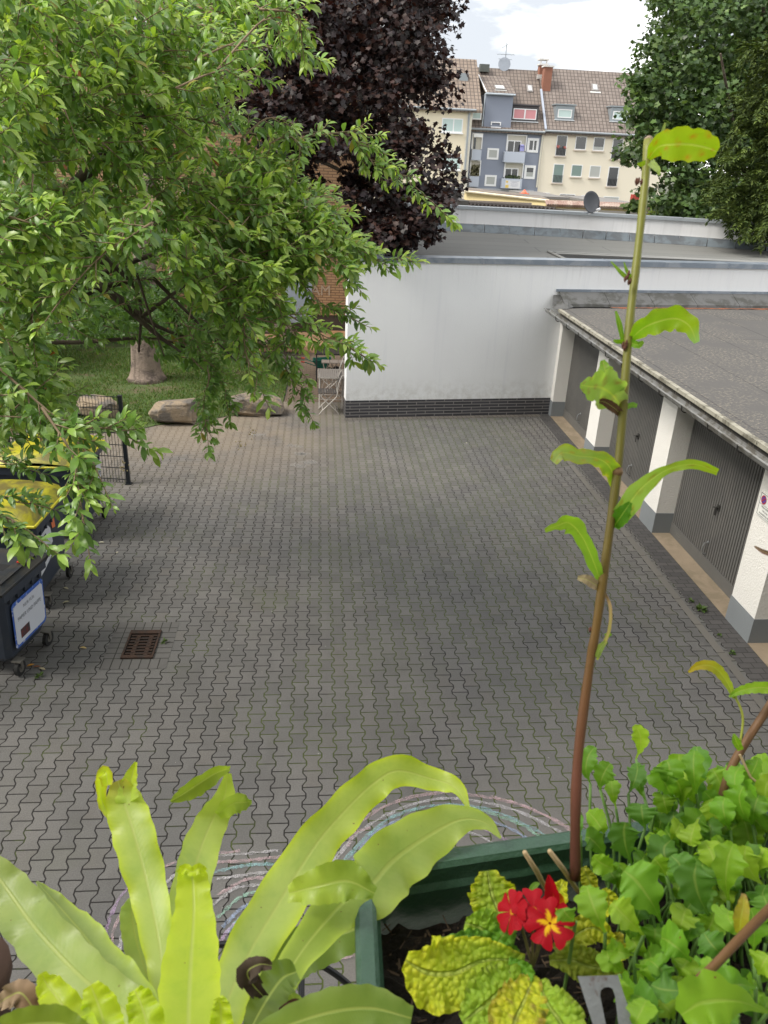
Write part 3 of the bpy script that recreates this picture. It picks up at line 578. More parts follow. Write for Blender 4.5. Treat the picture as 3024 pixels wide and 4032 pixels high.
b = MB(); b.obox(np.array([r[0]+.75, YH-.3, r[3]+.1])+s_*.42+n_*.03, (1.05, 0, 0), s_*.1, n_*.03); build('flashing', b, MC['pale_flash'], sk)
for x0, x1 in ((r[0]-.14, r[0]-.06),): b = MB(); b.box(x0, x1, zt[1]-.1, zt[1], zt[2]+.1, zt[2]+.2); b.obox(np.array([r[0]-.1, YH-.3, r[3]+.1]), (.08, 0, 0), s_*ln, n_*.05); build('verge_strip', b, wf, dq)
rr = rect(R1, 545, 200, 705, 298, YH); window(hm, rr, YH-.02, blind, wf, .14, out=.12); b = MB(); rr = rect(R1, 552, 120, 710, 185, YH-.1)
b.box(rr[0], rr[1], YH-.2, YH-.09, rr[3]-.08, rr[3]); b.box(rr[0], rr[0]+.08, YH-.2, YH-.09, rr[2], rr[3]-.08); b.box(rr[1]-.08, rr[1], YH-.2, YH-.09, rr[2], rr[3]-.08); build('frame', b, wf, hm)
dormer(hm, R4, 425, 600, 678, 768, hbz, ZRb, YH, pinkc, mull=(.5,), side=mat('dark_slate_side', (.075, .07, .075), .7), wmarg=.16)
skylight(hm, R4, 575, 405, 625, 468, hbz, ZRb, YH, False)
# banner on the lower balcony (its print is unreadable in the photograph: rows of fine grey strokes)
bx0, bx1, bz0, bz1 = rect(R1, 790, 1075, 1020, 1215, YH-.56)
bn = thing('banner', 'white banner with a yellow picture and grey print hung on the lower balcony', 'banner', ((bx0+bx1)/2, YH-.57, bz0))
b = MB(); b.box(bx0, bx1, YH-.575, YH-.56, bz0, bz1); build('cloth', b, mat('banner_white', (.68, .68, .70), .7, .02), bn)
W_, Hh = bx1-bx0, bz1-bz0; b = MB(); b.box(bx0+.03, bx0+W_*.24, YH-.582, YH-.577, bz0+.03, bz0+Hh*.42); b.box(bx0+.05, bx0+W_*.18, YH-.582, YH-.577, bz0+Hh*.68, bz1-.05); build('yellow_print', b, mat('banner_yellow', (.72, .52, .14), .7), bn)
b = MB()
for i, (l0, l1, zz, th) in enumerate([(.32, .92, .88, .06), (.42, .80, .74, .05), (.35, .88, .60, .02), (.38, .86, .52, .02), (.40, .84, .44, .02), (.36, .88, .34, .02), (.44, .78, .24, .02)]):
    x = l0
    while x < l1: l_ = random.uniform(.02, .06); b.box(bx0+W_*x, bx0+W_*min(x+l_, l1), YH-.583, YH-.577, bz0+Hh*zz, bz0+Hh*(zz+th)); x += l_+.012
build('print', b, mat('banner_grey', (.33, .34, .42), .7), bn)
# ---- left cream house
hl = thing('row_house', 'tall cream row house with red-brown roof, half hidden by the purple maple', 'house', (7, 73.6, 0), 'row houses beyond the parapet')
YL, ZEl, ZRl = 73.6, 8.95, 12.95
b = MB(); gable(b, -14, 12.95, YL, ZEl, ZRl, 4.5); build('wall', b, creamL, hl); build('roof', roof_mb(-14, 13.75, ZEl, ZRl, YL, 4.5), tileL, hl)
b = MB(); b.tube([(-14, YL-.4, ZEl-.2), (13.2, YL-.4, ZEl-.2)], .09, 6); b.tube([(12.72, YL-.3, ZEl-.25), (12.68, YL-.12, ZEl-.6), (12.68, YL-.12, 3.0)], .08, 6); build('gutter', b, gutm, hl)
b = MB(); b.box(12.5, 12.97, YL-.06, YL, 2.2, ZEl-.1); build('corner_strip', b, mat('pale_pilaster', (.72, .68, .58), .8), hl)
for x0, y0, x1, y1, gl in [(800, 1040, 1062, 1240, palec), (370, 1040, 510, 1190, blind), (778, 1505, 1035, 1725, glassd)]:
    window(hl, rect(R2, x0, y0, x1, y1, YL), YL, gl, wf, .09, mull=(.56,), out=.03, sill=wf, lower=((.7, palec) if gl is glassd else None))
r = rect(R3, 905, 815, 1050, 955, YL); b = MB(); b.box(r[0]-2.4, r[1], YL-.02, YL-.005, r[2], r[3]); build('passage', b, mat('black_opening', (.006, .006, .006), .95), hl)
b = MB(); b.box(r[0]-2.4, r[1]+.1, YL-.08, YL, r[3], r[3]+.12); build('lintel', b, metg, hl)
a = on_roof(*R2(1060, 480), ZEl, ZRl, YL, 4.5); b = MB(); b.box(a[0]-.3, a[0]+.45, a[1]-.6, a[1]+.5, a[2]-1.2, a[2]+.1); build('dormer', b, metg, hl)
b = MB(); p = aty(*R2(1355, 360), 79.5); b.box(p[0]-.45, p[0]+.4, 79.2, 79.8, p[2]-.5, p[2]+.1); build('vent_box', b, mat('vent_box', (.10, .11, .10), .7), hm)
r = rect(R2, 1238, 860, 1300, 1070, YH); window(hm, (r[0]-.3, r[1], r[2], r[3]), YH-.3, palec, wf, .1, out=.05)
# ---- chimneys, antenna, cone
ch = thing('chimney', 'red brick chimney stack with white cap between the blue and cream houses', 'chimney', (19.6, 78, 10)); 
for (x0, y0, x1, y1, Y, mm, nm) in [(707, 195, 765, 300, 79.2, redbrick, 'rear_stack'), (755, 212, 812, 420, 78, redbrick, 'front_stack')]:
    r = rect(R4, x0, y0, x1, y1, Y); b = MB(); b.box(r[0], r[1], Y, Y+.7, r[2]-.3, r[3]); build(nm, b, mm, ch)
    b = MB(); b.box(r[0]-.1, r[1]+.1, Y-.1, Y+.8, r[3], r[3]+.12)
    if nm == 'rear_stack': b.box(r[0]-.12, r[1]+.12, Y-.1, Y+.8, r[3]+.42, r[3]+.52); [b.box(q, q+.1, Y, Y+.1, r[3]+.12, r[3]+.42) for q in (r[0], r[1]-.1)]; b.box(r[0]-.2, r[1]+.02, Y-.1, Y+.0, r[2]-.3, r[2]+.05)
    build('cap', b, mat('chimney_cap', (.62, .60, .57), .7), ch)
ve = MB(); s_ = np.array([0, 5, ZR-ZE]); s_ /= np.linalg.norm(s_); n_ = np.array([0, -s_[2], s_[1]]); ve.obox(np.array([19.66, YH-.3, ZE-.15])+n_*.05, (.18, 0, 0), s_*4.6, n_*.1); build('valley_flashing', ve, mat('lead', (.36, .39, .46), .5), hr)
b = MB(); b.tube([(19.62, YH-.4, ZE-.25), (19.60, YH-.12, ZE-.7), (19.60, YH-.12, 2.9)], .08, 6); build('downpipe', b, whp, hr)
an = thing('roof_antenna', 'thin television antenna with a small grey dish on the blue house ridge', 'antenna', (aty(*R4(350, 235), 80)))
base = aty(*R4(350, 235), 80.05); tp = aty(*Z(1500, 0, 1659/1524)(540, 180), 80.05); b = MB(); b.tube([base-np.array([0, 0, .3]), tp], .035, 6); build('mast', b, metg, an)
def bar(p, q, r_=.02): m_ = MB(); m_.tube([p, q], r_, 5); return m_
z_ = Z(1500, 0, 1659/1524)
for (x0, y0, x1, y1) in [(498, 232, 572, 235), (505, 252, 560, 256), (520, 205, 552, 185)]:
    p, q = aty(*z_(x0, y0), 80), aty(*z_(x1, y1), 80); m_ = bar(p, q, .022)
    for k in range(6): c = p+(q-p)*k/5; m_.tube([c-np.array([0, .3, .09]), c+np.array([0, .3, .09])], .012, 4)
    build('antenna_boom', m_, metg, an)
c = aty(*R4(348, 188), 79.9); b = MB(); b.lathe(c+np.array([0, .12, 0]), (-.1, -1, .15), [(0, .05), (.05, .3), (.12, .5), (.15, .56)], 20); build('dish', b, mat('grey_dish', (.30, .33, .38), .5), an, smooth=False)

# ---- low garage buildings between
yel = mat('yellow_render', (.72, .60, .33), .9, .06, .3, streak=((.6, .5, .3), .2))
sh = thing('yellow_shed', 'low yellow rendered outbuilding with a flat brown roof in front of the blue house', 'shed', (9, 48, 1))
p0, p1 = aty(*Z6(308, 72), 48.), aty(*Z6(1068, 160), 42.); b = MB(); b.add([(p0[0], 48, 0), (p1[0], 42, 0), p1, p0, (p0[0]+1, 52, 0), (p1[0]+1, 47, 0), (p1[0]+1, 47, p1[2]), (p0[0]+1, 52, p0[2])], [(0, 1, 2, 3), (0, 3, 7, 4), (1, 5, 6, 2)]); build('wall', b, yel, sh)
k0, k1 = atz(*Z6(335, 52), p0[2]), atz(*Z6(1010, 130), p1[2]); b = MB(); b.prism([(p0[0]-.1, 47.8, p0[2]+.0), (p1[0]+.1, 41.8, p1[2]), tuple(k1), tuple(k0)], (0, 0, .06)); build('roof', b, mat('shed_roof', (.15, .12, .10), .9, .3, .8, col2=(.22, .19, .16)), sh)
b = MB(); b.tube([(p0[0]-.1, 47.75, p0[2]-.02), (p1[0]+.1, 41.75, p1[2]-.02)], .06, 5); build('roof_edge', b, mat('cream_edge', (.7, .63, .48), .8), sh)
cone = thing('traffic_cone', 'small orange traffic cone standing on the flat shed roof', 'traffic cone', atz(*Z6(863, 104), p1[2]+.3)); cb = aty(*Z6(863, 103), 50); cone.location = cb
ctop = aty(*Z6(866, 62), 50); hh = ctop[2]-cb[2]; b = MB(); b.lathe(cb, (0, 0, 1), [(.04, .19), (hh, .04)], 12); build('body', b, mat('cone_orange', (.75, .16, .08), .6), cone)
b = MB(); b.box(cb[0]-.25, cb[0]+.25, 49.75, 50.25, cb[2]-.3, cb[2]+.04); build('base', b, MC['cone_orange'], cone)
b = MB(); b.lathe(cb+np.array([0, 0, hh*.45]), (0, 0, 1), [(0, .135), (hh*.2, .105)], 12); build('band', b, mat('cone_pale', (.8, .35, .28), .6), cone)
# corrugated shed in front of it
cs = thing('corrugated_shed', 'low pale shed with a dark corrugated roof edge behind the parapet', 'shed', (7, 31, 1))
q0, q1 = aty(*Z6(345, 197), 32), aty(*Z6(1150, 240), 30.5); b = MB(); b.add([(q0[0], 32, 0), (q1[0], 30.5, 0), q1, q0], [(0, 1, 2, 3)]); b.add([(q0[0], 35, 0), (q1[0], 34, 0), (q1[0], 34, q1[2]), (q0[0], 35, q0[2])], [(3, 2, 1, 0)]); b.add([(q0[0], 32, 0), (q0[0], 32, q0[2]), (q0[0], 35, q0[2]), (q0[0], 35, 0)], [(0, 1, 2, 3)]); build('wall', b, mat('pink_grey', (.55, .48, .44), .9), cs)
b = MB(); n = 44; V = []; 
for k in range(n+1):
    c = q0+(q1-q0)*k/n; z = .05*math.cos(k*math.pi); V += [(c[0], c[1]-.12, c[2]+z), (c[0]+.1, c[1]+3, c[2]+z-.1), (c[0], c[1]-.12, c[2]+z-.05)]
b.add(V, [f for k in range(n) for f in ((3*k, 3*k+3, 3*k+4, 3*k+1), (3*k+2, 3*k+5, 3*k+3, 3*k))]); build('roof', b, mat('corrugated_dark', (.09, .075, .065), .9), cs)
# grey hut at left
gh = thing('grey_hut', 'small grey-topped hut behind the left end of the parapet', 'shed', (4, 30, 1)); a = aty(*R3(935, 965), 30); c = aty(*R3(1145, 968), 30)
b = MB(); b.box(a[0]-2, c[0]-.05, 30, 33, 0, a[2]-.12); build('wall', b, mat('hut_wall', (.42, .39, .35), .9, .3, 2), gh); b = MB(); b.box(a[0]-2.1, c[0], 29.9, 33, a[2]-.12, a[2]+.02); build('roof', b, mat('hut_roof', (.17, .16, .15), .9), gh)
# pantiled garden wall with ivy, long
tw = thing('tiled_wall', 'long low yellow wall capped with red-brown roof tiles behind the satellite dish', 'wall', (14, 38, 1))
t0, t1 = aty(*Z6(1062, 182), 40), aty(*Z(2200, 700, 2.013)(1000, 235), 38); t1 = t0+(t1-t0)*1.6
b = MB(); b.add([(t0[0], t0[1], 0), (t1[0], t1[1], 0), t1-np.array([0, 0, .1]), t0-np.array([0, 0, .1])], [(0, 1, 2, 3)]); build('wall', b, yel, tw)
b = MB(); n = 90
for k in range(n):
    c = t0+(t1-t0)*k/n; b.tube([c+np.array([.1, -.18, -.12]), c+np.array([.1, .2, .05])], .085, 6)
build('tile_cap', b, mat('pantile', (.33, .22, .185), .8, .3, 2, col2=(.45, .36, .31)), tw)
# flat roofs right of the shed
for lab, zz, pts, Y0, col in [('flat yellow-edged garage roof right of the shed', 0, [(1000, 125), (1268, 150)], 52, (.72, .60, .33)), ('grey flat garage roof behind the satellite dish', 1, [(1550, 165), (1720, 190)], 50, (.5, .5, .5))]:
    a, c = aty(*Z6(*pts[0]), Y0), aty(*Z6(*pts[1]), Y0); c = c+(c-a)*(0.0 if not zz else 1.2)
    fr = thing('flat_garage', lab, 'garage', ((a[0]+c[0])/2, Y0, 0)); zt_ = (a[2]+c[2])/2
    b = MB(); b.box(a[0], c[0], Y0, Y0+8, 0, zt_-.1); build('wall', b, mat('garage_wall'+str(zz), col, .9), fr); b = MB(); b.box(a[0]-.1, c[0]+.1, Y0-.1, Y0+8, zt_-.1, zt_+.05); build('roof', b, mat('garage_roof', (.2, .19, .18), .9), fr)
# mossy green roof just behind the parapet
ms_ = thing('green_roof_shed', 'shed with a mossy yellow-green planted roof just behind the parapet', 'shed', (10, 27, 0))
a, c = aty(*Z6(1150, 232), 29), aty(*Z(2200, 700, 2.013)(900, 262), 29)
b = MB(); b.prism([(a[0], 29, a[2]-.1), (c[0]+4, 29, a[2]-.1), (c[0]+4, 25.2, 3.45), (a[0]+1.6, 25.2, 3.45)], (0, 0, .08)); build('roof', b, mat('old_roof', (.16, .145, .12), .9, .3, 1.5), ms_)
b = MB(); b.box(a[0]+1.7, c[0]+3.9, 25.4, 28.9, 0, 3.4); build('wall', b, MC['hut_wall'], ms_)
N = 9000; x = rng.uniform(a[0]+2.6, c[0]+3, N); y = rng.uniform(25.2, 27.2, N); bb0 = np.c_[x, y, 3.52+(y-25.2)*.0]; hgt = rng.uniform(.05, .16, N); V = np.stack([bb0-[.025, 0, 0], bb0+[.025, 0, 0], bb0+np.c_[rng.normal(0, .03, N), rng.normal(0, .03, N), hgt]], 1).reshape(-1, 3)
pc = np.array([(.20, .20, .035), (.13, .16, .03), (.26, .17, .05), (.30, .26, .06)]); C = np.repeat(pc[rng.integers(0, 4, N)], 3, 0); o = build_np('roof_moss', V, np.arange(3*N).reshape(-1, 3), leafmat('moss_leaf', .7, .2, .2), ms_, C); o['kind'] = 'stuff'
b = MB(); r = rect(Z(2300, 0, 2.211), 388, 1660, 480, 1730, 60); b.box(r[0]+.4, r[1], 60, 60.5, r[2]-1, r[3]-.25); o = build('red_hoarding', b, mat('red_board', (.35, .05, .035), .7)); tag(o, 'red board showing behind the lower edge of the big green tree', 'board')

# ================================================================== brick building at the left
bbk = thing('brick_building', 'tall tan brick building behind the trees at the left, with a dark base', 'building', (-3, 24.2, 0))
tanb = brick('tan_brick', (.40, .235, .125), (.47, .29, .16), (.17, .10, .06), .25, .0765, .010, ax='xz', bump=.5, big=.22)
b = MB(); b.box(-16, 1.28, 24.2, 34, .55, 14); build('wall', b, tanb, bbk)
b = MB(); b.box(-16, 1.27, 24.23, 34, -.05, .55); build('base', b, mat('dark_base', (.07, .055, .045), .9), bbk)
for x0 in (-13, -9.5, -6):
    b = MB(); b.box(x0, x0+1.5, 24.12, 24.198, 6.6, 8.1); w_ = build('window', b, wf, bbk); b = MB(); b.box(x0+.1, x0+1.4, 24.11, 24.119, 6.7, 8.0); build('pane', b, glassd, w_)
b = MB(); b.box(-1.05, -.2, 24.16, 24.198, .3, 2.3); d_ = build('door', b, mat('door_blue_grey', (.30, .35, .42), .5), bbk)

Z5 = Z(900, 1050, 2.765); p = aty(*Z5(880, 330), 24.19); q = text_mb('JAM', aty(*Z5(985, 310), 24.185), (1, 0, 0), (0, 0, 1), .42); build('graffiti', q, mat('chalk_white', (.42, .33, .25), .9), bbk)
b = MB(); p = aty(1480, 292, 24.6); b.box(1.28, 1.75, 24.5, 25.0, p[2]-.6, p[2]+.12); b.box(1.30, 1.42, 24.45, 24.55, 3.5, p[2]-.6); build('gutter_hopper', b, mat('hopper', (.16, .16, .17), .5), bbk)

# ================================================================== foliage
def norm(v): return v/(np.linalg.norm(v, axis=-1, keepdims=True)+1e-12)
def frames(n, dirs=None):
    """n random frames: t (leaf axis), s (side), u (up of the blade)"""
    t = norm(dirs if dirs is not None else rng.normal(0, 1, (n, 3)))
    u = norm(rng.normal(0, .45, (n, 3))+[0, 0, 1]); s = norm(np.cross(t, u)); u = np.cross(s, t); return t, s, u
# elongated leaf: local (along, side, up), folded along the midrib and arching down
LL = np.array([(0, 0, 0), (.20, 0, .02), (.48, 0, .03), (.76, 0, -.03), (1, 0, -.16)]+[q for sg in (-1, 1) for q in ((.20, sg*.085, .035), (.48, sg*.145, .07), (.76, sg*.115, .01))])
LF = np.array([(0, 5, 1), (0, 1, 8), (1, 5, 6), (1, 6, 2), (2, 6, 7), (2, 7, 3), (3, 7, 4), (1, 9, 8), (1, 2, 9), (2, 10, 9), (2, 3, 10), (3, 4, 10)])
# maple-like leaf: five points
MLp = [(0, 0), (.10, .30), (.02, .52), (.38, .34), (.52, .62), (.66, .28), (1, 0)]
ML = np.array([(x, y, .05*abs(y)*2-.10*x*x) for x, y in MLp]+[(x, -y, .05*abs(y)*2-.10*x*x) for x, y in MLp[1:-1]]+[(.45, 0, 0)])
_o = [0, 1, 2, 3, 4, 5, 6, 11, 10, 9, 8, 7]
MF = np.array([(12, _o[(i+1) % 12], _o[i]) for i in range(12)])
SL = np.array([(0, 0, 0), (.45, .33, .05), (.55, -.33, .05), (1, 0, -.1)]); SF = np.array([(0, 2, 3), (0, 3, 1)])
def leaves(pos, t, s, u, size, col, shape=(LL, LF), wid=1.):
    P, F = shape; n = len(pos); V = pos[:, None, :]+size[:, None, None]*(P[None, :, 0:1]*t[:, None]+P[None, :, 1:2]*wid*s[:, None]+P[None, :, 2:3]*u[:, None])
    FF = (F[None]+(np.arange(n)*len(P))[:, None, None]).reshape(-1, 3); return V.reshape(-1, 3), FF, np.repeat(col, len(P), 0)
def cat(parts):
    V, F, C = [], [], []; k = 0
    for v, f, c in parts: V.append(v); F.append(f+k); C.append(c); k += len(v)
    return np.vstack(V), np.vstack(F), np.vstack(C)
def poly_pts(poly, n):
    poly = [(x*3024/1659, y*3024/1659) for x, y in poly]; xs = [p[0] for p in poly]; ys = [p[1] for p in poly]; o = []
    while len(o) < n:
        x = rng.uniform(min(xs), max(xs), n*2); y = rng.uniform(min(ys), max(ys), n*2); k = in_poly(poly, x, y); o += list(zip(x[k], y[k]))
    return np.array(o[:n])
def unproj(uv, d): return np.array([atd(u, v, dd) for (u, v), dd in zip(uv, d)])

# ---- the big-leaved evergreen close by on the left -------------------------------------------
TR = np.array([-4.35, 6.3, 0.])
tree = thing('evergreen_tree', 'big green long-leaved tree at the left whose branches hang over the bins and the yard', 'tree', TR)
bark = mat('dark_bark', (.075, .055, .04), .9, .3, 6, .8, 40, col2=(.11, .09, .065)); twig = mat('pale_twig', (.26, .19, .12), .8, .2, 10)
leafgreen = leafmat('long_leaf', .36, .40, .55)
twigs = MB(); limbs = MB(); parts = []; flow = []
OLD = np.array([(.125, .245, .060), (.150, .290, .068), (.185, .335, .075), (.105, .205, .062)]); YNG = np.array([(.48, .62, .10), (.42, .60, .095), (.54, .68, .17), (.34, .53, .09)])
def spray(p, d, ln=.34, nl=15, size=.10, young=.5, droop=.25, drawtwig=True):
    """a twig from p in direction d carrying spirally set leaves; bright young leaves at the tip"""
    d = norm(np.array(d, float)); k = 5; pts = [np.array(p, float)]; dd = d.copy()
    for i in range(k): dd = norm(dd+np.array([0, 0, -droop*.12 if i < 3 else .10])); pts.append(pts[-1]+dd*ln/k)
    pts = np.array(pts)
    if drawtwig: twigs.tube(pts, np.linspace(.005, .002, k+1), 4, False)
    q = np.sort(rng.uniform(.15, 1.0, nl)); idx = q*k; i0 = np.minimum(idx.astype(int), k-1); fr = (idx-i0)[:, None]
    pos = pts[i0]*(1-fr)+pts[i0+1]*fr; tn = norm(pts[i0+1]-pts[i0])
    a = np.cross(tn, [0, 0, 1.]); a = norm(a); b = np.cross(a, tn); ph = np.arange(nl)*2.4+rng.uniform(0, 6.3)+rng.normal(0, .3, nl)
    rd = np.cos(ph)[:, None]*a+np.sin(ph)[:, None]*b
    t = norm(tn*(.35+1.3*(q[:, None]**3))+rd*1.0+np.array([0, 0, -.22])+rng.normal(0, .14, (nl, 3)))
    u = norm(np.array([-.12, -.38, .9])-t*.2+rng.normal(0, .22, (nl, 3))); s = norm(np.cross(t, u)); u = np.cross(s, t)
    y = np.clip((q-.45)*2.0, 0, 1)*young+.18*young+rng.normal(0, .06, nl); y = np.clip(y, 0, 1)[:, None]
    c = OLD[rng.integers(0, 4, nl)]*(1-y)+YNG[rng.integers(0, 4, nl)]*y; c = c*rng.uniform(.8, 1.2, (nl, 1))
    odd = rng.random(nl); c[odd > .999] = (.40, .12, .03); c[(odd > .993) & (odd < .999)] = (.38, .33, .06)
    sz = size*rng.uniform(.45, 1.2, nl)*(1-.25*(q > .9))
    parts.append(leaves(pos, t, s, u, sz, c, wid=rng.uniform(1.05, 1.35)))
def depth_at(u):           # the crown swings away from the camera towards the right
    return 4.15+2.5*np.clip(u/1550., 0, 1)
def bough(P, n=12, r0=.02, r1=.005, mbr=None): mbr = limbs if mbr is None else mbr; q = spline(P, n); mbr.tube(q, np.linspace(r0, r1, n), 6); return q
k18 = 3024/1659.
# crown zones (outline in the photograph's 1659-wide grid; depth range behind the front surface; young-leaf share, cut inside to paint in crown shade)
zones = [
 ([(-60, -40), (560, -40), (640, 30), (530, 90), (505, 150), (530, 165), (470, 200), (430, 235), (360, 240), (440, 250), (520, 300), (560, 330), (600, 345), (560, 420), (500, 470), (330, 480), (200, 350), (60, 340), (-60, 330)], 430, 0, .9, .85),
 ([(-60, -60), (520, -60), (470, 190), (560, 330), (500, 470), (200, 400), (-60, 420)], 380, .8, 3.2, .5),
 ([(560, 330), (690, 420), (750, 490), (790, 550), (700, 555), (640, 590), (580, 600), (570, 640), (600, 680), (540, 690), (470, 640), (400, 660), (440, 600), (360, 560), (330, 480), (500, 440)], 300, -.2, .8, .75),
 ([(400, 480), (680, 480), (690, 540), (580, 590), (480, 650), (380, 600)], 130, .8, 2.6, .35),
 ([(-60, 410), (240, 400), (300, 440), (200, 480), (120, 560), (110, 650), (-60, 620)], 110, 0, .8, .75),
 ([(-60, 400), (340, 430), (620, 560), (560, 720), (420, 800), (300, 740), (160, 730), (-60, 800)], 520, 2.0, 5.2, .08),
 ([(-60, 470), (300, 440), (540, 600), (460, 740), (150, 720), (-60, 780)], 60, 1.0, 2.4, .25),
 ([(-60, 640), (70, 660), (90, 760), (140, 850), (100, 910), (-60, 915)], 85, .2, 1.8, .45),
 ([(400, 640), (540, 660), (570, 750), (530, 790), (470, 830), (440, 800), (380, 720)], 55, 1.4, 3.0, .25),
]
for poly, n, d0, d1, yg in zones:
    uv = poly_pts(poly, n); fu = uv[:, 0]; dep = depth_at(fu)+rng.uniform(d0, d1, n); P = unproj(uv, dep)
    # sprays radiate outwards from the trunk axis, gently arching
    out_ = P-np.array([-3.9, 6.6, 4.6]); out_[:, 2] *= .35; out_ = norm(out_)
    dirs = norm(out_*.8+rng.normal(0, .5, (n, 3))+np.array([.15, -.25, .0])+np.c_[np.zeros(n), np.zeros(n), rng.normal(-.05, .25, n)])
    for p, dr in zip(P, dirs): spray(p-dr*.17, dr, rng.uniform(.28, .42), rng.integers(16, 23), rng.uniform(.092, .122), yg, rng.uniform(0, .6), d0 < 1.5)
# single boughs that reach out of the crown: (points in the 1659 grid, start/end depth, sprays, youth)
boughs = [
 ([(470, 150), (560, 50), (620, 20), (600, 70), (645, 100)], 5.0, 5.4, 9, .9), ([(420, 130), (520, 90), (590, 105), (660, 118)], 5.2, 5.6, 11, .95), ([(380, 190), (450, 160), (505, 150), (545, 160)], 5.0, 5.3, 8, .9), ([(560, 20), (640, 30), (650, 70)], 5.0, 5.1, 6, .9),
 ([(380, 250), (480, 270), (600, 300), (700, 290), (790, 285), (815, 330), (870, 380), (950, 450)], 6.0, 7.2, 26, .95), ([(520, 300), (580, 255), (640, 275), (600, 310)], 5.9, 6.1, 9, .9), ([(760, 290), (790, 330), (810, 360)], 6.6, 6.8, 9, .95),
 ([(430, 430), (600, 300), (650, 320), (640, 360)], 5.9, 6.0, 9, .8),
 ([(520, 420), (640, 470), (740, 510), (790, 555), (860, 560)], 6.0, 6.3, 20, .85), ([(560, 500), (650, 540), (720, 560), (750, 590)], 5.9, 6.0, 14, .7), ([(560, 560), (640, 600), (700, 660), (755, 685)], 6.0, 6.3, 13, .7),
 ([(520, 560), (600, 660), (690, 720), (770, 760)], 5.7, 6.0, 20, .85), ([(440, 620), (520, 680), (530, 760), (560, 830)], 5.6, 5.7, 16, .85), ([(420, 640), (560, 690), (640, 710), (600, 750)], 5.7, 5.9, 12, .8),
 ([(480, 700), (590, 760), (630, 820), (662, 880)], 7.2, 7.6, 18, .35), ([(400, 700), (450, 800), (440, 870), (447, 935)], 7.2, 7.2, 16, .3), ([(560, 720), (620, 770), (640, 790)], 7.4, 7.4, 8, .5), ([(380, 700), (420, 780), (480, 830), (490, 870)], 7.3, 7.3, 11, .3),
 ([(330, 480), (250, 530), (200, 570), (130, 650)], 4.5, 4.35, 13, .85), ([(330, 430), (280, 490), (230, 520)], 4.6, 4.5, 7, .8),
 ([(-40, 760), (60, 850), (150, 920), (230, 925), (270, 940)], 4.4, 4.6, 13, .5), ([(90, 880), (155, 980), (170, 1060), (185, 1150)], 4.4, 4.3, 14, .6), ([(140, 930), (190, 980), (215, 1030)], 4.5, 4.4, 6, .5), ([(-50, 1085), (20, 1120), (65, 1150)], 4.1, 4.1, 8, .5), ([(-60, 890), (30, 930), (100, 950)], 5.8, 5.8, 9, .1), ([(-60, 960), (10, 1000), (50, 1010)], 6.0, 6.0, 6, .1),
 ([(-40, 700), (60, 800), (100, 850)], 4.8, 4.8, 10, .45), ([(-40, 560), (60, 640), (70, 700)], 4.8, 4.8, 10, .6), ([(-60, 440), (60, 480), (90, 480)], 4.3, 4.3, 9, .6),
 ([(-60, 1040), (20, 1080), (75, 1090)], 5.6, 5.6, 7, .1)]
for pts, d0, d1, n, yg in boughs:
    m = len(pts); Q = np.array([atd(x*k18, y*k18, d0+(d1-d0)*i/(m-1)) for i, (x, y) in enumerate(pts)]); q = bough(Q, 14, .008, .003, twigs)
    n = int(n*1.35); tq = np.linspace(.0, 1, n); ii = np.minimum((tq*13).astype(int), 12)
    for a_, i in zip(tq, ii):
        p = q[i]+(q[i+1]-q[i])*(a_*13-i); tn = norm(q[i+1]-q[i]); sd_ = norm(np.cross(tn, rng.normal(0, 1, 3)))
        e = a_ > .96; dr = norm(tn*(1.2 if e else .8)+(0 if e else 1)*sd_*.75+np.array([0, 0, -.05]))
        spray(p, dr, .15 if not e else .22, 11 if not e else 15, rng.uniform(.088, .112), yg*(1 if a_ > .4 else .6), .3, True)
# limbs seen in the shaded inside
for pts, r0, r1, d0, d1 in [([(-60, 560), (130, 430), (250, 300), (330, 240)], .07, .02, 6.2, 5.6), ([(-80, 640), (60, 640), (160, 640), (220, 620), (330, 600)], .07, .015, 6.6, 6.8), ([(-60, 660), (200, 620), (330, 700), (430, 740)], .05, .008, 6.6, 7.4),
     ([(200, 600), (330, 715), (390, 760)], .035, .01, 6.5, 6.9), ([(330, 600), (430, 700), (520, 790)], .018, .005, 6.5, 7.3), ([(170, 610), (380, 540), (480, 600), (620, 680)], .03, .006, 6.6, 7.4), ([(300, 690), (420, 600), (520, 520)], .02, .006, 6.7, 6.5),
     ([(-60, 730), (150, 740), (330, 730), (420, 760)], .03, .008, 7.0, 7.6), ([(295, 590), (330, 700), (355, 770)], .012, .005, 6.0, 6.2), ([(-60, 540), (100, 560), (200, 560), (280, 590)], .05, .02, 6.4, 6.6), ([(100, 430), (230, 560), (300, 640), (300, 760)], .025, .01, 6.2, 7.0), ([(600, 300), (690, 285), (780, 300)], .014, .006, 6.3, 6.8), ([(440, 650), (520, 620), (600, 520), (680, 430)], .022, .006, 6.4, 6.2)]:
    m = len(pts); bough([atd(x*k18, y*k18, d0+(d1-d0)*i/(m-1)) for i, (x, y) in enumerate(pts)], 14, r0, r1)
trunk = MB(); trunk.tube(spline([TR, TR+[.05, 0, 1.6], TR+[-.1, .1, 3.2], TR+[.1, .2, 5.0], TR+[.3, .3, 6.6]], 16), np.linspace(.17, .05, 16), 10)
build('trunk', trunk, bark, tree, True); build('limbs', limbs, bark, tree, True); build('twigs', twigs, twig, tree, True)
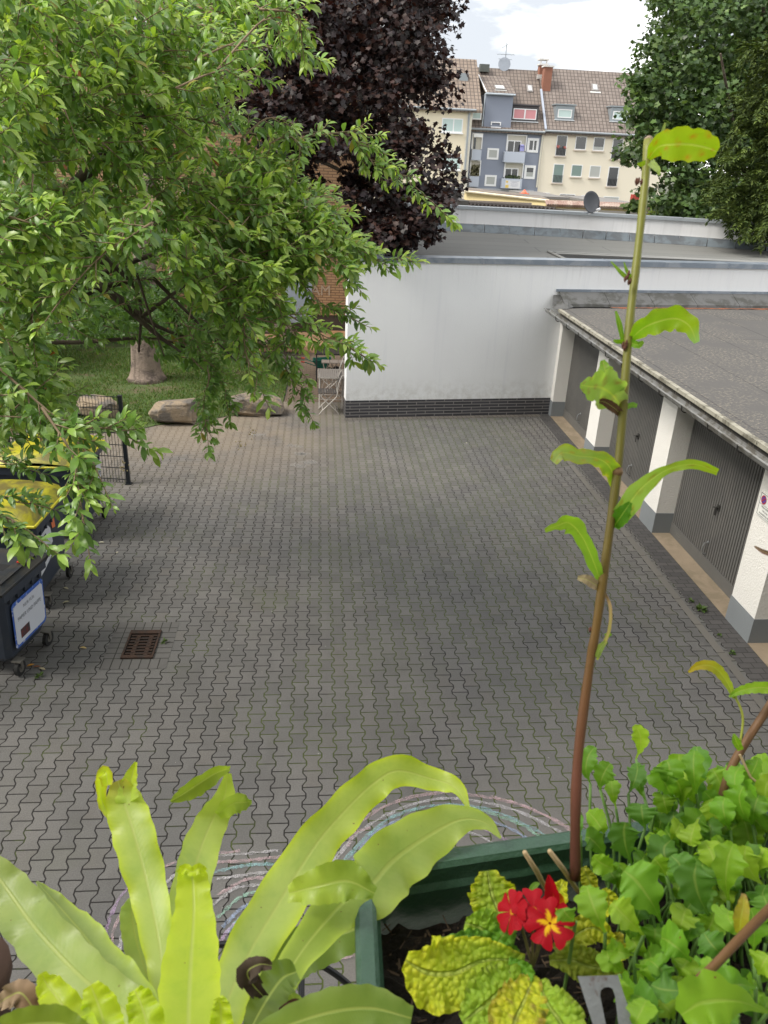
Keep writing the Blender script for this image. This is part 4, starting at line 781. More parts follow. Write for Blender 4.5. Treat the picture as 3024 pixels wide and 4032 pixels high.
# hidden side of the crown (over and behind the camera's left) so that the inside is really shaded
N = 900; th = rng.uniform(0, 6.283, N); ph = rng.uniform(.05, 1.45, N); rr = rng.uniform(.82, 1.0, N)
C0 = np.array([-4.0, 7.4, 4.6]); PP = C0+np.c_[np.cos(th)*np.cos(ph)*3.0, np.sin(th)*np.cos(ph)*3.0, np.sin(ph)*3.6]*rr[:, None]
uvz = (PP-CAM) @ RW; U = CX+FPX*uvz[:, 0]/uvz[:, 2]; Vv = CY+FPX*uvz[:, 1]/uvz[:, 2]
keep = (uvz[:, 2] > 3.5) & ((U < 880) | (Vv < 0)) & ((Vv < 850) | (U < 60)) & (U < 1000)
for p in PP[keep]: dr = norm(p-C0+rng.normal(0, 1, 3)); spray(p, dr, .36, 15, .11, .5, .3, False)
V, F, C = cat(parts); build_np('foliage', V, F, leafgreen, tree, C)
print('evergreen leaves', len(F)//12)
# pale berry clusters
for x, y in [(345, 455), (350, 395), (385, 418), (612, 178), (330, 430), (545, 935), (598, 632), (650, 668), (320, 205), (520, 960), (268, 1010), (200, 1075), (205, 965)]:
    c = atd(x*k18, y*k18, depth_at(x*k18)-.15)
    b = MB()
    for _ in range(14):
        p = c+rng.normal(0, .018, 3); b.tube([p-[0, 0, .005], p, p+[0, 0, .005]], [.002, .005, .002], 5)
    build('seed_head', b, mat('seed_cream', (.45, .36, .20), .8), tree)

# ---- generic crowns ---------------------------------------------------------------------------
def crown(zs, lsize, cols, shape, spread=.5, flat=.55, light=None):
    ps = []
    for poly, ncl, d0, d1, rcl, nl in zs:
        uv = poly_pts(poly, ncl); P = unproj(uv, rng.uniform(d0, d1, ncl)); 
        for p in P:
            r = rcl*rng.uniform(.55, 1.2); n = int(nl*rng.uniform(.6, 1.3)); q = norm(rng.normal(0, 1, (n, 3)))*(rng.random((n, 1))**.5)*r*np.array([1, 1, .6]); pos = p+q
            t = norm(q*np.array([1, 1, .3])/r+rng.normal(0, .5, (n, 3))+np.array([0, 0, -.35])); u = norm(np.array([0, -.25, 1.])+rng.normal(0, flat, (n, 3))); s = norm(np.cross(t, u)); u = np.cross(s, t)
            c = np.array(cols)[rng.integers(0, len(cols), n)]*rng.uniform(.7, 1.3, (n, 1))*rng.uniform(.8, 1.2); ps.append(leaves(pos, t, s, u, lsize*rng.uniform(.65, 1.15, n), c, shape))
    return cat(ps)
# purple maple
mt = thing('purple_maple', 'large dark purple-leaved maple with a pale trunk standing on the lawn', 'tree', (-4.0, 18.3, 0))
mcols = [(.030, .016, .016), (.024, .014, .015), (.042, .019, .016), (.026, .019, .022), (.055, .024, .016), (.022, .018, .016)]
mz = [([(470, -60), (980, -60), (965, 60), (935, 100), (968, 160), (965, 205), (930, 230), (900, 250), (960, 285), (900, 300), (830, 290), (780, 330), (640, 330), (560, 260), (470, 240), (430, 190), (520, 100)], 230, 14.6, 18.8, .62, 118),
      ([(440, 180), (560, 160), (660, 250), (680, 340), (600, 340), (520, 280), (450, 240)], 48, 14.5, 15.6, .5, 110),
      ([(755, 340), (790, 300), (860, 290), (925, 300), (960, 350), (985, 385), (970, 415), (950, 440), (960, 470), (920, 530), (880, 530), (820, 520), (780, 500), (740, 480), (725, 440), (752, 410)], 56, 14.8, 16.6, .40, 100),
      ([(780, 460), (960, 440), (940, 500), (890, 528), (830, 525), (770, 500)], 26, 14.8, 15.6, .34, 90),
      ([(600, 330), (675, 330), (680, 400), (620, 430), (560, 480)], 14, 16, 17.5, .4, 70),
      ([(470, -60), (960, -60), (900, 180), (500, 180)], 60, 16, 20, .6, 100)]
V, F, C = crown(mz, .115, mcols, (ML, MF)); build_np('foliage', V, F, leafmat('purple_leaf', .5, .12, .35, (1.2, .5, .6)), mt, C); print('maple', len(F)//12)
b = MB(); B0 = np.array([-4.05, 18.45, 0]); pb = mat('pale_bark', (.26, .20, .16), .9, .3, 5, 1., 22, col2=(.13, .10, .085), streak=((.10, .075, .06), .8), bd=.03)
tp_ = spline([B0, B0+[0, 0, .5], B0+[.05, 0, 1.6], B0+[.3, 0, 3.6], B0+[.8, 0, 6], B0+[1.3, .1, 9]], 20); b.tube(tp_, [.50, .40, .355, .335, .32, .31]+list(np.linspace(.30, .14, 14)), 14)
for a_ in (): b.tube(spline([B0+[math.cos(a_)*.62, math.sin(a_)*.62, -.03], B0+[math.cos(a_)*.44, math.sin(a_)*.44, .03], B0+[math.cos(a_)*.26, math.sin(a_)*.26, .22]], 6), np.linspace(.02, .07, 6), 7)
build('trunk', b, pb, mt, True); b = MB()
for pts, d0, d1, r0 in [([(470, 420), (600, 330), (690, 215), (740, 160), (790, 90), (800, 20)], 17, 16.5, .11), ([(480, 400), (620, 330), (760, 380), (860, 430)], 17, 15.8, .07), ([(690, 215), (820, 200), (930, 190)], 16.7, 16, .05), ([(600, 330), (560, 200), (560, 40)], 17, 17, .09), ([(480, 420), (650, 440), (800, 490)], 16.8, 15.4, .05), ([(740, 160), (860, 100), (960, 40)], 16.6, 16, .05), ([(790, 90), (840, 30), (900, -20)], 16.5, 16.5, .04)]:
    m = len(pts); bough([atd(x*k18, y*k18, d0+(d1-d0)*i/(m-1)) for i, (x, y) in enumerate(pts)], 12, r0, r0*.3, b)
b.tube(spline([tp_[12], atd(470*k18, 420*k18, 17)], 5), [.14, .13, .12, .11, .11], 8); build('limbs', b, bark, mt, True)
# large green tree on the right
rt = thing('maple_tree', 'big broad green tree on the right hanging over the white parapet', 'tree', (16.5, 29, 0))
gcols = [(.070, .125, .038), (.090, .155, .042), (.055, .100, .035), (.125, .190, .055), (.080, .135, .045)]
oz = [([(1440, -60), (1800, -60), (1800, 400), (1560, 480), (1440, 470), (1385, 440), (1395, 400), (1360, 360), (1352, 300), (1375, 270), (1352, 240), (1380, 220), (1372, 170), (1420, 130), (1388, 105), (1440, 70), (1425, 30)], 300, 22.5, 27, .75, 105),
      ([(1440, -60), (1760, -60), (1760, 420), (1440, 440), (1400, 260)], 150, 26, 30, .9, 105),
      ([(1430, 440), (1700, 420), (1700, 500), (1600, 500), (1560, 500), (1540, 510), (1500, 490), (1440, 470)], 44, 22.0, 24, .5, 85),
      ([(1525, 480), (1560, 480), (1555, 510), (1535, 512)], 6, 21.3, 21.9, .35, 60), ([(1590, 480), (1625, 480), (1610, 505)], 5, 21.3, 21.9, .3, 60), ([(1365, 440), (1400, 440), (1395, 470), (1380, 462)], 3, 24, 24.6, .3, 50)]
V, F, C = crown(oz, .17, gcols, (ML, MF), flat=.5); build_np('foliage', V, F, leafmat('maple_leaf', .42, .25, .4), rt, C); print('right', len(F)//12)
b = MB(); R0 = np.array([16.5, 29, 0]); b.tube(spline([R0, R0+[0, 0, 3], R0+[.1, 0, 7], R0+[0, 0, 13]], 12), np.linspace(.45, .12, 12), 10); build('trunk', b, bark, rt, True); b = MB()
for e in [(11, 24, 8), (12, 25, 11), (18, 26, 9), (13, 25, 6), (17, 24, 12), (11.5, 25, 5)]: b.tube(spline([R0+[0, 0, e[2]*.45], (R0+np.array(e)*[1, 1, 1])/2+[0, -0, e[2]*.12], e], 8), np.linspace(.16, .03, 8), 6)
build('limbs', b, bark, rt, True)
# yew in front of it at the frame edge
yt = thing('yew_tree', 'dark feathery yew at the right edge in front of the big green tree', 'tree', (13.4, 21.6, 0))
ycols = [(.060, .090, .020), (.085, .125, .026), (.045, .070, .020), (.12, .16, .035)]
ps = []
def needles(uv, dep, n_each, size):
    P = unproj(uv, dep)
    for p in P:
        d = norm(np.array([-.65, -.35, -.30])+rng.normal(0, .35, 3)); n = n_each; q = rng.uniform(0, .55, n)
        pos = p+d*q[:, None]+np.array([0, 0, -.25])*(q[:, None]**2); a = norm(np.cross(d, [0, 0, 1.])); t = norm(d*.9+a*rng.choice([-1, 1], n)[:, None]*rng.uniform(.4, 1.1, (n, 1))+rng.normal(0, .25, (n, 3))); u = norm(np.array([0, 0, 1.])+rng.normal(0, .3, (n, 3))); s = norm(np.cross(t, u)); u = np.cross(s, t)
        c = np.array(ycols)[rng.integers(0, 4, n)]*rng.uniform(.7, 1.25, (n, 1))*rng.uniform(.75, 1.25); ps.append(leaves(pos, t, s, u, size*rng.uniform(.7, 1.3, n), c, (SL, SF), .42))
yp = [(1700, 60), (1645, 90), (1610, 105), (1640, 150), (1605, 190), (1610, 250), (1580, 270), (1605, 310), (1560, 330), (1585, 370), (1540, 390), (1545, 430), (1580, 470), (1620, 500), (1760, 540), (1760, 60)]
uv = poly_pts(yp, 620); needles(uv, rng.uniform(18.6, 20.6, 620), 42, .15)
V, F, C = cat(ps); build_np('foliage', V, F, leafmat('yew_leaf', .6, .15, .25), yt, C)
b = MB(); b.tube(spline([(13.4, 21.6, 0), (13.3, 21.6, 4), (13.4, 21.5, 9)], 8), np.linspace(.25, .06, 8), 8); build('trunk', b, bark, yt, True)
# shrub behind the maple leaves (green, olive) and yellow plant
sb = thing('garden_shrub', 'olive green bushy shrub between the purple leaves in front of the cream house', 'shrub', atd(850*k18, 470*k18, 27)*[1, 1, 0])
V, F, C = crown([([(820, 400), (890, 385), (920, 430), (905, 490), (850, 500), (815, 470)], 26, 26, 28, .5, 90)], .14, [(.09, .13, .03), (.12, .15, .04), (.06, .09, .025)], (SL, SF)); build_np('foliage', V, F, leafmat('shrub_leaf', .6, .2, .2), sb, C)
sb2 = thing('garden_shrub', 'bright yellow-green bush beside the mossy roof at the edge of the big tree', 'shrub', atd(1430*k18, 455*k18, 26)*[1, 1, 0])
V, F, C = crown([([(1410, 448), (1445, 440), (1450, 462), (1415, 468)], 9, 24.4, 25.5, .3, 70)], .11, [(.30, .36, .05), (.22, .32, .05)], (SL, SF)); build_np('foliage', V, F, MC.get('x') or leafmat('bush_leaf', .6, .3, .2), sb2, C)
# shrubbery in the garden behind the evergreen (seen through its inside)
for i, (x, y, r) in enumerate([(-9.2, 19.5, 2.6), (-7.6, 22.6, 2.4), (-12.2, 17.0, 3.0), (-5.2, 23.4, 1.4)]):
    sh_ = thing('garden_hedge', ['wide dark laurel shrub left of the maple trunk beyond the lawn', 'dark shrub against the brick house behind the lawn', 'tall dark shrub at the far left end of the lawn', 'low dark shrub against the brick wall right of the maple trunk'][i], 'shrub', (x, y, 0))
    n = 5200; q = norm(rng.normal(0, 1, (n, 3))); q[:, 2] = abs(q[:, 2]); lump = 1+.16*np.sin(q[:, :1]*9+i)+.14*np.cos(q[:, 1:2]*8+q[:, 2:]*7); pos = np.array([x, y, .1])+q*np.array([r, r*.7, [3.4, 4.2, 3.8, 1.7][i]])*rng.uniform(.72, 1.0, (n, 1))*lump
    t, s, u = frames(n, q+rng.normal(0, .6, (n, 3))); c = OLD[rng.integers(0, 4, n)]*rng.uniform(.6, 1.2, (n, 1)); V, F, C = leaves(pos, t, s, u, rng.uniform(.11, .2, n), c, (SL, SF)); build_np('foliage', V, F, leafgreen, sh_, C)

# ================================================================== things in the yard
# ---- drain grate with its ring of small pavers
sheet('drain_surround', [(-2.31, 7.2), (-1.61, 7.2), (-1.61, 7.72), (-2.31, 7.72)], .0045, brick('surround_pavers', (.088, .084, .080), (.10, .095, .09), (.018, .016, .012), .2, .1, .006, ax='xy', off=0, bump=.6, big=.2))
su2 = brick('surround_pavers_upright', (.088, .084, .080), (.10, .095, .09), (.018, .016, .012), .1, .2, .006, ax='xy', off=0, bump=.6, big=.2)
sheet('drain_surround', [(-2.31, 7.72), (-1.61, 7.72), (-1.61, 7.92), (-2.31, 7.92)], .0045, su2); sheet('drain_surround', [(-2.31, 7.01), (-1.61, 7.01), (-1.61, 7.2), (-2.31, 7.2)], .0045, su2)
rust = mat('rusty_iron', (.050, .030, .022), .85, .35, 14, .5, 80, col2=(.035, .026, .022), spec=.2); dr = thing('drain_grate', 'rusty rectangular iron drain grate set in the paving', 'drain', (-1.95, 7.45, .005))
gx0, gx1, gy0, gy1 = -2.175, -1.865, 7.455, 7.96
gx0, gx1, gy0, gy1 = -2.105, -1.80, 7.21, 7.71
b = MB(); b.box(gx0-.02, gx0, gy0-.02, gy1+.02, .004, .026); b.box(gx1, gx1+.02, gy0-.02, gy1+.02, .004, .026); b.box(gx0, gx1, gy0-.02, gy0+.03, .004, .025); b.box(gx0, gx1, gy1-.05, gy1+.02, .004, .025); build('frame', b, rust, dr)
b = MB(); b.box(gx0, gx1, gy0+.03, gy1-.05, .0048, .0055); build('pit_shade', b, mat('pit_shade_black', (.012, .010, .009), .9), dr)  # flat black sheet, painted for the darkness of the hole below the bars
for i in range(7): yy = gy0+.055+i*.058; b = MB(); b.box(gx0+.012, gx1-.012, yy, yy+.020, .008, .021); build('bar', b, rust, dr)
for i in (0, 1):
    for j in range(7): xx = gx0+.07+i*.14; yy = gy0+.055+j*.058-.03; b = MB(); b.box(xx, xx+.045, yy, yy+.028, .008, .019); build('cross_rib', b, rust, dr)

# ---- boulders
stone = mat('sandstone', (.27, .21, .145), .92, .3, 3.2, 1., 22, col2=(.13, .115, .10), c2=(.42, .58), bd=.02)
def boulder(nm, cx, cy, lx, ly, h, rot, seed, label):
    r_ = np.random.default_rng(seed); import bmesh
    bm = bmesh.new(); bmesh.ops.create_icosphere(bm, subdivisions=4, radius=1)
    P = np.array([v.co[:] for v in bm.verts]); P = np.sign(P)*np.abs(P)**.42
    planes = norm(r_.normal(0, 1, (14, 3)))
    for n_ in planes: d = P @ n_; lim = r_.uniform(.74, .98)*np.max(d)*.92; P -= np.outer(np.clip(d-lim, 0, None), n_)
    P += norm(P)*(.015*np.sin(P[:, :1]*7+seed)+.02*np.sin(P[:, 1:2]*9+P[:, 2:]*15+seed)+.012*np.sin(P[:, :1]*31+P[:, 2:]*27)+.008*r_.normal(0, 1, (len(P), 1)))
    P *= np.array([lx/2, ly/2, h/2]); P[:, 2] += h/2-.04; P[:, 2] += P[:, 0]*r_.uniform(-.08, .08)
    c, s_ = math.cos(rot), math.sin(rot); P = np.c_[P[:, 0]*c-P[:, 1]*s_+cx, P[:, 0]*s_+P[:, 1]*c+cy, P[:, 2]]
    f = [tuple(v.index for v in fc.verts) for fc in bm.faces]; bm.free(); b_ = MB(); b_.add(P, f); o = build(nm, b_, stone, origin=(cx, cy, 0)); tag(o, label, 'boulder', 'boulders along the lawn edge')
boulder('boulder', -2.88, 15.36, 1.02, .62, .52, .10, 3, 'blocky sandstone boulder on the lawn edge, between the fence post and the hanging branch')
boulder('boulder', -1.28, 15.98, 1.12, .72, .46, .22, 8, 'broad flat-topped sandstone boulder beside the path to the brick house')
p = atz(*D(215, 905)); boulder('boulder', p[0]-.1, p[1]+.25, 1.0, .6, .42, -.15, 15, 'sandstone boulder seen through the bars of the black metal fence')

# ---- fence
fblack = mat('fence_black', (.020, .024, .030), .45, .1, 5, metal=.3)
def fence(lab, a, b_, h, post_end):
    a, b_ = np.array(a, float), np.array(b_, float); d = b_-a; ln = np.linalg.norm(d); d /= ln; n_ = np.array([-d[1], d[0], 0])
    f = thing('mesh_fence', lab, 'fence', (a[0], a[1], 0), 'black mesh fence panels'); m_ = MB(); k = int(ln/.05)
    for i in range(k+1): q = a+d*(i*.05); m_.obox(q-d*.0028-n_*.0028, d*.0056, n_*.0056, (0, 0, h))
    build('upright_bars', m_, fblack, f); m_ = MB()
    for z in np.arange(.05, h, .2):
        for s_ in (-1, 1): m_.obox(a+[0, 0, z]+n_*(s_*.007)-n_*.0035, d*ln, n_*.007, (0, 0, .007))
    build('cross_bars', m_, fblack, f)
    if post_end: m_ = MB(); q = a; m_.box(q[0]-.03, q[0]+.03, q[1]-.03, q[1]+.03, 0, h+.03); m_.box(q[0]-.034, q[0]+.034, q[1]-.034, q[1]+.034, h+.03, h+.042); m_.box(q[0]-.05, q[0]+.05, q[1]-.05, q[1]+.05, .004, .014); build('post', m_, fblack, f)
fence('black wire mesh fence panel ending in a square post beside the bins', (-3.10, 12.1, .02), (-5.8, 12.45, .02), 1.46, True)
fence('black wire mesh fence running behind the bins at the left edge', (-4.95, 12.2, .02), (-5.05, 7.2, .02), 1.46, True)

# ---- waste bins
def plastic(name, c, dirt=(.05, .045, .03), amt=.4): return mat(name, c, .42, .08, 5, .12, 70, col2=dirt, c2=(.5, .72), spec=.45)
bodym = plastic('bin_anthracite', (.034, .044, .064), (.05, .058, .07)); lidy = mat('lid_yellow', (.40, .37, .010), .42, .12, 3, .15, 70, col2=(.13, .11, .02), c2=(.40, .62)); lidk = mat('lid_anthracite', (.020, .023, .028), .65, .1, 5, .12, 70, col2=(.035, .033, .03), spec=.25); rubber = mat('rubber', (.022, .022, .022), .8); cast = mat('castor_steel', (.20, .19, .17), .5, .3, 12, metal=.6)
def bin_(lab, o, ang_, W, Dp, H, lid, part, yellow):
    """o: bottom corner nearest the camera on the yard side; W along the yard, Dp away from it"""
    a = np.array([-math.sin(ang_), math.cos(ang_), 0]); a = np.array([math.sin(ang_), math.cos(ang_), 0]); dvec = np.array([-math.cos(ang_), math.sin(ang_), 0]); o = np.array([*o, 0.])
    t = thing('waste_bin', lab, 'waste bin', o, 'large wheeled waste bins in a row')
    P = lambda x, y, z: o+a*x+dvec*y+np.array([0, 0, z])
    zb, zt = .17, H; ins, fl = .07, .0; m_ = MB(); segs = [(zb, .09, .09), (zb+.05, .06, .06), (zb+.45*(zt-zb), .03, .025), (zt-.12, .0, .0)]
    def ring(ix, iy, z, c=.05):
        x0, x1, y0, y1 = ix, W-ix, iy, Dp-iy; return [P(x0+c, y0, z), P(x1-c, y0, z), P(x1, y0+c, z), P(x1, y1-c, z), P(x1-c, y1, z), P(x0+c, y1, z), P(x0, y1-c, z), P(x0, y0+c, z)]
    V = []; 
    for z, ix, iy in segs: V += ring(ix, iy, z)
    F = [tuple(range(8))]+[(8*k+i, 8*k+8+i, 8*k+8+(i+1) % 8, 8*k+(i+1) % 8) for k in range(3) for i in range(8)]; m_.add(V, F)
    build('body', m_, bodym, t)
    m_ = MB(); V = ring(-.035, -.035, zt-.12)+ring(-.035, -.035, zt)+ring(.02, .02, zt)+ring(.02, .02, zt-.12); F = [(i, 8+i, 8+(i+1) % 8, (i+1) % 8) for i in range(8)]+[(8+i, 16+i, 16+(i+1) % 8, 8+(i+1) % 8) for i in range(8)]+[(24+i, i, (i+1) % 8, 24+(i+1) % 8) for i in range(8)]; m_.add(V, F)
    rim = build('rim', m_, bodym, t)
    for k in range(5): x = W*(.12+.17*k); m_ = MB(); m_.obox(P(x, -.037, zt-.10), a*.018, dvec*.03, (0, 0, -.075)); build('rib', m_, bodym, t)
    # lid
    m_ = MB(); nx, ny = 14, 16; V = []
    for j in range(ny+1):
        for i in range(nx+1):
            u, v = i/nx, j/ny; e = min(u, 1-u, .12)/.12; f_ = min(v, 1-v, .12)/.12; z = zt+.012+(.10 if yellow else .045)*(math.sin(min(1, e)*1.57)*math.sin(min(1, f_)*1.57))**.5+(.05 if yellow else .0)*math.sin(v*3.14)
            V.append(P(-.045+u*(W+.09), -.045+v*(Dp+.07), z))
    for j in range(ny):
        for i in range(nx): q = j*(nx+1)+i; m_.f.append((q, q+nx+1, q+nx+2, q+1))
    m_.v = [tuple(v) for v in V]; lid_o = build('lid', m_, lid, t, True)
    m_ = MB(); V = [P(-.05, -.05, zt+.004), P(W+.05, -.05, zt+.004), P(W+.05, Dp+.03, zt+.004), P(-.05, Dp+.03, zt+.004)]; m_.tube(V+[V[0]], .018, 6); build('lid_edge', m_, lidy2 if yellow else lidk, lid_o)
    if not yellow:
        m_ = MB(); m_.obox(P(W*.42, .15, zt+.054), a*.13, dvec*.12, (0, 0, .004)); build('recess', m_, mat('recess_black', (.008, .008, .009), .8), lid_o)
        m_ = MB(); m_.obox(P(W*.10, .02, zt+.05), a*W*.8, dvec*.04, (0, 0, .012)); build('grip', m_, lidk, lid_o)
    # castors
    for x in (.10, W-.14):
        for y in (.01, Dp-.14):
            m_ = MB(); c = P(x+.02, y, .085); m_.lathe(c-dvec*.022, dvec, [(0, .045), (.003, .083), (.041, .083), (.044, .045)], 18); w_ = build('wheel', m_, rubber, t)
            m_ = MB(); m_.lathe(c-dvec*.025, dvec, [(0, .02), (.001, .042), (.049, .042), (.05, .02)], 14); build('hub', m_, cast, w_)
            m_ = MB(); m_.obox(c+np.array([0, 0, .0])-dvec*.036-a*.02, a*.04, dvec*.006, (0, 0, .10)); m_.obox(c-dvec*-.030-a*.02, a*.04, dvec*.006, (0, 0, .10)); m_.obox(c-dvec*.05-a*.05+[0, 0, .095], a*.10, dvec*.10, (0, 0, .012)); build('castor_fork', m_, cast, t)
    return t, P
lidy2 = mat('lid_yellow_rim', (.55, .50, .02), .4, .1, 4, col2=(.3, .26, .03), c2=(.5, .7))
# paper bin (nearest)
t1, P1 = bin_('dark wheeled bin nearest the camera with a blue-edged paper recycling label', (-3.10, 6.82), rad(12), .80, 1.15, 1.05, lidk, 'p', False)
a_ = np.array([math.sin(rad(12)), math.cos(rad(12)), 0]); d_ = np.array([-math.cos(rad(12)), math.sin(rad(12)), 0])
LZ0, LZ1 = .30, .84
def LB(x, z, off): return P1(x, .038*(1-(z-.17)/.76)-.004-off, z)     # point on the leaning front face
def quad(m_, x0, x1, z0, z1, off, c=0.): m_.add([LB(x0+c, z0, off), LB(x1-c, z0, off), LB(x1, z0+c, off), LB(x1, z1-c, off), LB(x1-c, z1, off), LB(x0+c, z1, off), LB(x0, z1-c, off), LB(x0, z0+c, off)], [(0, 1, 2, 3, 4, 5, 6, 7)])
b = MB(); quad(b, .13, .72, LZ0, LZ1, .012, .03); lab = build('paper_label', b, mat('label_blue', (.05, .13, .48), .5, .15, 20, col2=(.5, .55, .7), c2=(.55, .62)), t1)
b = MB(); quad(b, .155, .70, LZ0+.03, LZ1-.045, .014, .03); build('label_field', b, mat('label_white', (.62, .65, .72), .5, .05, 4, col2=(.50, .50, .52), c2=(.6, .75)), lab)
tm = mat('label_text', (.16, .17, .21), .6, .3, 40); txm = MB()
for s_, zz, sz_, sx_ in (('NUR FÜR', .70, .055, .9), ('PAPIER UND PAPPE', .595, .066, .78)):
    q = text_mb(s_, (0, 0, 0), (1, 0, 0), (0, 1, 0), sz_, sx=sx_)
    txm.add([LB(.43+v[0], zz+v[1], .0155) for v in q.v], q.f)
build('label_print', txm, tm, lab)
b = MB(); quad(b, .235, .40, .375, .485, .0155); build('label_picture', b, mat('label_picture', (.16, .045, .04), .5, .5, 30, col2=(.05, .05, .06), c2=(.45, .55)), lab)
b = MB(); b.obox(P1(.60, .62, 1.115), a_*.10+d_*.02, d_*.12, (0, 0, .002)); build('inspection_sticker', b, mat('sticker_green', (.18, .36, .32), .6, .2, 30), t1)
b = MB(); b.obox(P1(.50, .05, 1.12), a_*.03, d_*.05, (0, 0, .012)); build('red_clip', b, mat('red_clip', (.55, .03, .02), .5), t1)
b = MB(); c = P1(.30, .30, 1.115); b.add([c, c+a_*.06+[0, 0, .015], c+a_*.05+d_*.06+[0, 0, .03], c+d_*.04+[0, 0, .01]], [(0, 1, 2, 3)]); b = build('paper_scrap', b, mat('paper', (.7, .7, .7), .8)); tag(b, 'small scrap of white paper lying on the lid of the nearest dark bin', 'paper scrap')
# recycling bins with yellow lids
t2, P2 = bin_('wheeled bin with a dirty yellow lid and torn white stickers, second from the camera', (-3.20, 8.15), rad(3), .98, 1.1, 1.15, lidy, 'y', True)
def st(P_, pts, off, name, m_, par): b_ = MB(); b_.add([P_(x, -.0+.04*(1-(z-.17)/.9)-off, z) for x, z in pts], [tuple(range(len(pts)))]); return build(name, b_, m_, par)
wst = mat('sticker_white', (.62, .64, .68), .5, .08, 8, col2=(.4, .4, .42), c2=(.6, .7)); kst = mat('sticker_black', (.05, .05, .06), .5)
st(P2, [(.02, .92), (.40, .96), (.46, .90), (.50, .70), (.36, .66), (.20, .60), (.10, .66), (.04, .62)], .008, 'sticker', wst, t2)
st(P2, [(.02, .56), (.24, .56), (.42, .60), (.44, .55), (.20, .48), (.0, .44)], .008, 'sticker', wst, t2)
st(P2, [(.02, .87), (.32, .90), (.32, .85), (.02, .82)], .0095, 'sticker_stripe', kst, t2); st(P2, [(.06, .80), (.22, .81), (.22, .76), (.06, .75)], .0095, 'sticker_stripe', kst, t2)
st(P2, [(.50, .96), (.60, .97), (.62, .84), (.52, .86)], .008, 'orange_sticker', mat('sticker_orange', (.75, .20, .08), .5), t2)
b = MB(); q = text_mb('Gelbe Tonne', (0, 0, 0), (1, 0, 0), (0, 1, 0), .042); b.add([P2(.17+v[0], .008-.010, .855+v[1]) for v in q.v], q.f); build('sticker_print', b, wst, t2)
t3, P3 = bin_('wheeled bin with a yellow lid farthest from the camera, beside the fence post', (-3.20, 9.92), rad(3), 1.0, 1.1, 1.15, lidy, 'y', True)
st(P3, [(.60, .62), (.92, .66), (.94, .92), (.62, .86)], .008, 'sticker', wst, t3)
b = MB(); q = text_mb('AWB', (0, 0, 0), (1, 0, 0), (0, 1, 0), .12); b.add([P3(.77+v[0], .008-.011, .70+v[1]) for v in q.v], q.f); build('sticker_print', b, kst, t3)

# ---- folding chair, table, black table, wheelbarrow, picnic bench, toy, crate near the path
metalw = mat('chair_metal', (.42, .39, .36), .5, .15, 10, metal=.2); slatd = mat('dark_slats', (.055, .050, .048), .7, .15, 9); slatg = mat('grey_slats', (.16, .145, .135), .8, .15, 9)
def fold_chair(lab, ox, oy, rot=0.):
    t = thing('folding_chair', lab, 'chair', (ox, oy, 0), 'folding garden chairs beside the white wall'); c, s_ = math.cos(rot), math.sin(rot)
    T = lambda x, y, z: (ox+x*c-y*s_, oy+x*s_+y*c, z)
    for y in (0, .40):
        m_ = MB(); m_.tube(spline([T(.02, y, .0), T(.10, y, .10), T(.36, y, .36), T(.40, y, .46), T(.42, y, .66), T(.50, y, .86)], 12), .011, 6); build('leg', m_, metalw, t)
        m_ = MB(); m_.tube(spline([T(.44, y, .0), T(.36, y, .10), T(.10, y, .34), T(.02, y, .44)], 8), .011, 6); build('leg', m_, metalw, t)
    for x, z in ((.09, .09), (.37, .09), (.02, .44), (.40, .46)): m_ = MB(); m_.tube([T(x, 0, z), T(x, .40, z)], .008, 5); build('stretcher', m_, metalw, t)
    m_ = MB()
    for k in range(8): x = .0+k*.051; m_.obox(T(x, .01, .452), np.array(T(x+.042, .01, .452))-T(x, .01, .452), np.array(T(x, .39, .452))-T(x, .01, .452), (0, 0, .012))
    build('seat', m_, slatd, t); m_ = MB()
    for k in range(3): z = .66+k*.065; x = .425+k*.028; m_.obox(T(x, .0, z), np.array(T(x+.012, 0, z))-T(x, 0, z), np.array(T(x, .40, z))-T(x, 0, z), (.012, 0, .045))
    build('backrest', m_, slatd, t)
fold_chair('white metal folding chair with dark slats in front of the grey slatted table', .01, 16.0, .03)
fold_chair('metal folding chair standing behind the grey slatted table', .06, 17.35, -.1)
tb = thing('garden_table', 'small square folding table with grey slats behind the front chair', 'table', (.27, 16.7, 0)); m_ = MB()
for k in range(14): m_.box(-.01+k*.0415, .025+k*.0415, 16.36, 17.04, .705, .722)
build('tabletop', m_, slatg, tb)
m_ = MB(); m_.box(-.01, .57, 16.345, 16.357, .69, .72); m_.box(-.01, .57, 17.043, 17.055, .69, .72); build('apron', m_, metalw, tb)
for x in (.03, .53):
    m_ = MB(); m_.tube([(x, 16.40, 0), (x, 17.0, .70)], .011, 6); build('leg', m_, metalw, tb); m_ = MB(); m_.tube([(x+.02, 17.0, 0), (x+.02, 16.40, .70)], .011, 6); build('leg', m_, metalw, tb)
for y in (16.55, 16.9): m_ = MB(); m_.tube([(.03, y, .17), (.55, y, .17)], .008, 5); build('stretcher', m_, metalw, tb)
kt = thing('black_table', 'dark flat table beyond the wheelbarrow against the white building', 'table', (.35, 18.9, 0)); blk = mat('table_black', (.028, .028, .03), .45, .2, 5)
m_ = MB(); m_.box(-.08, .72, 18.5, 19.35, .68, .715); build('tabletop', m_, blk, kt)
for x, y in ((-.04, 18.55), (.66, 18.55), (-.04, 19.28), (.66, 19.28)): m_ = MB(); m_.tube([(x, y, 0), (x, y, .68)], .018, 6); build('leg', m_, blk, kt)
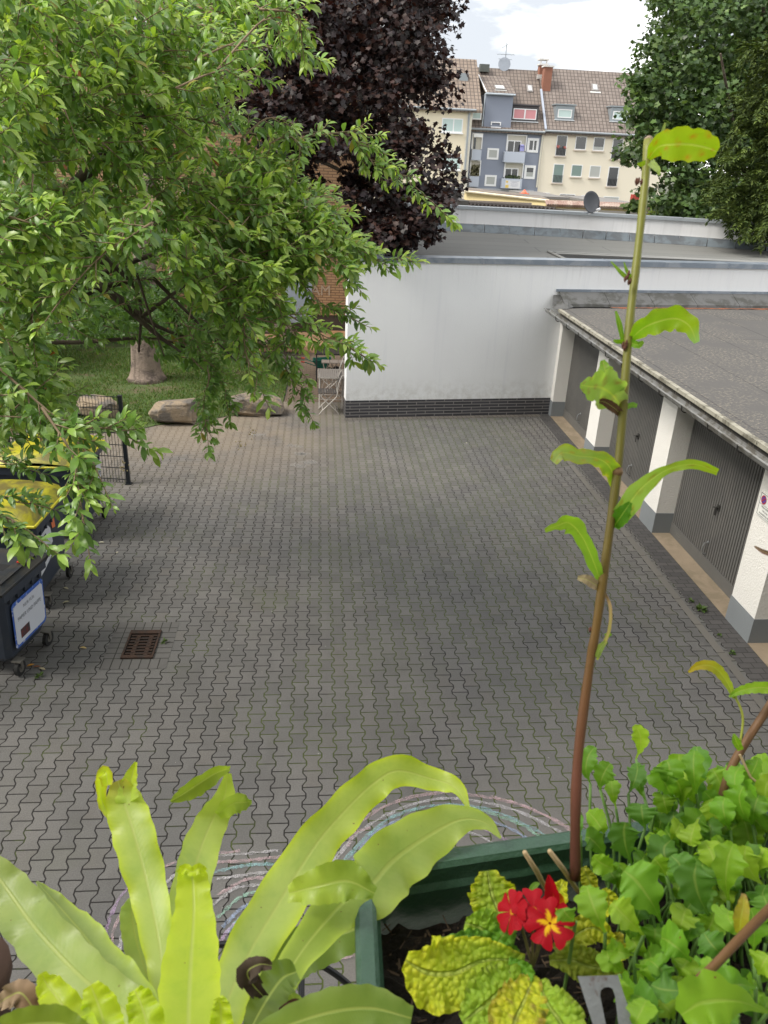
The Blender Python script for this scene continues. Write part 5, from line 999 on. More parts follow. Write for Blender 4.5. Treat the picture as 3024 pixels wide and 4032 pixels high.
for k in range(3):
    m_ = MB(); m_.tube([(.1+k*.2, 18.0, 0), (.25+k*.2, 18.3, .62)], .012, 6); m_.tube([(.25+k*.2, 18.0, 0), (.1+k*.2, 18.3, .62)], .012, 6); m_.box(.08+k*.2, .27+k*.2, 18.02, 18.30, .60, .62)
    o = build('folded_stool', m_, mat('stool_grey', (.20, .17, .15), .7, .2, 8)); tag(o, ['folded wooden stool nearest the wheelbarrow', 'middle one of three folded wooden stools', 'folded wooden stool against the white wall'][k]+' in front of the dark table', 'stool', 'folded stools by the dark table')
wb_ = thing('wheelbarrow', "child's green wheelbarrow with red grips on the path", 'wheelbarrow', (.1, 18.1, 0)); gpl = mat('green_plastic', (.010, .105, .075), .4, .1, 6); wc = atz(*Z5(1010, 1045), .28); Wc = lambda x, y, z: (wc[0]+x, wc[1]+y, z)
m_ = MB(); lo = [Wc(-.09, -.1, .16), Wc(.14, -.1, .16), Wc(.14, .1, .16), Wc(-.09, .1, .16)]; hi = [Wc(-.22, -.17, .36), Wc(.25, -.16, .40), Wc(.25, .16, .40), Wc(-.22, .17, .36)]; hi2 = [Wc(-.20, -.15, .36), Wc(.23, -.14, .40), Wc(.23, .14, .40), Wc(-.20, .15, .36)]; lo2 = [(p[0], p[1], p[2]+.015) for p in lo]
m_.add(lo+hi+hi2+lo2, [(0, 1, 2, 3)]+[(i, i+4, (i+1) % 4+4, (i+1) % 4) for i in range(4)]+[(4+i, 8+i, 8+(i+1) % 4, 4+(i+1) % 4) for i in range(4)]+[(8+i, 12+i, 12+(i+1) % 4, 8+(i+1) % 4) for i in range(4)]+[(15, 14, 13, 12)]); build('tray', m_, gpl, wb_)
for s_ in (-1, 1):
    m_ = MB(); m_.tube([Wc(.38, s_*.03, .10), Wc(-.05, s_*.13, .20), Wc(-.42, s_*.19, .33)], .012, 6); h_ = build('handle', m_, gpl, wb_); m_ = MB(); m_.tube([Wc(-.42, s_*.19, .33), Wc(-.50, s_*.205, .345)], .017, 7); build('grip', m_, mat('red_grip', (.42, .05, .03), .6), h_)
    m_ = MB(); m_.tube([Wc(-.10, s_*.13, .18), Wc(-.14, s_*.14, 0.005)], .011, 6); build('leg', m_, dark_iron, wb_)
m_ = MB(); m_.lathe(Wc(.38, -.025, .10), (0, 1, 0), [(0, .06), (.005, .10), (.045, .10), (.05, .06)], 16); build('wheel', m_, rubber, wb_)
pb_ = thing('picnic_bench', 'dark wooden picnic bench on the sandy play yard near the brick house', 'bench', (-1.2, 21.3, 0)); wd = mat('dark_wood', (.07, .050, .038), .85, .3, 5)
for z, y0, y1, nm in ((.70, 21.1, 21.7, 'tabletop'), (.42, 20.6, 20.9, 'seat'), (.42, 21.9, 22.2, 'seat')): m_ = MB(); m_.box(-2.2, -.72, y0, y1, z, z+.045); build(nm, m_, wd, pb_)
for x in (-2.0, -.95): m_ = MB(); m_.prism([(x, 20.6, .02), (x, 20.75, .02), (x, 21.3, .70), (x, 21.15, .70)], (.08, 0, 0)); build('leg', m_, wd, pb_); m_ = MB(); m_.prism([(x+.09, 22.2, .02), (x+.09, 22.05, .02), (x+.09, 21.5, .70), (x+.09, 21.65, .70)], (.08, 0, 0)); build('leg', m_, wd, pb_)
tc_ = atz(*Z5(718, 880), .03); ty = thing('toy_truck', 'small cream and yellow toy truck lying on the sandy yard', 'toy', tc_); X = lambda x0, x1, y0, y1, z0, z1: MB().box(tc_[0]+x0, tc_[0]+x1, tc_[1]+y0, tc_[1]+y1, z0, z1)
build('chassis', X(-.14, .14, -.08, .08, .05, .09), mat('toy_cream', (.60, .52, .38), .6), ty); build('tipper', X(-.13, .04, -.075, .075, .092, .20), mat('toy_yellow', (.50, .36, .06), .6), ty); build('cab', X(.05, .13, -.07, .07, .092, .19), MC['toy_cream'], ty)
for x in (-.08, .08):
    for y in (-.1, .08): m_ = MB(); m_.lathe((tc_[0]+x, tc_[1]+y, .045), (0, 1, 0), [(0, .02), (.003, .042), (.022, .042), (.025, .02)], 10); build('wheel', m_, rubber, ty)
pc_ = atz(*Z5(1225, 770), .0); cr = thing('wooden_crate', 'flat orange-brown wooden crate lying by the brick wall', 'crate', pc_); m_ = MB(); wo = mat('crate_wood', (.36, .20, .10), .85, .2, 6)
for k in range(6): m_ = MB(); m_.box(pc_[0]-.33, pc_[0]+.33, pc_[1]-.35+k*.125, pc_[1]-.27+k*.125, .10, .125); build('slat', m_, wo, cr)
for x in (-.33, 0, .27): m_ = MB(); m_.box(pc_[0]+x, pc_[0]+x+.06, pc_[1]-.35, pc_[1]+.355, .012, .098); build('bearer', m_, wo, cr)

# ---- weeds, fallen leaves, bits
wl_ = leafmat('weed_leaf', .5, .25, .3)
for i, (u, v, r, lab_) in enumerate([(1515, 1318, .085, 'small bushy green weed in the paving beside the nearest garage door'), (1492, 1300, .04, 'tiny green weed just behind the bushy weed at the garages'), (1554, 1375, .03, 'tiny green weed below the bushy weed at the garage strip'), (1581, 1412, .04, 'small weed growing on the strip below the nearest garage pillar'), (356, 1388, .045, 'small green weed in the pavers right of the drain grate'), (86, 1464, .05, 'small dark weed beside the fallen leaves near the nearest bin')]):
    c = atz(u*k18, v*k18); n = 26; a = rng.uniform(0, 6.28, n); e = rng.uniform(.1, 1.1, n); t = np.c_[np.cos(a)*np.cos(e), np.sin(a)*np.cos(e), np.sin(e)]; u_ = norm(np.array([0, 0, 1.])+rng.normal(0, .3, (n, 3))); s = norm(np.cross(t, u_)); u_ = np.cross(s, t)
    col = np.array([(.07, .12, .03), (.10, .16, .04)])[rng.integers(0, 2, n)]; V, F, C = leaves(c+np.array([0, 0, .008])+t*.01, t, s, u_, r*rng.uniform(.6, 1.2, n), col, (SL, SF), .7); o = build_np('weed', V, F, wl_, None, C, origin=c); tag(o, lab_, 'weed', 'small weeds between the pavers')
for i, (u, v, c_, an_, lab_) in enumerate([(57, 1441, (.55, .26, .05), .5, 'orange fallen leaf on the pavers by the nearest bin'), (84, 1444, (.50, .42, .28), -.4, 'pale cream fallen leaf beside the orange leaf near the nearest bin'), (70, 1443, (.20, .08, .04), .2, 'brown fallen leaf between the orange and the cream leaf'), (172, 1400, (.50, .36, .16), -.2, 'tan fallen leaf on the pavers left of the drain grate'), (212, 1173, (.55, .52, .42), .1, 'pale fallen leaf on the pavers beyond the hanging branch tip'), (137, 1270, (.5, .45, .32), -.5, 'cream fallen leaf beside the wheel of the second bin'), (135, 1304, (.45, .40, .28), .6, 'long pale fallen leaf between two bin wheels'), (250, 1196, (.55, .5, .4), .9, 'tiny pale petal on the open paving right of the bins'), (1005, 958, (.65, .6, .5), .2, 'tiny white petal far out on the paving before the white wall'), (275, 1130, (.22, .15, .08), .2, 'short brown twig lying on the pavers below the fence post'), (305, 1012, (.2, .13, .08), -.7, 'dark bit of twig near the lawn edge')]):
    c = atz(u*k18, v*k18); t = np.array([[math.cos(an_), math.sin(an_), .05]]); s = np.array([[-math.sin(an_), math.cos(an_), .1]]); uu = np.array([[0, 0, 1.]]); V, F, C = leaves(c[None]+[0, 0, .010], t, s, uu, np.array([.085 if i < 7 else .05]), np.array([c_]), wid=1.2 if i < 9 else .4); V[:, 2] = np.maximum(V[:, 2], .007); o = build_np('fallen_leaf', V, F, wl_, None, C, origin=c); tag(o, lab_, 'fallen leaf', 'fallen leaves and bits on the paving')

# ---- chalk drawings on the pavers
def chalkmat(name, c, amt=.62):
    m = bpy.data.materials.new(name); t, o, b = nodes(m); g = G(t); g.set(b.inputs['Base Color'], c); b.inputs['Roughness'].default_value = .95
    s = g.sep(g.geo()); nn = g.noise(g.geo(), 130, 3, .7); n2 = g.noise(g.geo(), 16, 3, .6)
    g.set(b.inputs['Alpha'], g.m('MULTIPLY', g.sm(g.m('ADD', g.m('MULTIPLY', nn, .8), g.m('MULTIPLY', n2, .5)), .44, .86), amt)); return m
CK = {'pink': chalkmat('chalk_pink', (.50, .36, .38)), 'white': chalkmat('chalk_white_', (.52, .50, .52)), 'cyan': chalkmat('chalk_cyan', (.28, .48, .50)), 'blue': chalkmat('chalk_blue', (.30, .38, .55)), 'lilac': chalkmat('chalk_lilac', (.42, .30, .46)), 'mint': chalkmat('chalk_mint', (.30, .50, .40)), 'faint': chalkmat('chalk_faint', (.40, .38, .36), .3)}
def chalk(par, pts, col, wpx, i):
    q = spline([atz(x*k18, y*k18) for x, y in pts], 40); q[:, 2] = .004+.0009*i; q[:, :2] += rng.normal(0, .0025, (40, 2)); d = norm(np.gradient(q, axis=0)); n_ = np.c_[-d[:, 1], d[:, 0], np.zeros(40)]; w_ = wpx*1.45*rng.uniform(.5, 1.3, (40, 1))
    m_ = MB(); V = np.empty((80, 3)); V[0::2] = q-n_*w_; V[1::2] = q+n_*w_; m_.add(V, [(2*k, 2*k+1, 2*k+3, 2*k+2) for k in range(39)]); build('chalk_line', m_, CK[col], par)
c1_ = thing('chalk_drawing', 'chalk rainbow of pink, white and cyan arcs on the pavers above the green planter', 'chalk drawing', atz(1000*k18, 1760*k18))
arcs = [('pink', [(700, 1870), (745, 1810), (800, 1760), (870, 1728), (960, 1712), (1050, 1722), (1140, 1745), (1235, 1790)]), ('white', [(705, 1880), (760, 1815), (810, 1775), (880, 1742), (960, 1725), (1050, 1735), (1130, 1758), (1225, 1806)]), ('cyan', [(730, 1878), (790, 1810), (850, 1765), (930, 1742), (1010, 1742), (1080, 1758), (1150, 1790), (1190, 1815)]), ('mint', [(1020, 1745), (1080, 1765), (1130, 1785), (1175, 1815)]), ('blue', [(760, 1860), (810, 1800), (880, 1768), (950, 1755), (1030, 1765), (1100, 1790), (1150, 1820)]), ('lilac', [(800, 1840), (860, 1795), (940, 1772), (1020, 1785), (1080, 1808), (1110, 1830)]), ('white', [(840, 1850), (900, 1805), (960, 1790), (1030, 1805), (1080, 1835)]), ('pink', [(1060, 1722), (1120, 1738), (1180, 1765), (1240, 1800)]), ('pink', [(750, 1830), (770, 1800), (800, 1790)])]
for i, (c_, p_) in enumerate(arcs): chalk(c1_, p_, c_, .011, i)
c2_ = thing('chalk_drawing', 'round chalk drawing of pale rings on the pavers behind the fern fronds', 'chalk drawing', atz(450*k18, 1950*k18))
arcs = [('lilac', [(225, 2060), (235, 1990), (270, 1925), (330, 1880)]), ('pink', [(235, 2080), (250, 2000), (290, 1930), (350, 1875), (430, 1850), (520, 1838)]), ('white', [(250, 2090), (268, 2010), (300, 1955), (380, 1890)]), ('white', [(430, 1850), (520, 1846), (600, 1838)]), ('pink', [(450, 1865), (530, 1860), (620, 1850)]), ('cyan', [(460, 1885), (540, 1870), (640, 1868)]), ('white', [(470, 1900), (560, 1888), (630, 1885)]), ('pink', [(470, 1935), (540, 1900), (610, 1905)]), ('white', [(450, 1965), (510, 1920), (580, 1915), (600, 1925)]), ('mint', [(470, 1985), (520, 1940), (580, 1925), (620, 1930)]), ('blue', [(480, 2005), (530, 1960), (590, 1945)]), ('cyan', [(490, 2020), (520, 1985), (580, 1965), (630, 1960)]), ('lilac', [(475, 2040), (500, 2005), (540, 1990)]), ('white', [(290, 2070), (300, 2020), (350, 1980)]), ('cyan', [(310, 2080), (320, 2040), (380, 2000)]), ('blue', [(620, 2070), (660, 2040), (770, 2050)]), ('pink', [(640, 2090), (700, 2080), (775, 2065)])]
for i, (c_, p_) in enumerate(arcs): chalk(c2_, p_, c_, .010, i)
c3_ = thing('chalk_drawing', 'faint white chalk scribbles on the pavers far off near the stones', 'chalk drawing', atz(640*k18, 990*k18))
for i, p_ in enumerate([[(620, 962), (655, 966)], [(640, 980), (662, 982)], [(655, 1000), (685, 998)], [(630, 1003), (660, 1010)], [(545, 940), (575, 940)]]): chalk(c3_, p_, 'faint', .06, i)

# ================================================================== foreground: window box, fern, stems
Q1 = Z(0, 2900, 1659/1600); Q2 = Z(1400, 2900, 1659/1624)
def bladmat(name, rough=.36, transl=.45, spec=.5, vein=.10, tint=(1, 1, 1), crinkle=False, midk=.55):
    m = bpy.data.materials.new(name); t, o, b = nodes(m); g = G(t)
    a = g.n('ShaderNodeVertexColor', layer_name='Col').outputs[0]; uv = g.n('ShaderNodeUVMap').outputs[0]; s = g.sep(uv)
    ax = g.m('ABSOLUTE', s[0]); vv = g.m('SUBTRACT', s[1], g.m('MULTIPLY', ax, .06)); rib = g.m('SINE', g.m('MULTIPLY', vv, 330)); nn = g.noise(g.geo(), 60, 4, .6)
    mid = g.m('SUBTRACT', 1, g.sm(ax, .03, .10)); c = g.mix(g.m('MULTIPLY', g.m('MULTIPLY', g.m('ADD', rib, 1), .5), vein*.3), a, g.mix(1, a, (.82, .88, .75), 'MULTIPLY'))
    c = g.mix(g.m('MULTIPLY', g.sm(nn, .35, .75), .35), c, g.mix(1, c, (.72, .85, .6), 'MULTIPLY')); c = g.mix(g.m('MULTIPLY', g.sm(g.noise(g.geo(), 14, 5, .7, .5), .48, .72), .45), c, g.mix(1, c, (.68, .80, .75), 'MULTIPLY')); c = g.mix(g.sm(g.noise(g.geo(), 230, 2, .4), .76, .79), c, (.20, .12, .03)); c = g.mix(g.m('MULTIPLY', mid, midk), c, (.55, .62, .16))
    g.set(b.inputs['Base Color'], c); b.inputs['Roughness'].default_value = rough; b.inputs['Specular IOR Level'].default_value = spec
    g.set(b.inputs['Normal'], g.bump(g.m('ADD', g.m('MULTIPLY', rib, .05), g.m('ADD', g.m('MULTIPLY', nn, .5), g.m('MULTIPLY', mid, .8))), .35, .0012))
    if crinkle:
        vo = g.n('ShaderNodeTexVoronoi'); t.links.new(g.geo(), vo.inputs['Vector']); vo.inputs['Scale'].default_value = 190; g.set(b.inputs['Normal'], g.bump(g.m('ADD', vo.outputs['Distance'], g.m('MULTIPLY', mid, -.6)), 1., -.005)); c = g.mix(g.m('MULTIPLY', g.sm(vo.outputs['Distance'], .25, .7), .4), c, g.mix(1, c, (.6, .75, .5), 'MULTIPLY')); g.set(b.inputs['Base Color'], c)
    tr = g.n('ShaderNodeBsdfTranslucent'); g.set(tr.inputs[0], g.mix(1, c, (1.2*tint[0], 1.25*tint[1], .7*tint[2]), 'MULTIPLY'))
    ms = g.n('ShaderNodeMixShader'); ms.inputs[0].default_value = transl; t.links.new(b.outputs[0], ms.inputs[1]); t.links.new(tr.outputs[0], ms.inputs[2]); t.links.new(ms.outputs[0], o.inputs[0]); return m
def ribbon(P, W, col0, col1=None, roll=0., fold=.15, ruffle=.0, rf=5, lobes=0., nl=8, n=36, K=8, edge=None, tipc=None, arch=0., ph=0., blotch=None, curl=0.):
    """P: 3-D centre points; W: half widths in metres at those points -> V, F, C, UV"""
    q = spline(P, n); s = np.linspace(0, 1, n); w_ = np.maximum(np.interp(s, np.linspace(0, 1, len(W)), W), .0002)
    w_ = np.convolve(np.pad(w_, 2, 'edge'), [.1, .2, .4, .2, .1], 'valid'); T = norm(np.gradient(q, axis=0)); vw = norm(q-CAM); Sd = norm(np.cross(T, vw)); N = np.cross(Sd, T)
    r_ = np.interp(s, np.linspace(0, 1, len(roll)), roll) if hasattr(roll, '__len__') else np.full(n, roll)
    S2 = Sd*np.cos(r_)[:, None]+N*np.sin(r_)[:, None]; N2 = -Sd*np.sin(r_)[:, None]+N*np.cos(r_)[:, None]
    V = []; C = []; UV = []; c0 = np.array(col0); c1 = np.array(col1 if col1 is not None else col0); k2 = rng.uniform(0, 6)
    for i in range(n):
        for j in range(K+1):
            x = -1+2*j/K; lob = 1+.035*math.sin(s[i]*61+k2*(2 if x > 0 else 5))*abs(x)+(lobes*(abs(math.sin(s[i]*math.pi*nl+(0 if x > 0 else .9)+k2))-.5) if 0 < i < n-1 else 0)*abs(x)
            rfz = ruffle*(1.3*math.sin(s[i]*rf*6.283+ph+(1.7 if x > 0 else 0)+1.2*math.sin(s[i]*9+k2))+.5*math.sin(s[i]*rf*14.3+k2*3+(2.9 if x > 0 else 0)))*abs(x)**2; z = -fold*abs(x)-curl*x*x+rfz
            V.append(q[i]+S2[i]*w_[i]*x*lob*math.cos(curl*.6*abs(x))+N2[i]*w_[i]*z)
            c = c0*(1-s[i])+c1*s[i]
            if edge is not None: c = c*(1-abs(x)**4)+np.array(edge)*abs(x)**4
            if tipc is not None: f = np.clip((s[i]-.82)/.18, 0, 1)*.9; c = c*(1-f)+np.array(tipc)*f
            if blotch is not None: f = max(0, math.sin(s[i]*23+k2)*math.sin(x*5+k2*2+s[i]*9)-.55)*2.; f = min(f, 1); c = c*(1-f)+np.array(blotch)*f
            C.append(c); UV.append((x, s[i]*1.))
    F = [(i*(K+1)+j, i*(K+1)+j+1, (i+1)*(K+1)+j+1, (i+1)*(K+1)+j) for i in range(n-1) for j in range(K)]
    return np.array(V), np.array(F), np.array(C), np.array(UV)
def blade(name, m, par, pts, W, *a, zc=None, dep=.75, label=None, **k):
    """pts: (full-photo x, y, distance in m)"""
    P = [atd(x, y, d) for x, y, d in pts]; Wm = [w_*pts[min(int(i*len(pts)/len(W)), len(pts)-1)][2]/FPX for i, w_ in enumerate(W)]
    V, F, C, UV = ribbon(P, Wm, *a, **k); o = build_np(name, V, F, m, par, C, True, None, UV)
    if label: o['label'] = label
    return o
def q1(*p): return [(*Q1(x, y), d) for x, y, d in p]
def q2(*p): return [(*Q2(x, y), d) for x, y, d in p]
def dd(*p): return [(x*k18, y*k18, d) for x, y, d in p]
fernm = bladmat('fern_blade'); YG = (.52, .64, .09); YB = (.60, .72, .03); PG = (.50, .62, .17); DG = (.27, .38, .055); OG = (.24, .32, .03)
fern = thing('fern', "yellow-green bird's nest fern with broad strap fronds below the green planter", 'fern', atd(640, 4150, .66)-[0, 0, .1])
B_ = (*Q1(640, 1330), .64)
fr = [
 # tall left frond with a forked, curled tip
 ([B_, *q1((668, 1080, .70), (650, 850, .74), (600, 600, .78), (548, 400, .81), (505, 265, .83), (482, 180, .84))], [30, 40, 62, 72, 80, 84, 66, 26], dict(col0=PG, col1=YG, ruffle=.16, rf=4, fold=.12, edge=YB, roll=.12, tipc=(.5, .42, .05))),
 (q1((525, 270, .83), (528, 210, .84), (542, 150, .845), (556, 104, .845)), [48, 34, 24, 5], dict(col0=YG, col1=YB, fold=.5, ruffle=.2, n=16, roll=.3)),
 (q1((440, 200, .83), (432, 145, .835), (412, 175, .85), (415, 260, .86), (448, 330, .86), (468, 388, .855)), [24, 28, 24, 22, 20, 3], dict(col0=YB, col1=YB, fold=.3, ruffle=.2, n=24, roll=.5, edge=(.55, .5, .02))),
 # second frond, twisted at the top
 ([B_, *q1((745, 900, .74), (770, 650, .80), (815, 470, .84), (868, 340, .87), (915, 250, .88), (930, 150, .88))], [30, 60, 82, 78, 72, 62, 40, 12], dict(col0=PG, col1=YG, ruffle=.15, rf=3.5, fold=.18, edge=YG, roll=-.2)),
 (q1((938, 130, .88), (880, 150, .86), (800, 200, .85), (740, 240, .855), (697, 266, .86)), [8, 34, 44, 30, 3], dict(col0=(.32, .42, .04), col1=OG, fold=.35, ruffle=.1, n=24, roll=.55)),
 (q1((890, 320, .87), (950, 275, .87), (1000, 268, .88), (1028, 266, .88)), [20, 46, 30, 6], dict(col0=YG, col1=DG, fold=.3, ruffle=.2, n=18, roll=-.4)),
 # broad bright frond in front
 ([(*Q1(775, 1400), .56), *q1((770, 1160, .60), (778, 950, .64), (790, 750, .68), (788, 620, .70), (782, 545, .71))], [70, 118, 126, 100, 72, 62, 52], dict(col0=(.44, .56, .05), col1=YB, ruffle=.07, rf=6, fold=.22, edge=YB)),
 (q1((734, 560, .705), (755, 540, .70), (785, 552, .70), (812, 538, .70), (836, 556, .705)), [14, 20, 16, 20, 12], dict(col0=YB, col1=YB, fold=.4, ruffle=.5, rf=6, n=20)),
 # large right frond arching over the planter corner
 ([(*Q1(850, 1350), .62), *q1((930, 1080, .70), (1020, 880, .76), (1150, 660, .82), (1290, 440, .87), (1410, 300, .90), (1520, 195, .92), (1620, 140, .93)), *q2((300, 168, .94), (400, 205, .93), (455, 290, .91))], [60, 96, 104, 108, 96, 80, 74, 66, 58, 44, 34, 12], dict(col0=PG, col1=YG, ruffle=.16, rf=6, fold=.16, edge=YB, n=60, roll=[0, .1, 0, -.2, 0, .3, .8])),
 # second right frond lying on the rim
 ([*q1((1090, 1130, .62), (1230, 880, .68), (1400, 680, .72)), *q2((60, 600, .74), (150, 500, .76), (290, 400, .78), (420, 335, .79), (520, 345, .79), (585, 408, .785))], [50, 66, 92, 118, 128, 116, 88, 48, 26, 4], dict(col0=(.30, .40, .05), col1=PG, ruffle=.12, rf=5, fold=.10, edge=YG, n=60, roll=[.2, 0, -.1, 0, .2])),
 (q1((1180, 640, .70), (1300, 610, .69), (1420, 590, .69), (1530, 640, .69)), [30, 70, 78, 20], dict(col0=YG, col1=DG, ruffle=.3, rf=3, fold=.3, n=26)),
 # left fronds
 ([(*Q1(720, 1330), .58), *q1((520, 1130, .62), (330, 980, .66), (150, 790, .70), (40, 640, .73), (-60, 500, .75))], [60, 96, 104, 102, 96, 80, 40], dict(col0=PG, col1=(.33, .42, .11), ruffle=.13, rf=5, fold=.14, edge=(.38, .46, .14), n=46, roll=.15)),
 ([(*Q1(690, 1300), .61), *q1((560, 1060, .66), (430, 920, .70), (300, 760, .74), (210, 660, .76), (150, 592, .77))], [40, 62, 70, 66, 44, 26, 3], dict(col0=PG, col1=(.28, .36, .10), ruffle=.18, rf=5, fold=.18, edge=YG, n=40, roll=-.3)),
 (q1((110, 660, .77), (100, 620, .77), (95, 600, .77)), [26, 20, 3], dict(col0=PG, n=10)),
 (q1((630, 1050, .78), (575, 900, .80), (545, 780, .81), (540, 700, .81), (565, 650, .81)), [40, 52, 48, 44, 6], dict(col0=PG, col1=PG, ruffle=.2, rf=3, fold=.1)),
 # darker frond lying behind, towards the planter
 (q1((1080, 1080, .76), (1200, 900, .80), (1330, 830, .82), (1478, 770, .83), (1560, 700, .84)), [60, 90, 88, 72, 20], dict(col0=(.26, .36, .07), col1=(.20, .30, .06), ruffle=.1, rf=3, fold=.12)),
 # short young fronds at the bottom edge
 (q1((400, 1330, .52), (330, 1200, .54), (250, 1090, .55), (190, 1010, .56), (170, 965, .56)), [50, 66, 62, 44, 14], dict(col0=(.42, .52, .04), col1=YB, ruffle=.3, rf=4, fold=.2, edge=YB)),
 (q1((440, 1350, .53), (430, 1200, .545), (400, 1090, .555), (370, 1015, .56)), [60, 74, 66, 30], dict(col0=(.44, .56, .04), col1=YB, ruffle=.25, rf=3, fold=.2, edge=YB)),
 (q1((620, 1350, .53), (600, 1180, .55), (570, 1080, .56), (548, 1035, .565)), [60, 70, 52, 22], dict(col0=(.42, .55, .03), col1=YB, ruffle=.4, rf=4, fold=.3, edge=YB)),
 (q1((920, 1330, .54), (905, 1180, .555), (900, 1100, .56), (890, 1065, .56)), [40, 46, 36, 18], dict(col0=YB, col1=YB, ruffle=.5, rf=5, fold=.3)),
 (q1((940, 1300, .56), (1150, 1190, .56), (1350, 1125, .57), (1520, 1110, .58), (1680, 1150, .58)), [30, 62, 84, 80, 40], dict(col0=(.30, .40, .06), col1=(.22, .33, .06), ruffle=.12, rf=4, fold=.12, edge=(.3, .4, .1), n=40)),
 (q1((-80, 1220, .50), (80, 1180, .50), (230, 1170, .51), (360, 1200, .51)), [30, 60, 64, 20], dict(col0=OG, col1=OG, ruffle=.1, fold=.1)),
 (q1((1010, 1220, .60), (1080, 1090, .62), (1150, 990, .64), (1210, 960, .65)), [30, 70, 76, 30], dict(col0=(.16, .22, .03), col1=(.20, .28, .05), ruffle=.15, fold=.2)),
 (q1((1180, 1190, .60), (1200, 1090, .61), (1190, 1050, .61)), [24, 40, 10], dict(col0=(.30, .40, .06), n=14)),
]
for P, W, k in fr: blade('frond', fernm, fern, P, W, **k)
deadm = bladmat('dead_leaf', .8, .15, .2, .1)
blade('dead_tip', deadm, fern, q1((1075, 1060, .62), (1030, 1010, .61), (1010, 960, .605), (1060, 930, .605), (1110, 935, .61)), [14, 34, 42, 30, 10], (.045, .03, .025), (.10, .07, .05), ruffle=.6, rf=3, fold=.5, n=22)
blade('dead_tip', deadm, fern, q1((1130, 1150, .60), (1160, 1120, .60), (1210, 1095, .60), (1235, 1120, .60)), [10, 20, 24, 6], (.07, .03, .02), (.10, .04, .03), ruffle=.5, fold=.5, n=16)
blade('dead_frond', deadm, fern, q1((150, 1130, .60), (90, 1050, .60), (40, 1060, .60), (-20, 1100, .60)), [34, 50, 40, 14], (.20, .11, .06), (.48, .36, .24), ruffle=.6, rf=3, fold=.4, n=22, label='dried brown curled frond')
pm = mat('pot_brown', (.22, .10, .06), .6, .1, 9); pc = atd(640, 4330, .66); b = MB(); b.lathe(pc-[0, 0, .14], (0, 0, 1), [(0, .055), (.12, .075), (.121, .082), (.14, .082), (.139, .07), (.12, .068)], 24); build('pot', b, pm, fern, True)
p_ = atd(-120, 3860, .9); b = MB(); b.lathe(p_-[0, 0, .10], (0, 0, 1), [(0, .03), (.10, .042), (.101, .046), (.12, .046), (.119, .04)], 20); o = build('flower_pot', b, mat('terracotta', (.075, .040, .026), .8, .1, 9), smooth=True); tag(o, 'terracotta flower pot rim just visible at the left edge behind the fern', 'flower pot')

# railing wire of the balcony
rb = thing('balcony_rail', 'thin black bent metal rods of the balcony rail behind the fern fronds', 'railing', atd(1100, 3750, 1.0)); wm = mat('black_rod', (.012, .012, .013), .35, .1, 5, metal=.3)
b = MB(); b.tube(spline([atd(*Q1(x, y), 1.0) for x, y in ((560, 850), (700, 848), (880, 850), (1000, 845), (1150, 850), (1280, 915), (1390, 985), (1460, 1060), (1500, 1180))], 30), .0042, 8); build('rod', b, wm, rb, True)
b = MB(); b.tube([atd(*Q1(1232, 960), 1.02), atd(*Q1(1228, 1300), .96)], .004, 8); build('rod', b, wm, rb, True); b = MB(); b.tube([atd(*Q1(592, 930), 1.02), atd(*Q1(606, 1300), .96)], .0035, 8); build('rod', b, wm, rb, True)
b = MB(); b.tube([atd(*Q1(600, 955), 1.02), atd(*Q1(480, 1010), 1.0), atd(*Q1(380, 1090), .98)], .003, 8); build('rod', b, wm, rb, True)

# planter box
zR = 4.48; pl_ = thing('planter_box', 'dark green plastic window box full of soil and plants at the balcony edge', 'planter', (.05, .54, 4.30)); grn = mat('green_plastic_box', (.035, .085, .050), .36, .12, 12, .25, 90, col2=(.055, .11, .075), spec=.5)
A, Bc, Cc, Dc = [np.array(q) for q in ((.044, .549), (.72, .640), (.72, .30), (.040, .30))]
def inset(q, d): c = (A+Bc+Cc+Dc)/4; v = [A+[d, -d], Bc+[-d, -d], Cc+[-d, d], Dc+[d, d]]; return v[q]
rings = [(0.004, 4.33), (-.001, 4.462), (-.006, 4.466), (-.006, 4.479), (-.002, 4.482), (.010, 4.482), (.014, 4.478), (.0155, 4.462), (.019, 4.455), (.0195, 4.30)]
b = MB(); 
for d, z in rings: b.v += [(*inset(i, d), z) for i in range(4)]
b.f = [(4*k+i, 4*k+(i+1) % 4, 4*k+4+(i+1) % 4, 4*k+4+i) for k in range(len(rings)-1) for i in range(4)]; build('box', b, grn, pl_)
n = 60; b = MB(); xs = np.linspace(.05, .70, n); ysn = np.linspace(0, 1, 40); V = []
for j in range(40):
    for i in range(n):
        x = xs[i]; yf = .522+(x-.05)*.13; y = .31+(yf-.31)*ysn[j]; V.append((x, y, 4.415+.006*math.sin(x*90+y*60)+.005*math.sin(y*170+x*40)+.004*rng.normal()))
b.add(V, [(j*n+i, j*n+i+1, (j+1)*n+i+1, (j+1)*n+i) for j in range(39) for i in range(n-1)]); so_ = build('soil', b, mat('potting_soil', (.022, .015, .010), .95, .5, 60, 1., 300, col2=(.07, .045, .028), c2=(.55, .7)), pl_)
b = MB()
for _ in range(160): p = np.array([rng.uniform(.07, .25), rng.uniform(.40, .53), 4.420]); d = rng.normal(0, .004, 3); d[2] *= .3; b.tube([p-d, p+d], rng.uniform(.0004, .0013), 4)
o = build('soil_crumbs', b, mat('crumbs', (.10, .065, .04), .9, .5, 200), pl_); o['kind'] = 'stuff'
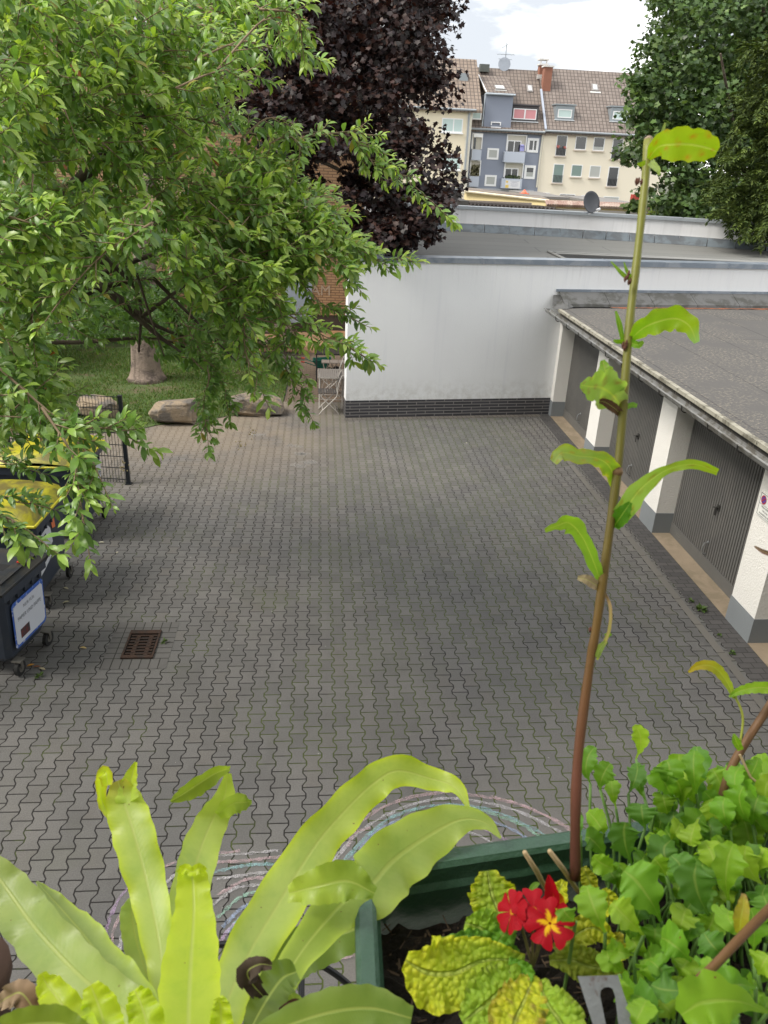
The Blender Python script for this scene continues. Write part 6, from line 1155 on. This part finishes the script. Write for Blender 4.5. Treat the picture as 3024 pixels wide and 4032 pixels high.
for lab_, pts in [('tan dry plant stalk leaning left in the planter soil', ((680, 465), (765, 612))), ('tan dry plant stalk nearer the tall stem in the planter', ((780, 460), (885, 608)))]:
    b = MB(); p, q = atd(*Q2(*pts[0]), .70), atd(*Q2(*pts[1]), .735); b.tube([p, (p+q)/2+[.001, 0, 0], q, q+(q-p)*.5], [.0022, .0026, .0024, .002], 7); o = build('dry_stalk', b, mat('straw', (.46, .34, .19), .7, .2, 60), smooth=True); tag(o, lab_, 'stalk', 'dry stalks in the planter')

# primrose ---------------------------------------------------------------------------------------
pr = thing('primrose', 'primrose with crinkled yellow-green leaves and red flowers with yellow centres', 'flower', (.155, .44, 4.42)); prm = bladmat('primrose_leaf', .5, .4, .35, .6, crinkle=True); YY = (.80, .78, .04); LG = (.45, .64, .06); MG = (.20, .42, .04)
cR = (700, 880)
for pts, W, k in [
 (q2((600, 760, .66), (570, 690, .68), (545, 620, .69), (530, 540, .70)), [20, 90, 92, 30], dict(col0=LG, col1=(.34, .42, .03), edge=YY)),
 (q2((640, 820, .66), (560, 800, .65), (500, 770, .65), (440, 750, .65)), [20, 72, 80, 20], dict(col0=MG, col1=LG)),
 (q2((680, 900, .64), (520, 900, .62), (400, 950, .60), (290, 950, .59), (200, 900, .59)), [20, 80, 125, 130, 30], dict(col0=LG, col1=YY, edge=YY, n=48)),
 (q2((660, 880, .65), (560, 860, .64), (450, 850, .64), (340, 830, .64)), [18, 60, 70, 18], dict(col0=MG, col1=(.16, .33, .05))),
 (q2((700, 950, .62), (600, 1010, .59), (520, 1080, .57), (430, 1150, .56)), [20, 90, 110, 30], dict(col0=LG, col1=LG, edge=(.42, .52, .05))),
 (q2((720, 960, .61), (680, 1060, .58), (640, 1150, .56), (620, 1260, .54)), [20, 90, 110, 60], dict(col0=YY, col1=YY, edge=(.55, .42, .05), blotch=(.50, .28, .10))),
 (q2((740, 980, .61), (770, 1070, .58), (830, 1160, .56), (860, 1260, .55)), [20, 80, 100, 50], dict(col0=LG, col1=LG, edge=(.40, .50, .06))),
 (q2((780, 900, .65), (870, 900, .65), (960, 930, .65), (1080, 930, .66)), [16, 60, 66, 16], dict(col0=(.35, .42, .05), col1=(.40, .42, .04))),
 (q2((800, 860, .66), (880, 800, .67), (960, 770, .68), (1040, 830, .68)), [16, 50, 54, 16], dict(col0=(.36, .40, .04), col1=YY)),
 (q2((790, 700, .70), (810, 640, .71), (840, 580, .72)), [20, 45, 12], dict(col0=YY, col1=YY)), (q2((960, 640, .73), (940, 580, .735), (915, 525, .74)), [16, 34, 14], dict(col0=YY, col1=(.55, .52, .05))), (q2((990, 720, .72), (1020, 660, .72), (1000, 610, .72)), [16, 40, 10], dict(col0=YY, col1=YY)),
 (q2((610, 930, .62), (680, 960, .61), (700, 990, .60)), [40, 46, 12], dict(col0=MG, col1=MG)), (q2((1080, 900, .68), (1050, 830, .69), (1070, 790, .69)), [20, 40, 10], dict(col0=YY, col1=(.5, .4, .05))),
 (q2((560, 850, .64), (600, 790, .64), (650, 760, .64)), [20, 44, 12], dict(col0=MG, col1=(.2, .42, .05)))]:
    kk = dict(ruffle=.22, rf=7, fold=.16, lobes=.10, nl=9, K=10); kk.update(k); blade('leaf', prm, pr, pts, W, **kk)
petm = bladmat('petal', .6, .25, .2, .05, (1, .3, .3), midk=0.); RED = (.40, .003, .012); RE2 = (.42, .004, .014); YEL = (.85, .50, .01)
def flower(c, ax, r, nm='flower', inner=.42):
    c = np.array(c); ax = norm(np.array(ax, float)); a = norm(np.cross(ax, [.2, .1, 1])); b2 = np.cross(ax, a); V = []; F = []; C = []; UV = []
    for p in range(5):
        th0 = p*2*math.pi/5+.3; k0 = len(V)
        for i in range(8):
            t_ = i/7
            for j in range(7):
                x = (j-3)/3; wv = .66*(1-.12*t_)*(1-.16*(t_ > .99)); rr_ = r*(.06+t_*(.94+(.06-.14*math.exp(-(x*3)**2))*(t_ > .8))); th = th0+x*wv*.95
                pt = c+(a*math.cos(th)+b2*math.sin(th))*rr_+ax*(r*(.10*math.sin(t_*2.4)+.06*math.sin(x*4+p)*t_+.05*p*.1)); V.append(pt); cc = np.array(YEL) if t_ < inner*(.62+.55*math.cos(x*3)) else np.array(RE2); C.append(cc); UV.append((x, t_*.05))
        F += [(k0+i*7+j, k0+i*7+j+1, k0+(i+1)*7+j+1, k0+(i+1)*7+j) for i in range(7) for j in range(6)]
    build_np(nm, np.array(V), np.array(F), petm, pr, np.array(C), True, None, np.array(UV))
vw = lambda c: norm(CAM-np.array(c))
c = atd(*Q2(782, 752), .62); flower(c, vw(c)+[0, 0, .25], .0185)
c = atd(*Q2(715, 700), .635); flower(c, vw(c)*.4+[-.1, -.1, .9], .0170, inner=.07); c = atd(*Q2(632, 705), .64); flower(c, [-.75, -.1, .55], .0165, inner=.07)
blade('bud', petm, pr, q2((800, 690, .64), (790, 640, .64), (782, 590, .64), (776, 556, .64)), [18, 30, 22, 3], RED, RED, fold=.6, n=16, K=6); blade('bud', petm, pr, q2((835, 690, .64), (815, 650, .64), (800, 620, .64)), [10, 22, 8], YEL, RED, fold=.5, n=14)
b = MB()
for (x, y) in ((782, 760), (715, 715), (640, 720), (800, 700)): b.tube(spline([atd(*Q2(x, y), .645), atd(*Q2((x+710)/2, y+70), .66), atd(*Q2(712, 930), .66)], 8), .0014, 6)
build('flower_stalks', b, mat('flower_stalk', (.16, .14, .05), .6, .2, 60), pr, True)

# leafy crop of lobed leaves -----------------------------------------------------------------------
cm = bladmat('lobed_leaf', .45, .45, .35, .15, midk=.28); cgs = [(.125, .26, .028), (.17, .34, .030), (.23, .40, .028), (.11, .24, .035), (.30, .45, .035)]
cr_pl = thing('leafy_plants', 'dense clump of bright green lobed leaves on thin stems filling the right of the planter', 'plant', (.34, .48, 4.42)); stemb = MB()
lst = [((945, 190), (962, 42), 40, .80), ((985, 215), (1025, 108), 44, .79), ((1048, 290), (1028, 160), 34, .80), ((1098, 230), (1132, 108), 36, .79), ((1128, 90), (1120, -45), 34, .84), ((1165, 255), (1162, 138), 26, .80), ((1285, 235), (1215, 185), 32, .80), ((1370, 270), (1300, 70), 92, .82), ((1480, 240), (1435, 130), 62, .83), ((1580, 230), (1490, 195), 30, .84), ((1640, 240), (1632, 70), 56, .84), ((1260, 320), (1235, 235), 54, .78),
 ((1000, 390), (935, 300), 50, .76), ((1165, 370), (1150, 272), 60, .77), ((1110, 510), (1085, 345), 74, .73), ((1050, 525), (955, 480), 44, .72), ((905, 400), (893, 308), 22, .76), ((1015, 500), (925, 405), 44, .74), ((1265, 420), (1305, 345), 38, .75), ((1460, 400), (1420, 255), 66, .78), ((1610, 430), (1625, 280), 66, .80), ((1545, 380), (1525, 240), 56, .79), ((1230, 745), (1080, 540), 100, .67), ((1425, 725), (1370, 515), 86, .67),
 ((1005, 790), (930, 600), 64, .60), ((885, 745), (838, 690), 44, .61), ((1160, 800), (1030, 670), 60, .64), ((1350, 905), (1230, 810), 76, .62), ((1360, 1010), (1190, 1000), 66, .58), ((1610, 1010), (1440, 1040), 78, .57), ((1210, 1120), (1120, 1040), 64, .57), ((1660, 1110), (1310, 1120), 110, .53), ((1600, 870), (1590, 690), 66, .62), ((1500, 660), (1520, 430), 66, .68), ((1640, 600), (1570, 440), 60, .70),
 ((1250, 560), (1200, 490), 46, .70), ((1330, 620), (1270, 480), 60, .69), ((1180, 640), (1170, 545), 44, .68), ((1440, 560), (1400, 420), 60, .72), ((1120, 880), (1010, 860), 44, .62), ((1240, 960), (1180, 900), 50, .60), ((1480, 880), (1400, 790), 62, .63), ((1540, 1120), (1440, 1160), 80, .54), ((1660, 760), (1640, 640), 60, .66), ((1560, 800), (1500, 700), 60, .64), ((1060, 960), (1090, 1060), 40, .58), ((1620, 960), (1660, 880), 60, .60), ((1380, 330), (1350, 440), 50, .74), ((1300, 800), (1330, 690), 56, .65), ((1110, 1180), (1170, 1060), 60, .55)]
for _ in range(85): x, y = rng.uniform(1060, 1720), rng.uniform(380, 1180); a = rng.uniform(-2.4, -.6); l_ = rng.uniform(70, 140); lst.append(((x, y), (x+l_*math.cos(a), y+l_*math.sin(a)), rng.uniform(34, 66), .80-.22*(y-300)/800+rng.uniform(0, .04)))
for _ in range(44): x, y = rng.uniform(1190, 1720), rng.uniform(210, 520); l_ = rng.uniform(110, 190); a = rng.uniform(-2.0, -1.1); lst.append(((x, y), (x+l_*math.cos(a), y+l_*math.sin(a)), rng.uniform(38, 62), rng.uniform(.76, .86)))
for i, ((x0, y0), (x1, y1), hw, d) in enumerate(lst):
    c = np.array(cgs[i % 5 if i < 8 else rng.integers(0, 5)])*rng.uniform(.85, 1.2); nx, ny = -(y1-y0)*.10*rng.normal(), (x1-x0)*.10*rng.normal(); bend = rng.uniform(-.01, .02)
    pts = q2((x0, y0, d+.012), (x0*.65+x1*.35+nx, y0*.65+y1*.35+ny, d-.004), (x0*.25+x1*.75+nx, y0*.25+y1*.75+ny, d-.004+bend*.5), (x1, y1, d+bend)); hw *= 1.08; x1, y1 = x0+(x1-x0)*1.25, y0+(y1-y0)*1.25
    blade('leaf', cm, cr_pl, pts, [hw*.06, hw*.12, hw*.42, hw*.82, hw*.90, hw*.62, hw*.2], c, c*1.15, lobes=.26, nl=4.5, ruffle=.18, rf=2.5, fold=rng.uniform(.1, .35), roll=rng.normal(0, .35), n=44, K=6)
    p = atd(*Q2(x0, y0), d+.012); g_ = np.array([np.clip(p[0]+rng.normal(.01, .01), .20, .68), 0, 4.418]); g_[1] = np.clip(p[1]-.02+rng.normal(0, .02), .33, .52+(g_[0]-.05)*.12)
    stemb.tube(spline([g_, (g_+p)/2+[rng.normal(0, .006), rng.normal(0, .006), .01], p], 7), [.0016]*7, 5)
build('stems', stemb, mat('leaf_stem', (.14, .26, .06), .5, .2, 60), cr_pl, True)
b = blade('small_sprout', cm, cr_pl, q2((690, 640, .72), (720, 600, .72), (740, 590, .72)), [6, 14, 3], (.2, .38, .05), n=10)

# tall stem with torn leaves --------------------------------------------------------------------------
ts = thing('tall_stem', 'tall brown-green plant stem with a cut tip and ragged leaves rising from the planter', 'plant stem', (.27, .53, 4.42)); stm = bpy.data.materials.new('stem_skin'); t, o, b_ = nodes(stm); g = G(t); z = g.sep(g.geo())[2]
c_ = g.ramp(g.sm(z, 4.45, 5.15), (0, (.07, .022, .018)), (.12, (.17, .060, .035)), (.34, (.17, .095, .02)), (.6, (.14, .12, .015)), (1, (.27, .28, .045))); g.set(b_.inputs['Base Color'], g.mix(g.m('MULTIPLY', g.noise(g.vmul(g.geo(), (1, 1, .15)), 400, 3), .5), c_, g.mix(1, c_, (.6, .6, .5), 'MULTIPLY'))); b_.inputs['Roughness'].default_value = .45
P = [atd(x*k18, y*k18, d) for x, y, d in ((1243, 1900, .72), (1243, 1760, .72), (1250, 1620, .725), (1275, 1430, .73), (1288, 1355, .73), (1315, 1160, .735), (1338, 980, .74), (1352, 800, .745), (1362, 680, .75), (1376, 560, .755), (1390, 430, .76), (1401, 304, .765))]
q = spline(P, 60); wpx = np.interp(np.linspace(0, 1, 60), np.linspace(0, 1, 12), [11, 11, 10.5, 9.5, 9.5, 9.5, 9.3, 9.5, 9.5, 8.8, 8.8, 10.5])*k18*.74/FPX*(1+.06*np.sin(np.arange(60)*1.1)); b = MB(); b.tube(q, wpx, 12); build('stem', b, stm, ts, True)
b = MB(); b.lathe(q[-1], q[-1]-q[-2], [(-.001, wpx[-1]*1.0), (.002, wpx[-1]*.9), (.004, wpx[-1]*.5)], 12); build('cut_tip', b, mat('cut_tip', (.40, .30, .22), .8, .2, 90), ts, True)
b = MB()
for k in (31,): b.lathe(q[k], q[k+1]-q[k], [(-.004, wpx[k]), (0, wpx[k]*1.28), (.004, wpx[k])], 10)
build('nodes', b, mat('stem_node', (.22, .13, .06), .6, .3, 90), ts, True)
lm_ = bladmat('ragged_leaf', .45, .55, .3, .1, (1.1, 1.15, .6)); BY = (.36, .50, .02); LP = (.42, .52, .22)
def lf(pts, W, c0, c1=None, **k): kk = dict(lobes=.28, nl=5, ruffle=.2, rf=2.5, fold=.15, n=34); kk.update(k); blade('leaf', lm_, ts, dd(*pts), [w_*k18 for w_ in W], c0, c1, **kk)
lf([(1400, 345, .76), (1422, 318, .745), (1450, 312, .73), (1490, 312, .725), (1530, 320, .72), (1549, 328, .72)], [3, 22, 32, 33, 28, 10], BY, BY, blotch=(.50, .22, .02), edge=(.40, .5, .02), ruffle=.06, lobes=.16)
lf([(1405, 345, .765), (1425, 310, .76), (1437, 265, .76)], [3, 7, 2], (.30, .38, .12), n=16, lobes=0); lf([(1395, 350, .76), (1385, 355, .755), (1377, 354, .755)], [4, 5, 2], BY, n=10); lf([(1405, 350, .755), (1420, 365, .75), (1424, 378, .75)], [8, 6, 2], LP, n=12)
lf([(1357, 740, .75), (1385, 712, .735), (1420, 695, .725), (1460, 688, .72), (1490, 705, .715), (1505, 740, .715)], [4, 18, 25, 25, 19, 5], (.22, .42, .03), BY, tipc=(.30, .50, .22), edge=(.34, .46, .03)); lf([(1350, 738, .75), (1335, 738, .745), (1325, 735, .745)], [5, 5, 2], (.2, .38, .03), n=12); lf([(1362, 740, .745), (1378, 745, .74), (1390, 738, .74)], [7, 8, 3], (.2, .38, .03), n=12)
lf([(1345, 882, .745), (1325, 855, .735), (1300, 838, .725), (1275, 835, .72), (1253, 832, .72)], [10, 34, 40, 26, 4], LP, (.34, .50, .10), blotch=(.36, .20, .12)); lf([(1325, 850, .735), (1310, 810, .73), (1302, 778, .73)], [24, 20, 4], LP, (.26, .46, .06), blotch=(.42, .30, .20), n=20); blade('leaf', deadm, ts, dd((1342, 895, .745), (1325, 880, .735), (1305, 868, .73), (1290, 868, .73)), [12, 20, 14, 6], (.20, .11, .07), (.14, .07, .05), ruffle=.5, n=18)
lf([(1352, 880, .742), (1365, 875, .74), (1376, 877, .74)], [5, 6, 4], (.22, .40, .10), n=12)
lf([(1330, 1050, .745), (1318, 1010, .735), (1290, 990, .725), (1250, 985, .715), (1215, 978, .71), (1195, 998, .71)], [10, 20, 16, 15, 18, 8], (.24, .40, .02), LP, edge=(.4, .45, .05), blotch=(.5, .36, .08))
lf([(1328, 1135, .74), (1352, 1100, .73), (1385, 1055, .72), (1440, 1015, .71), (1500, 1003, .705), (1550, 1020, .705)], [12, 22, 20, 9, 11, 7], (.30, .46, .14), BY, lobes=.15, blotch=(.3, .25, .03)); lf([(1326, 1138, .74), (1345, 1110, .725), (1362, 1085, .72)], [12, 18, 4], (.12, .28, .03), n=16)
lf([(1298, 1260, .735), (1283, 1215, .725), (1258, 1160, .715), (1230, 1130, .71), (1205, 1135, .708), (1177, 1146, .705)], [6, 14, 16, 22, 9, 4], (.26, .46, .07), (.32, .48, .05), roll=.3)
blade('leaf', deadm, ts, dd((1300, 1270, .735), (1285, 1262, .73), (1268, 1252, .725), (1248, 1248, .725)), [14, 20, 20, 8], (.50, .38, .28), (.46, .36, .22), lobes=.2, ruffle=.2, n=20)
blade('leaf', deadm, ts, dd((1303, 1275, .735), (1318, 1310, .73), (1316, 1360, .728), (1300, 1400, .727), (1290, 1425, .727)), [5, 6, 6, 7, 4], (.42, .24, .16), (.36, .40, .05), lobes=.1, n=26)
lf([(1308, 1375, .73), (1320, 1368, .728)], [6, 4], (.18, .34, .04), n=8, lobes=0); lf([(1290, 1420, .727), (1296, 1400, .727), (1310, 1385, .727)], [5, 8, 3], (.30, .40, .10), n=12)
lf([(1366, 607, .755), (1345, 592, .75), (1320, 565, .75)], [3, 5, 1], (.24, .40, .06), n=12, lobes=0); lf([(1366, 604, .755), (1354, 585, .75), (1348, 566, .75)], [3, 4, 1], (.24, .40, .06), n=10, lobes=0); lf([(1345, 735, .75), (1338, 700, .745), (1330, 672, .745)], [4, 6, 2], (.20, .38, .04), n=12, lobes=0)
b = MB()
for (x, y) in ((1378, 395), (1357, 602), (1350, 745), (1280, 1364)):
    c = atd(x*k18, y*k18, .742)
    for _ in range(5): p = c+rng.normal(0, .0015, 3); b.tube([p-[0, 0, .003], p, p+[0, 0, .003]], [.0006, .0016, .0006], 5)
build('withered_buds', b, mat('withered', (.16, .07, .05), .9, .3, 90), ts)

# second cut stem at the right edge and a thick brown one crossing the corner --------------------------
s2 = thing('bent_stem', 'short light-brown stem leaning out at the right edge with curled yellow leaves', 'plant stem', atd(1590*k18, 1680*k18, .85)); bst = mat('brown_stem', (.20, .105, .05), .5, .25, 40)
b = MB(); b.tube(spline([atd(x*k18, y*k18, .80) for x, y in ((1700, 1465), (1659, 1530), (1610, 1605), (1575, 1670), (1550, 1760), (1535, 1840))], 16), [.0042]*16, 9); build('stem', b, bst, s2, True)
b = MB(); b.tube([atd(x*k18, y*k18, .79) for x, y in ((1598, 1630), (1622, 1680), (1648, 1700))], .0014, 6); build('twig', b, MC['straw'], s2)
b = MB(); b.tube(spline([atd(x*k18, y*k18, .79) for x, y in ((1598, 1610), (1605, 1560), (1600, 1530), (1585, 1500))], 10), .0012, 6); build('leaf_stalk', b, mat('yellow_stalk', (.35, .38, .06), .5, .1, 60), s2, True)
for pts, W, c0, c1 in [([(1588, 1508, .79), (1565, 1465, .785), (1540, 1440, .78), (1510, 1438, .78), (1487, 1452, .78)], [4, 10, 12, 9, 2], (.34, .44, .08), (.55, .38, .02)), ([(1575, 1505, .79), (1600, 1492, .785), (1640, 1485, .78), (1700, 1490, .775)], [2, 9, 12, 12], (.26, .44, .05), (.32, .5, .04)), ([(1600, 1620, .79), (1590, 1600, .785), (1585, 1585, .785)], [6, 9, 2], (.24, .42, .04), (.24, .42, .04))]:
    V, F, C, UV = ribbon([atd(x*k18, y*k18, d) for x, y, d in pts], [w_*k18*.78/FPX for w_ in W], c0, c1, lobes=.2, ruffle=.2, fold=.3, n=24); build_np('leaf', V, F, lm_, s2, C, True, None, UV)
s3 = thing('brown_stalk', 'thick brown bare stalk crossing the lower right corner among the lobed leaves', 'plant stem', (.32, .40, 4.42)); b = MB(); b.tube(spline([atd(*Q2(x, y), d) for x, y, d in ((1370, 985, .56), (1440, 925, .55), (1540, 820, .54), (1660, 700, .52), (1780, 590, .50))], 16), [.0026]+[.0032]*15, 9); build('stem', b, bst, s3, True)
V, F, C, UV = ribbon([atd(*Q2(x, y), d) for x, y, d in ((1545, 790, .545), (1550, 730, .54), (1560, 680, .54), (1562, 632, .54))], [w_*.54/FPX for w_ in (14, 30, 24, 8)], (.40, .36, .03), (.52, .42, .10), fold=.4, ruffle=.3, n=18, tipc=(.5, .3, .2)); build_np('leaf', V, F, lm_, s3, C, True, None, UV)
dl = MB(); V, F, C, UV = ribbon([atd(x*k18, y*k18, .80) for x, y in ((1630, 1180), (1650, 1192), (1690, 1205))], [w_*k18*.8/FPX for w_ in (2, 5, 6)], (.34, .22, .17), (.20, .10, .08), n=12, fold=.4); o = build_np('withered_leaf', V, F, deadm, None, C, True, atd(1650*k18, 1192*k18, .8), UV); tag(o, 'withered pinkish-brown leaf tip hanging at the right edge before the garage pillar', 'leaf')

# metal hook plate
hk = MB(); mk = lambda pts: hk.prism([atd(*Q2(x, y), .555) for x, y in pts], -norm(ray(2500, 3950))*.0022)
mk([(893, 965), (1056, 960), (1072, 1015), (1035, 1015), (1020, 1008), (1000, 1010), (986, 1022), (912, 1022)]); mk([(912, 1022), (986, 1022), (984, 1045), (1012, 1180), (962, 1180)]); mk([(1035, 1015), (1072, 1015), (1128, 1180), (1060, 1180), (1044, 1045)])
o = build('metal_bracket', hk, mat('worn_metal', (.30, .32, .33), .45, .35, 60, .2, 200, metal=0., col2=(.16, .10, .09), c2=(.58, .72))); tag(o, 'worn grey metal fork-shaped bracket standing in the planter at the bottom edge', 'bracket')
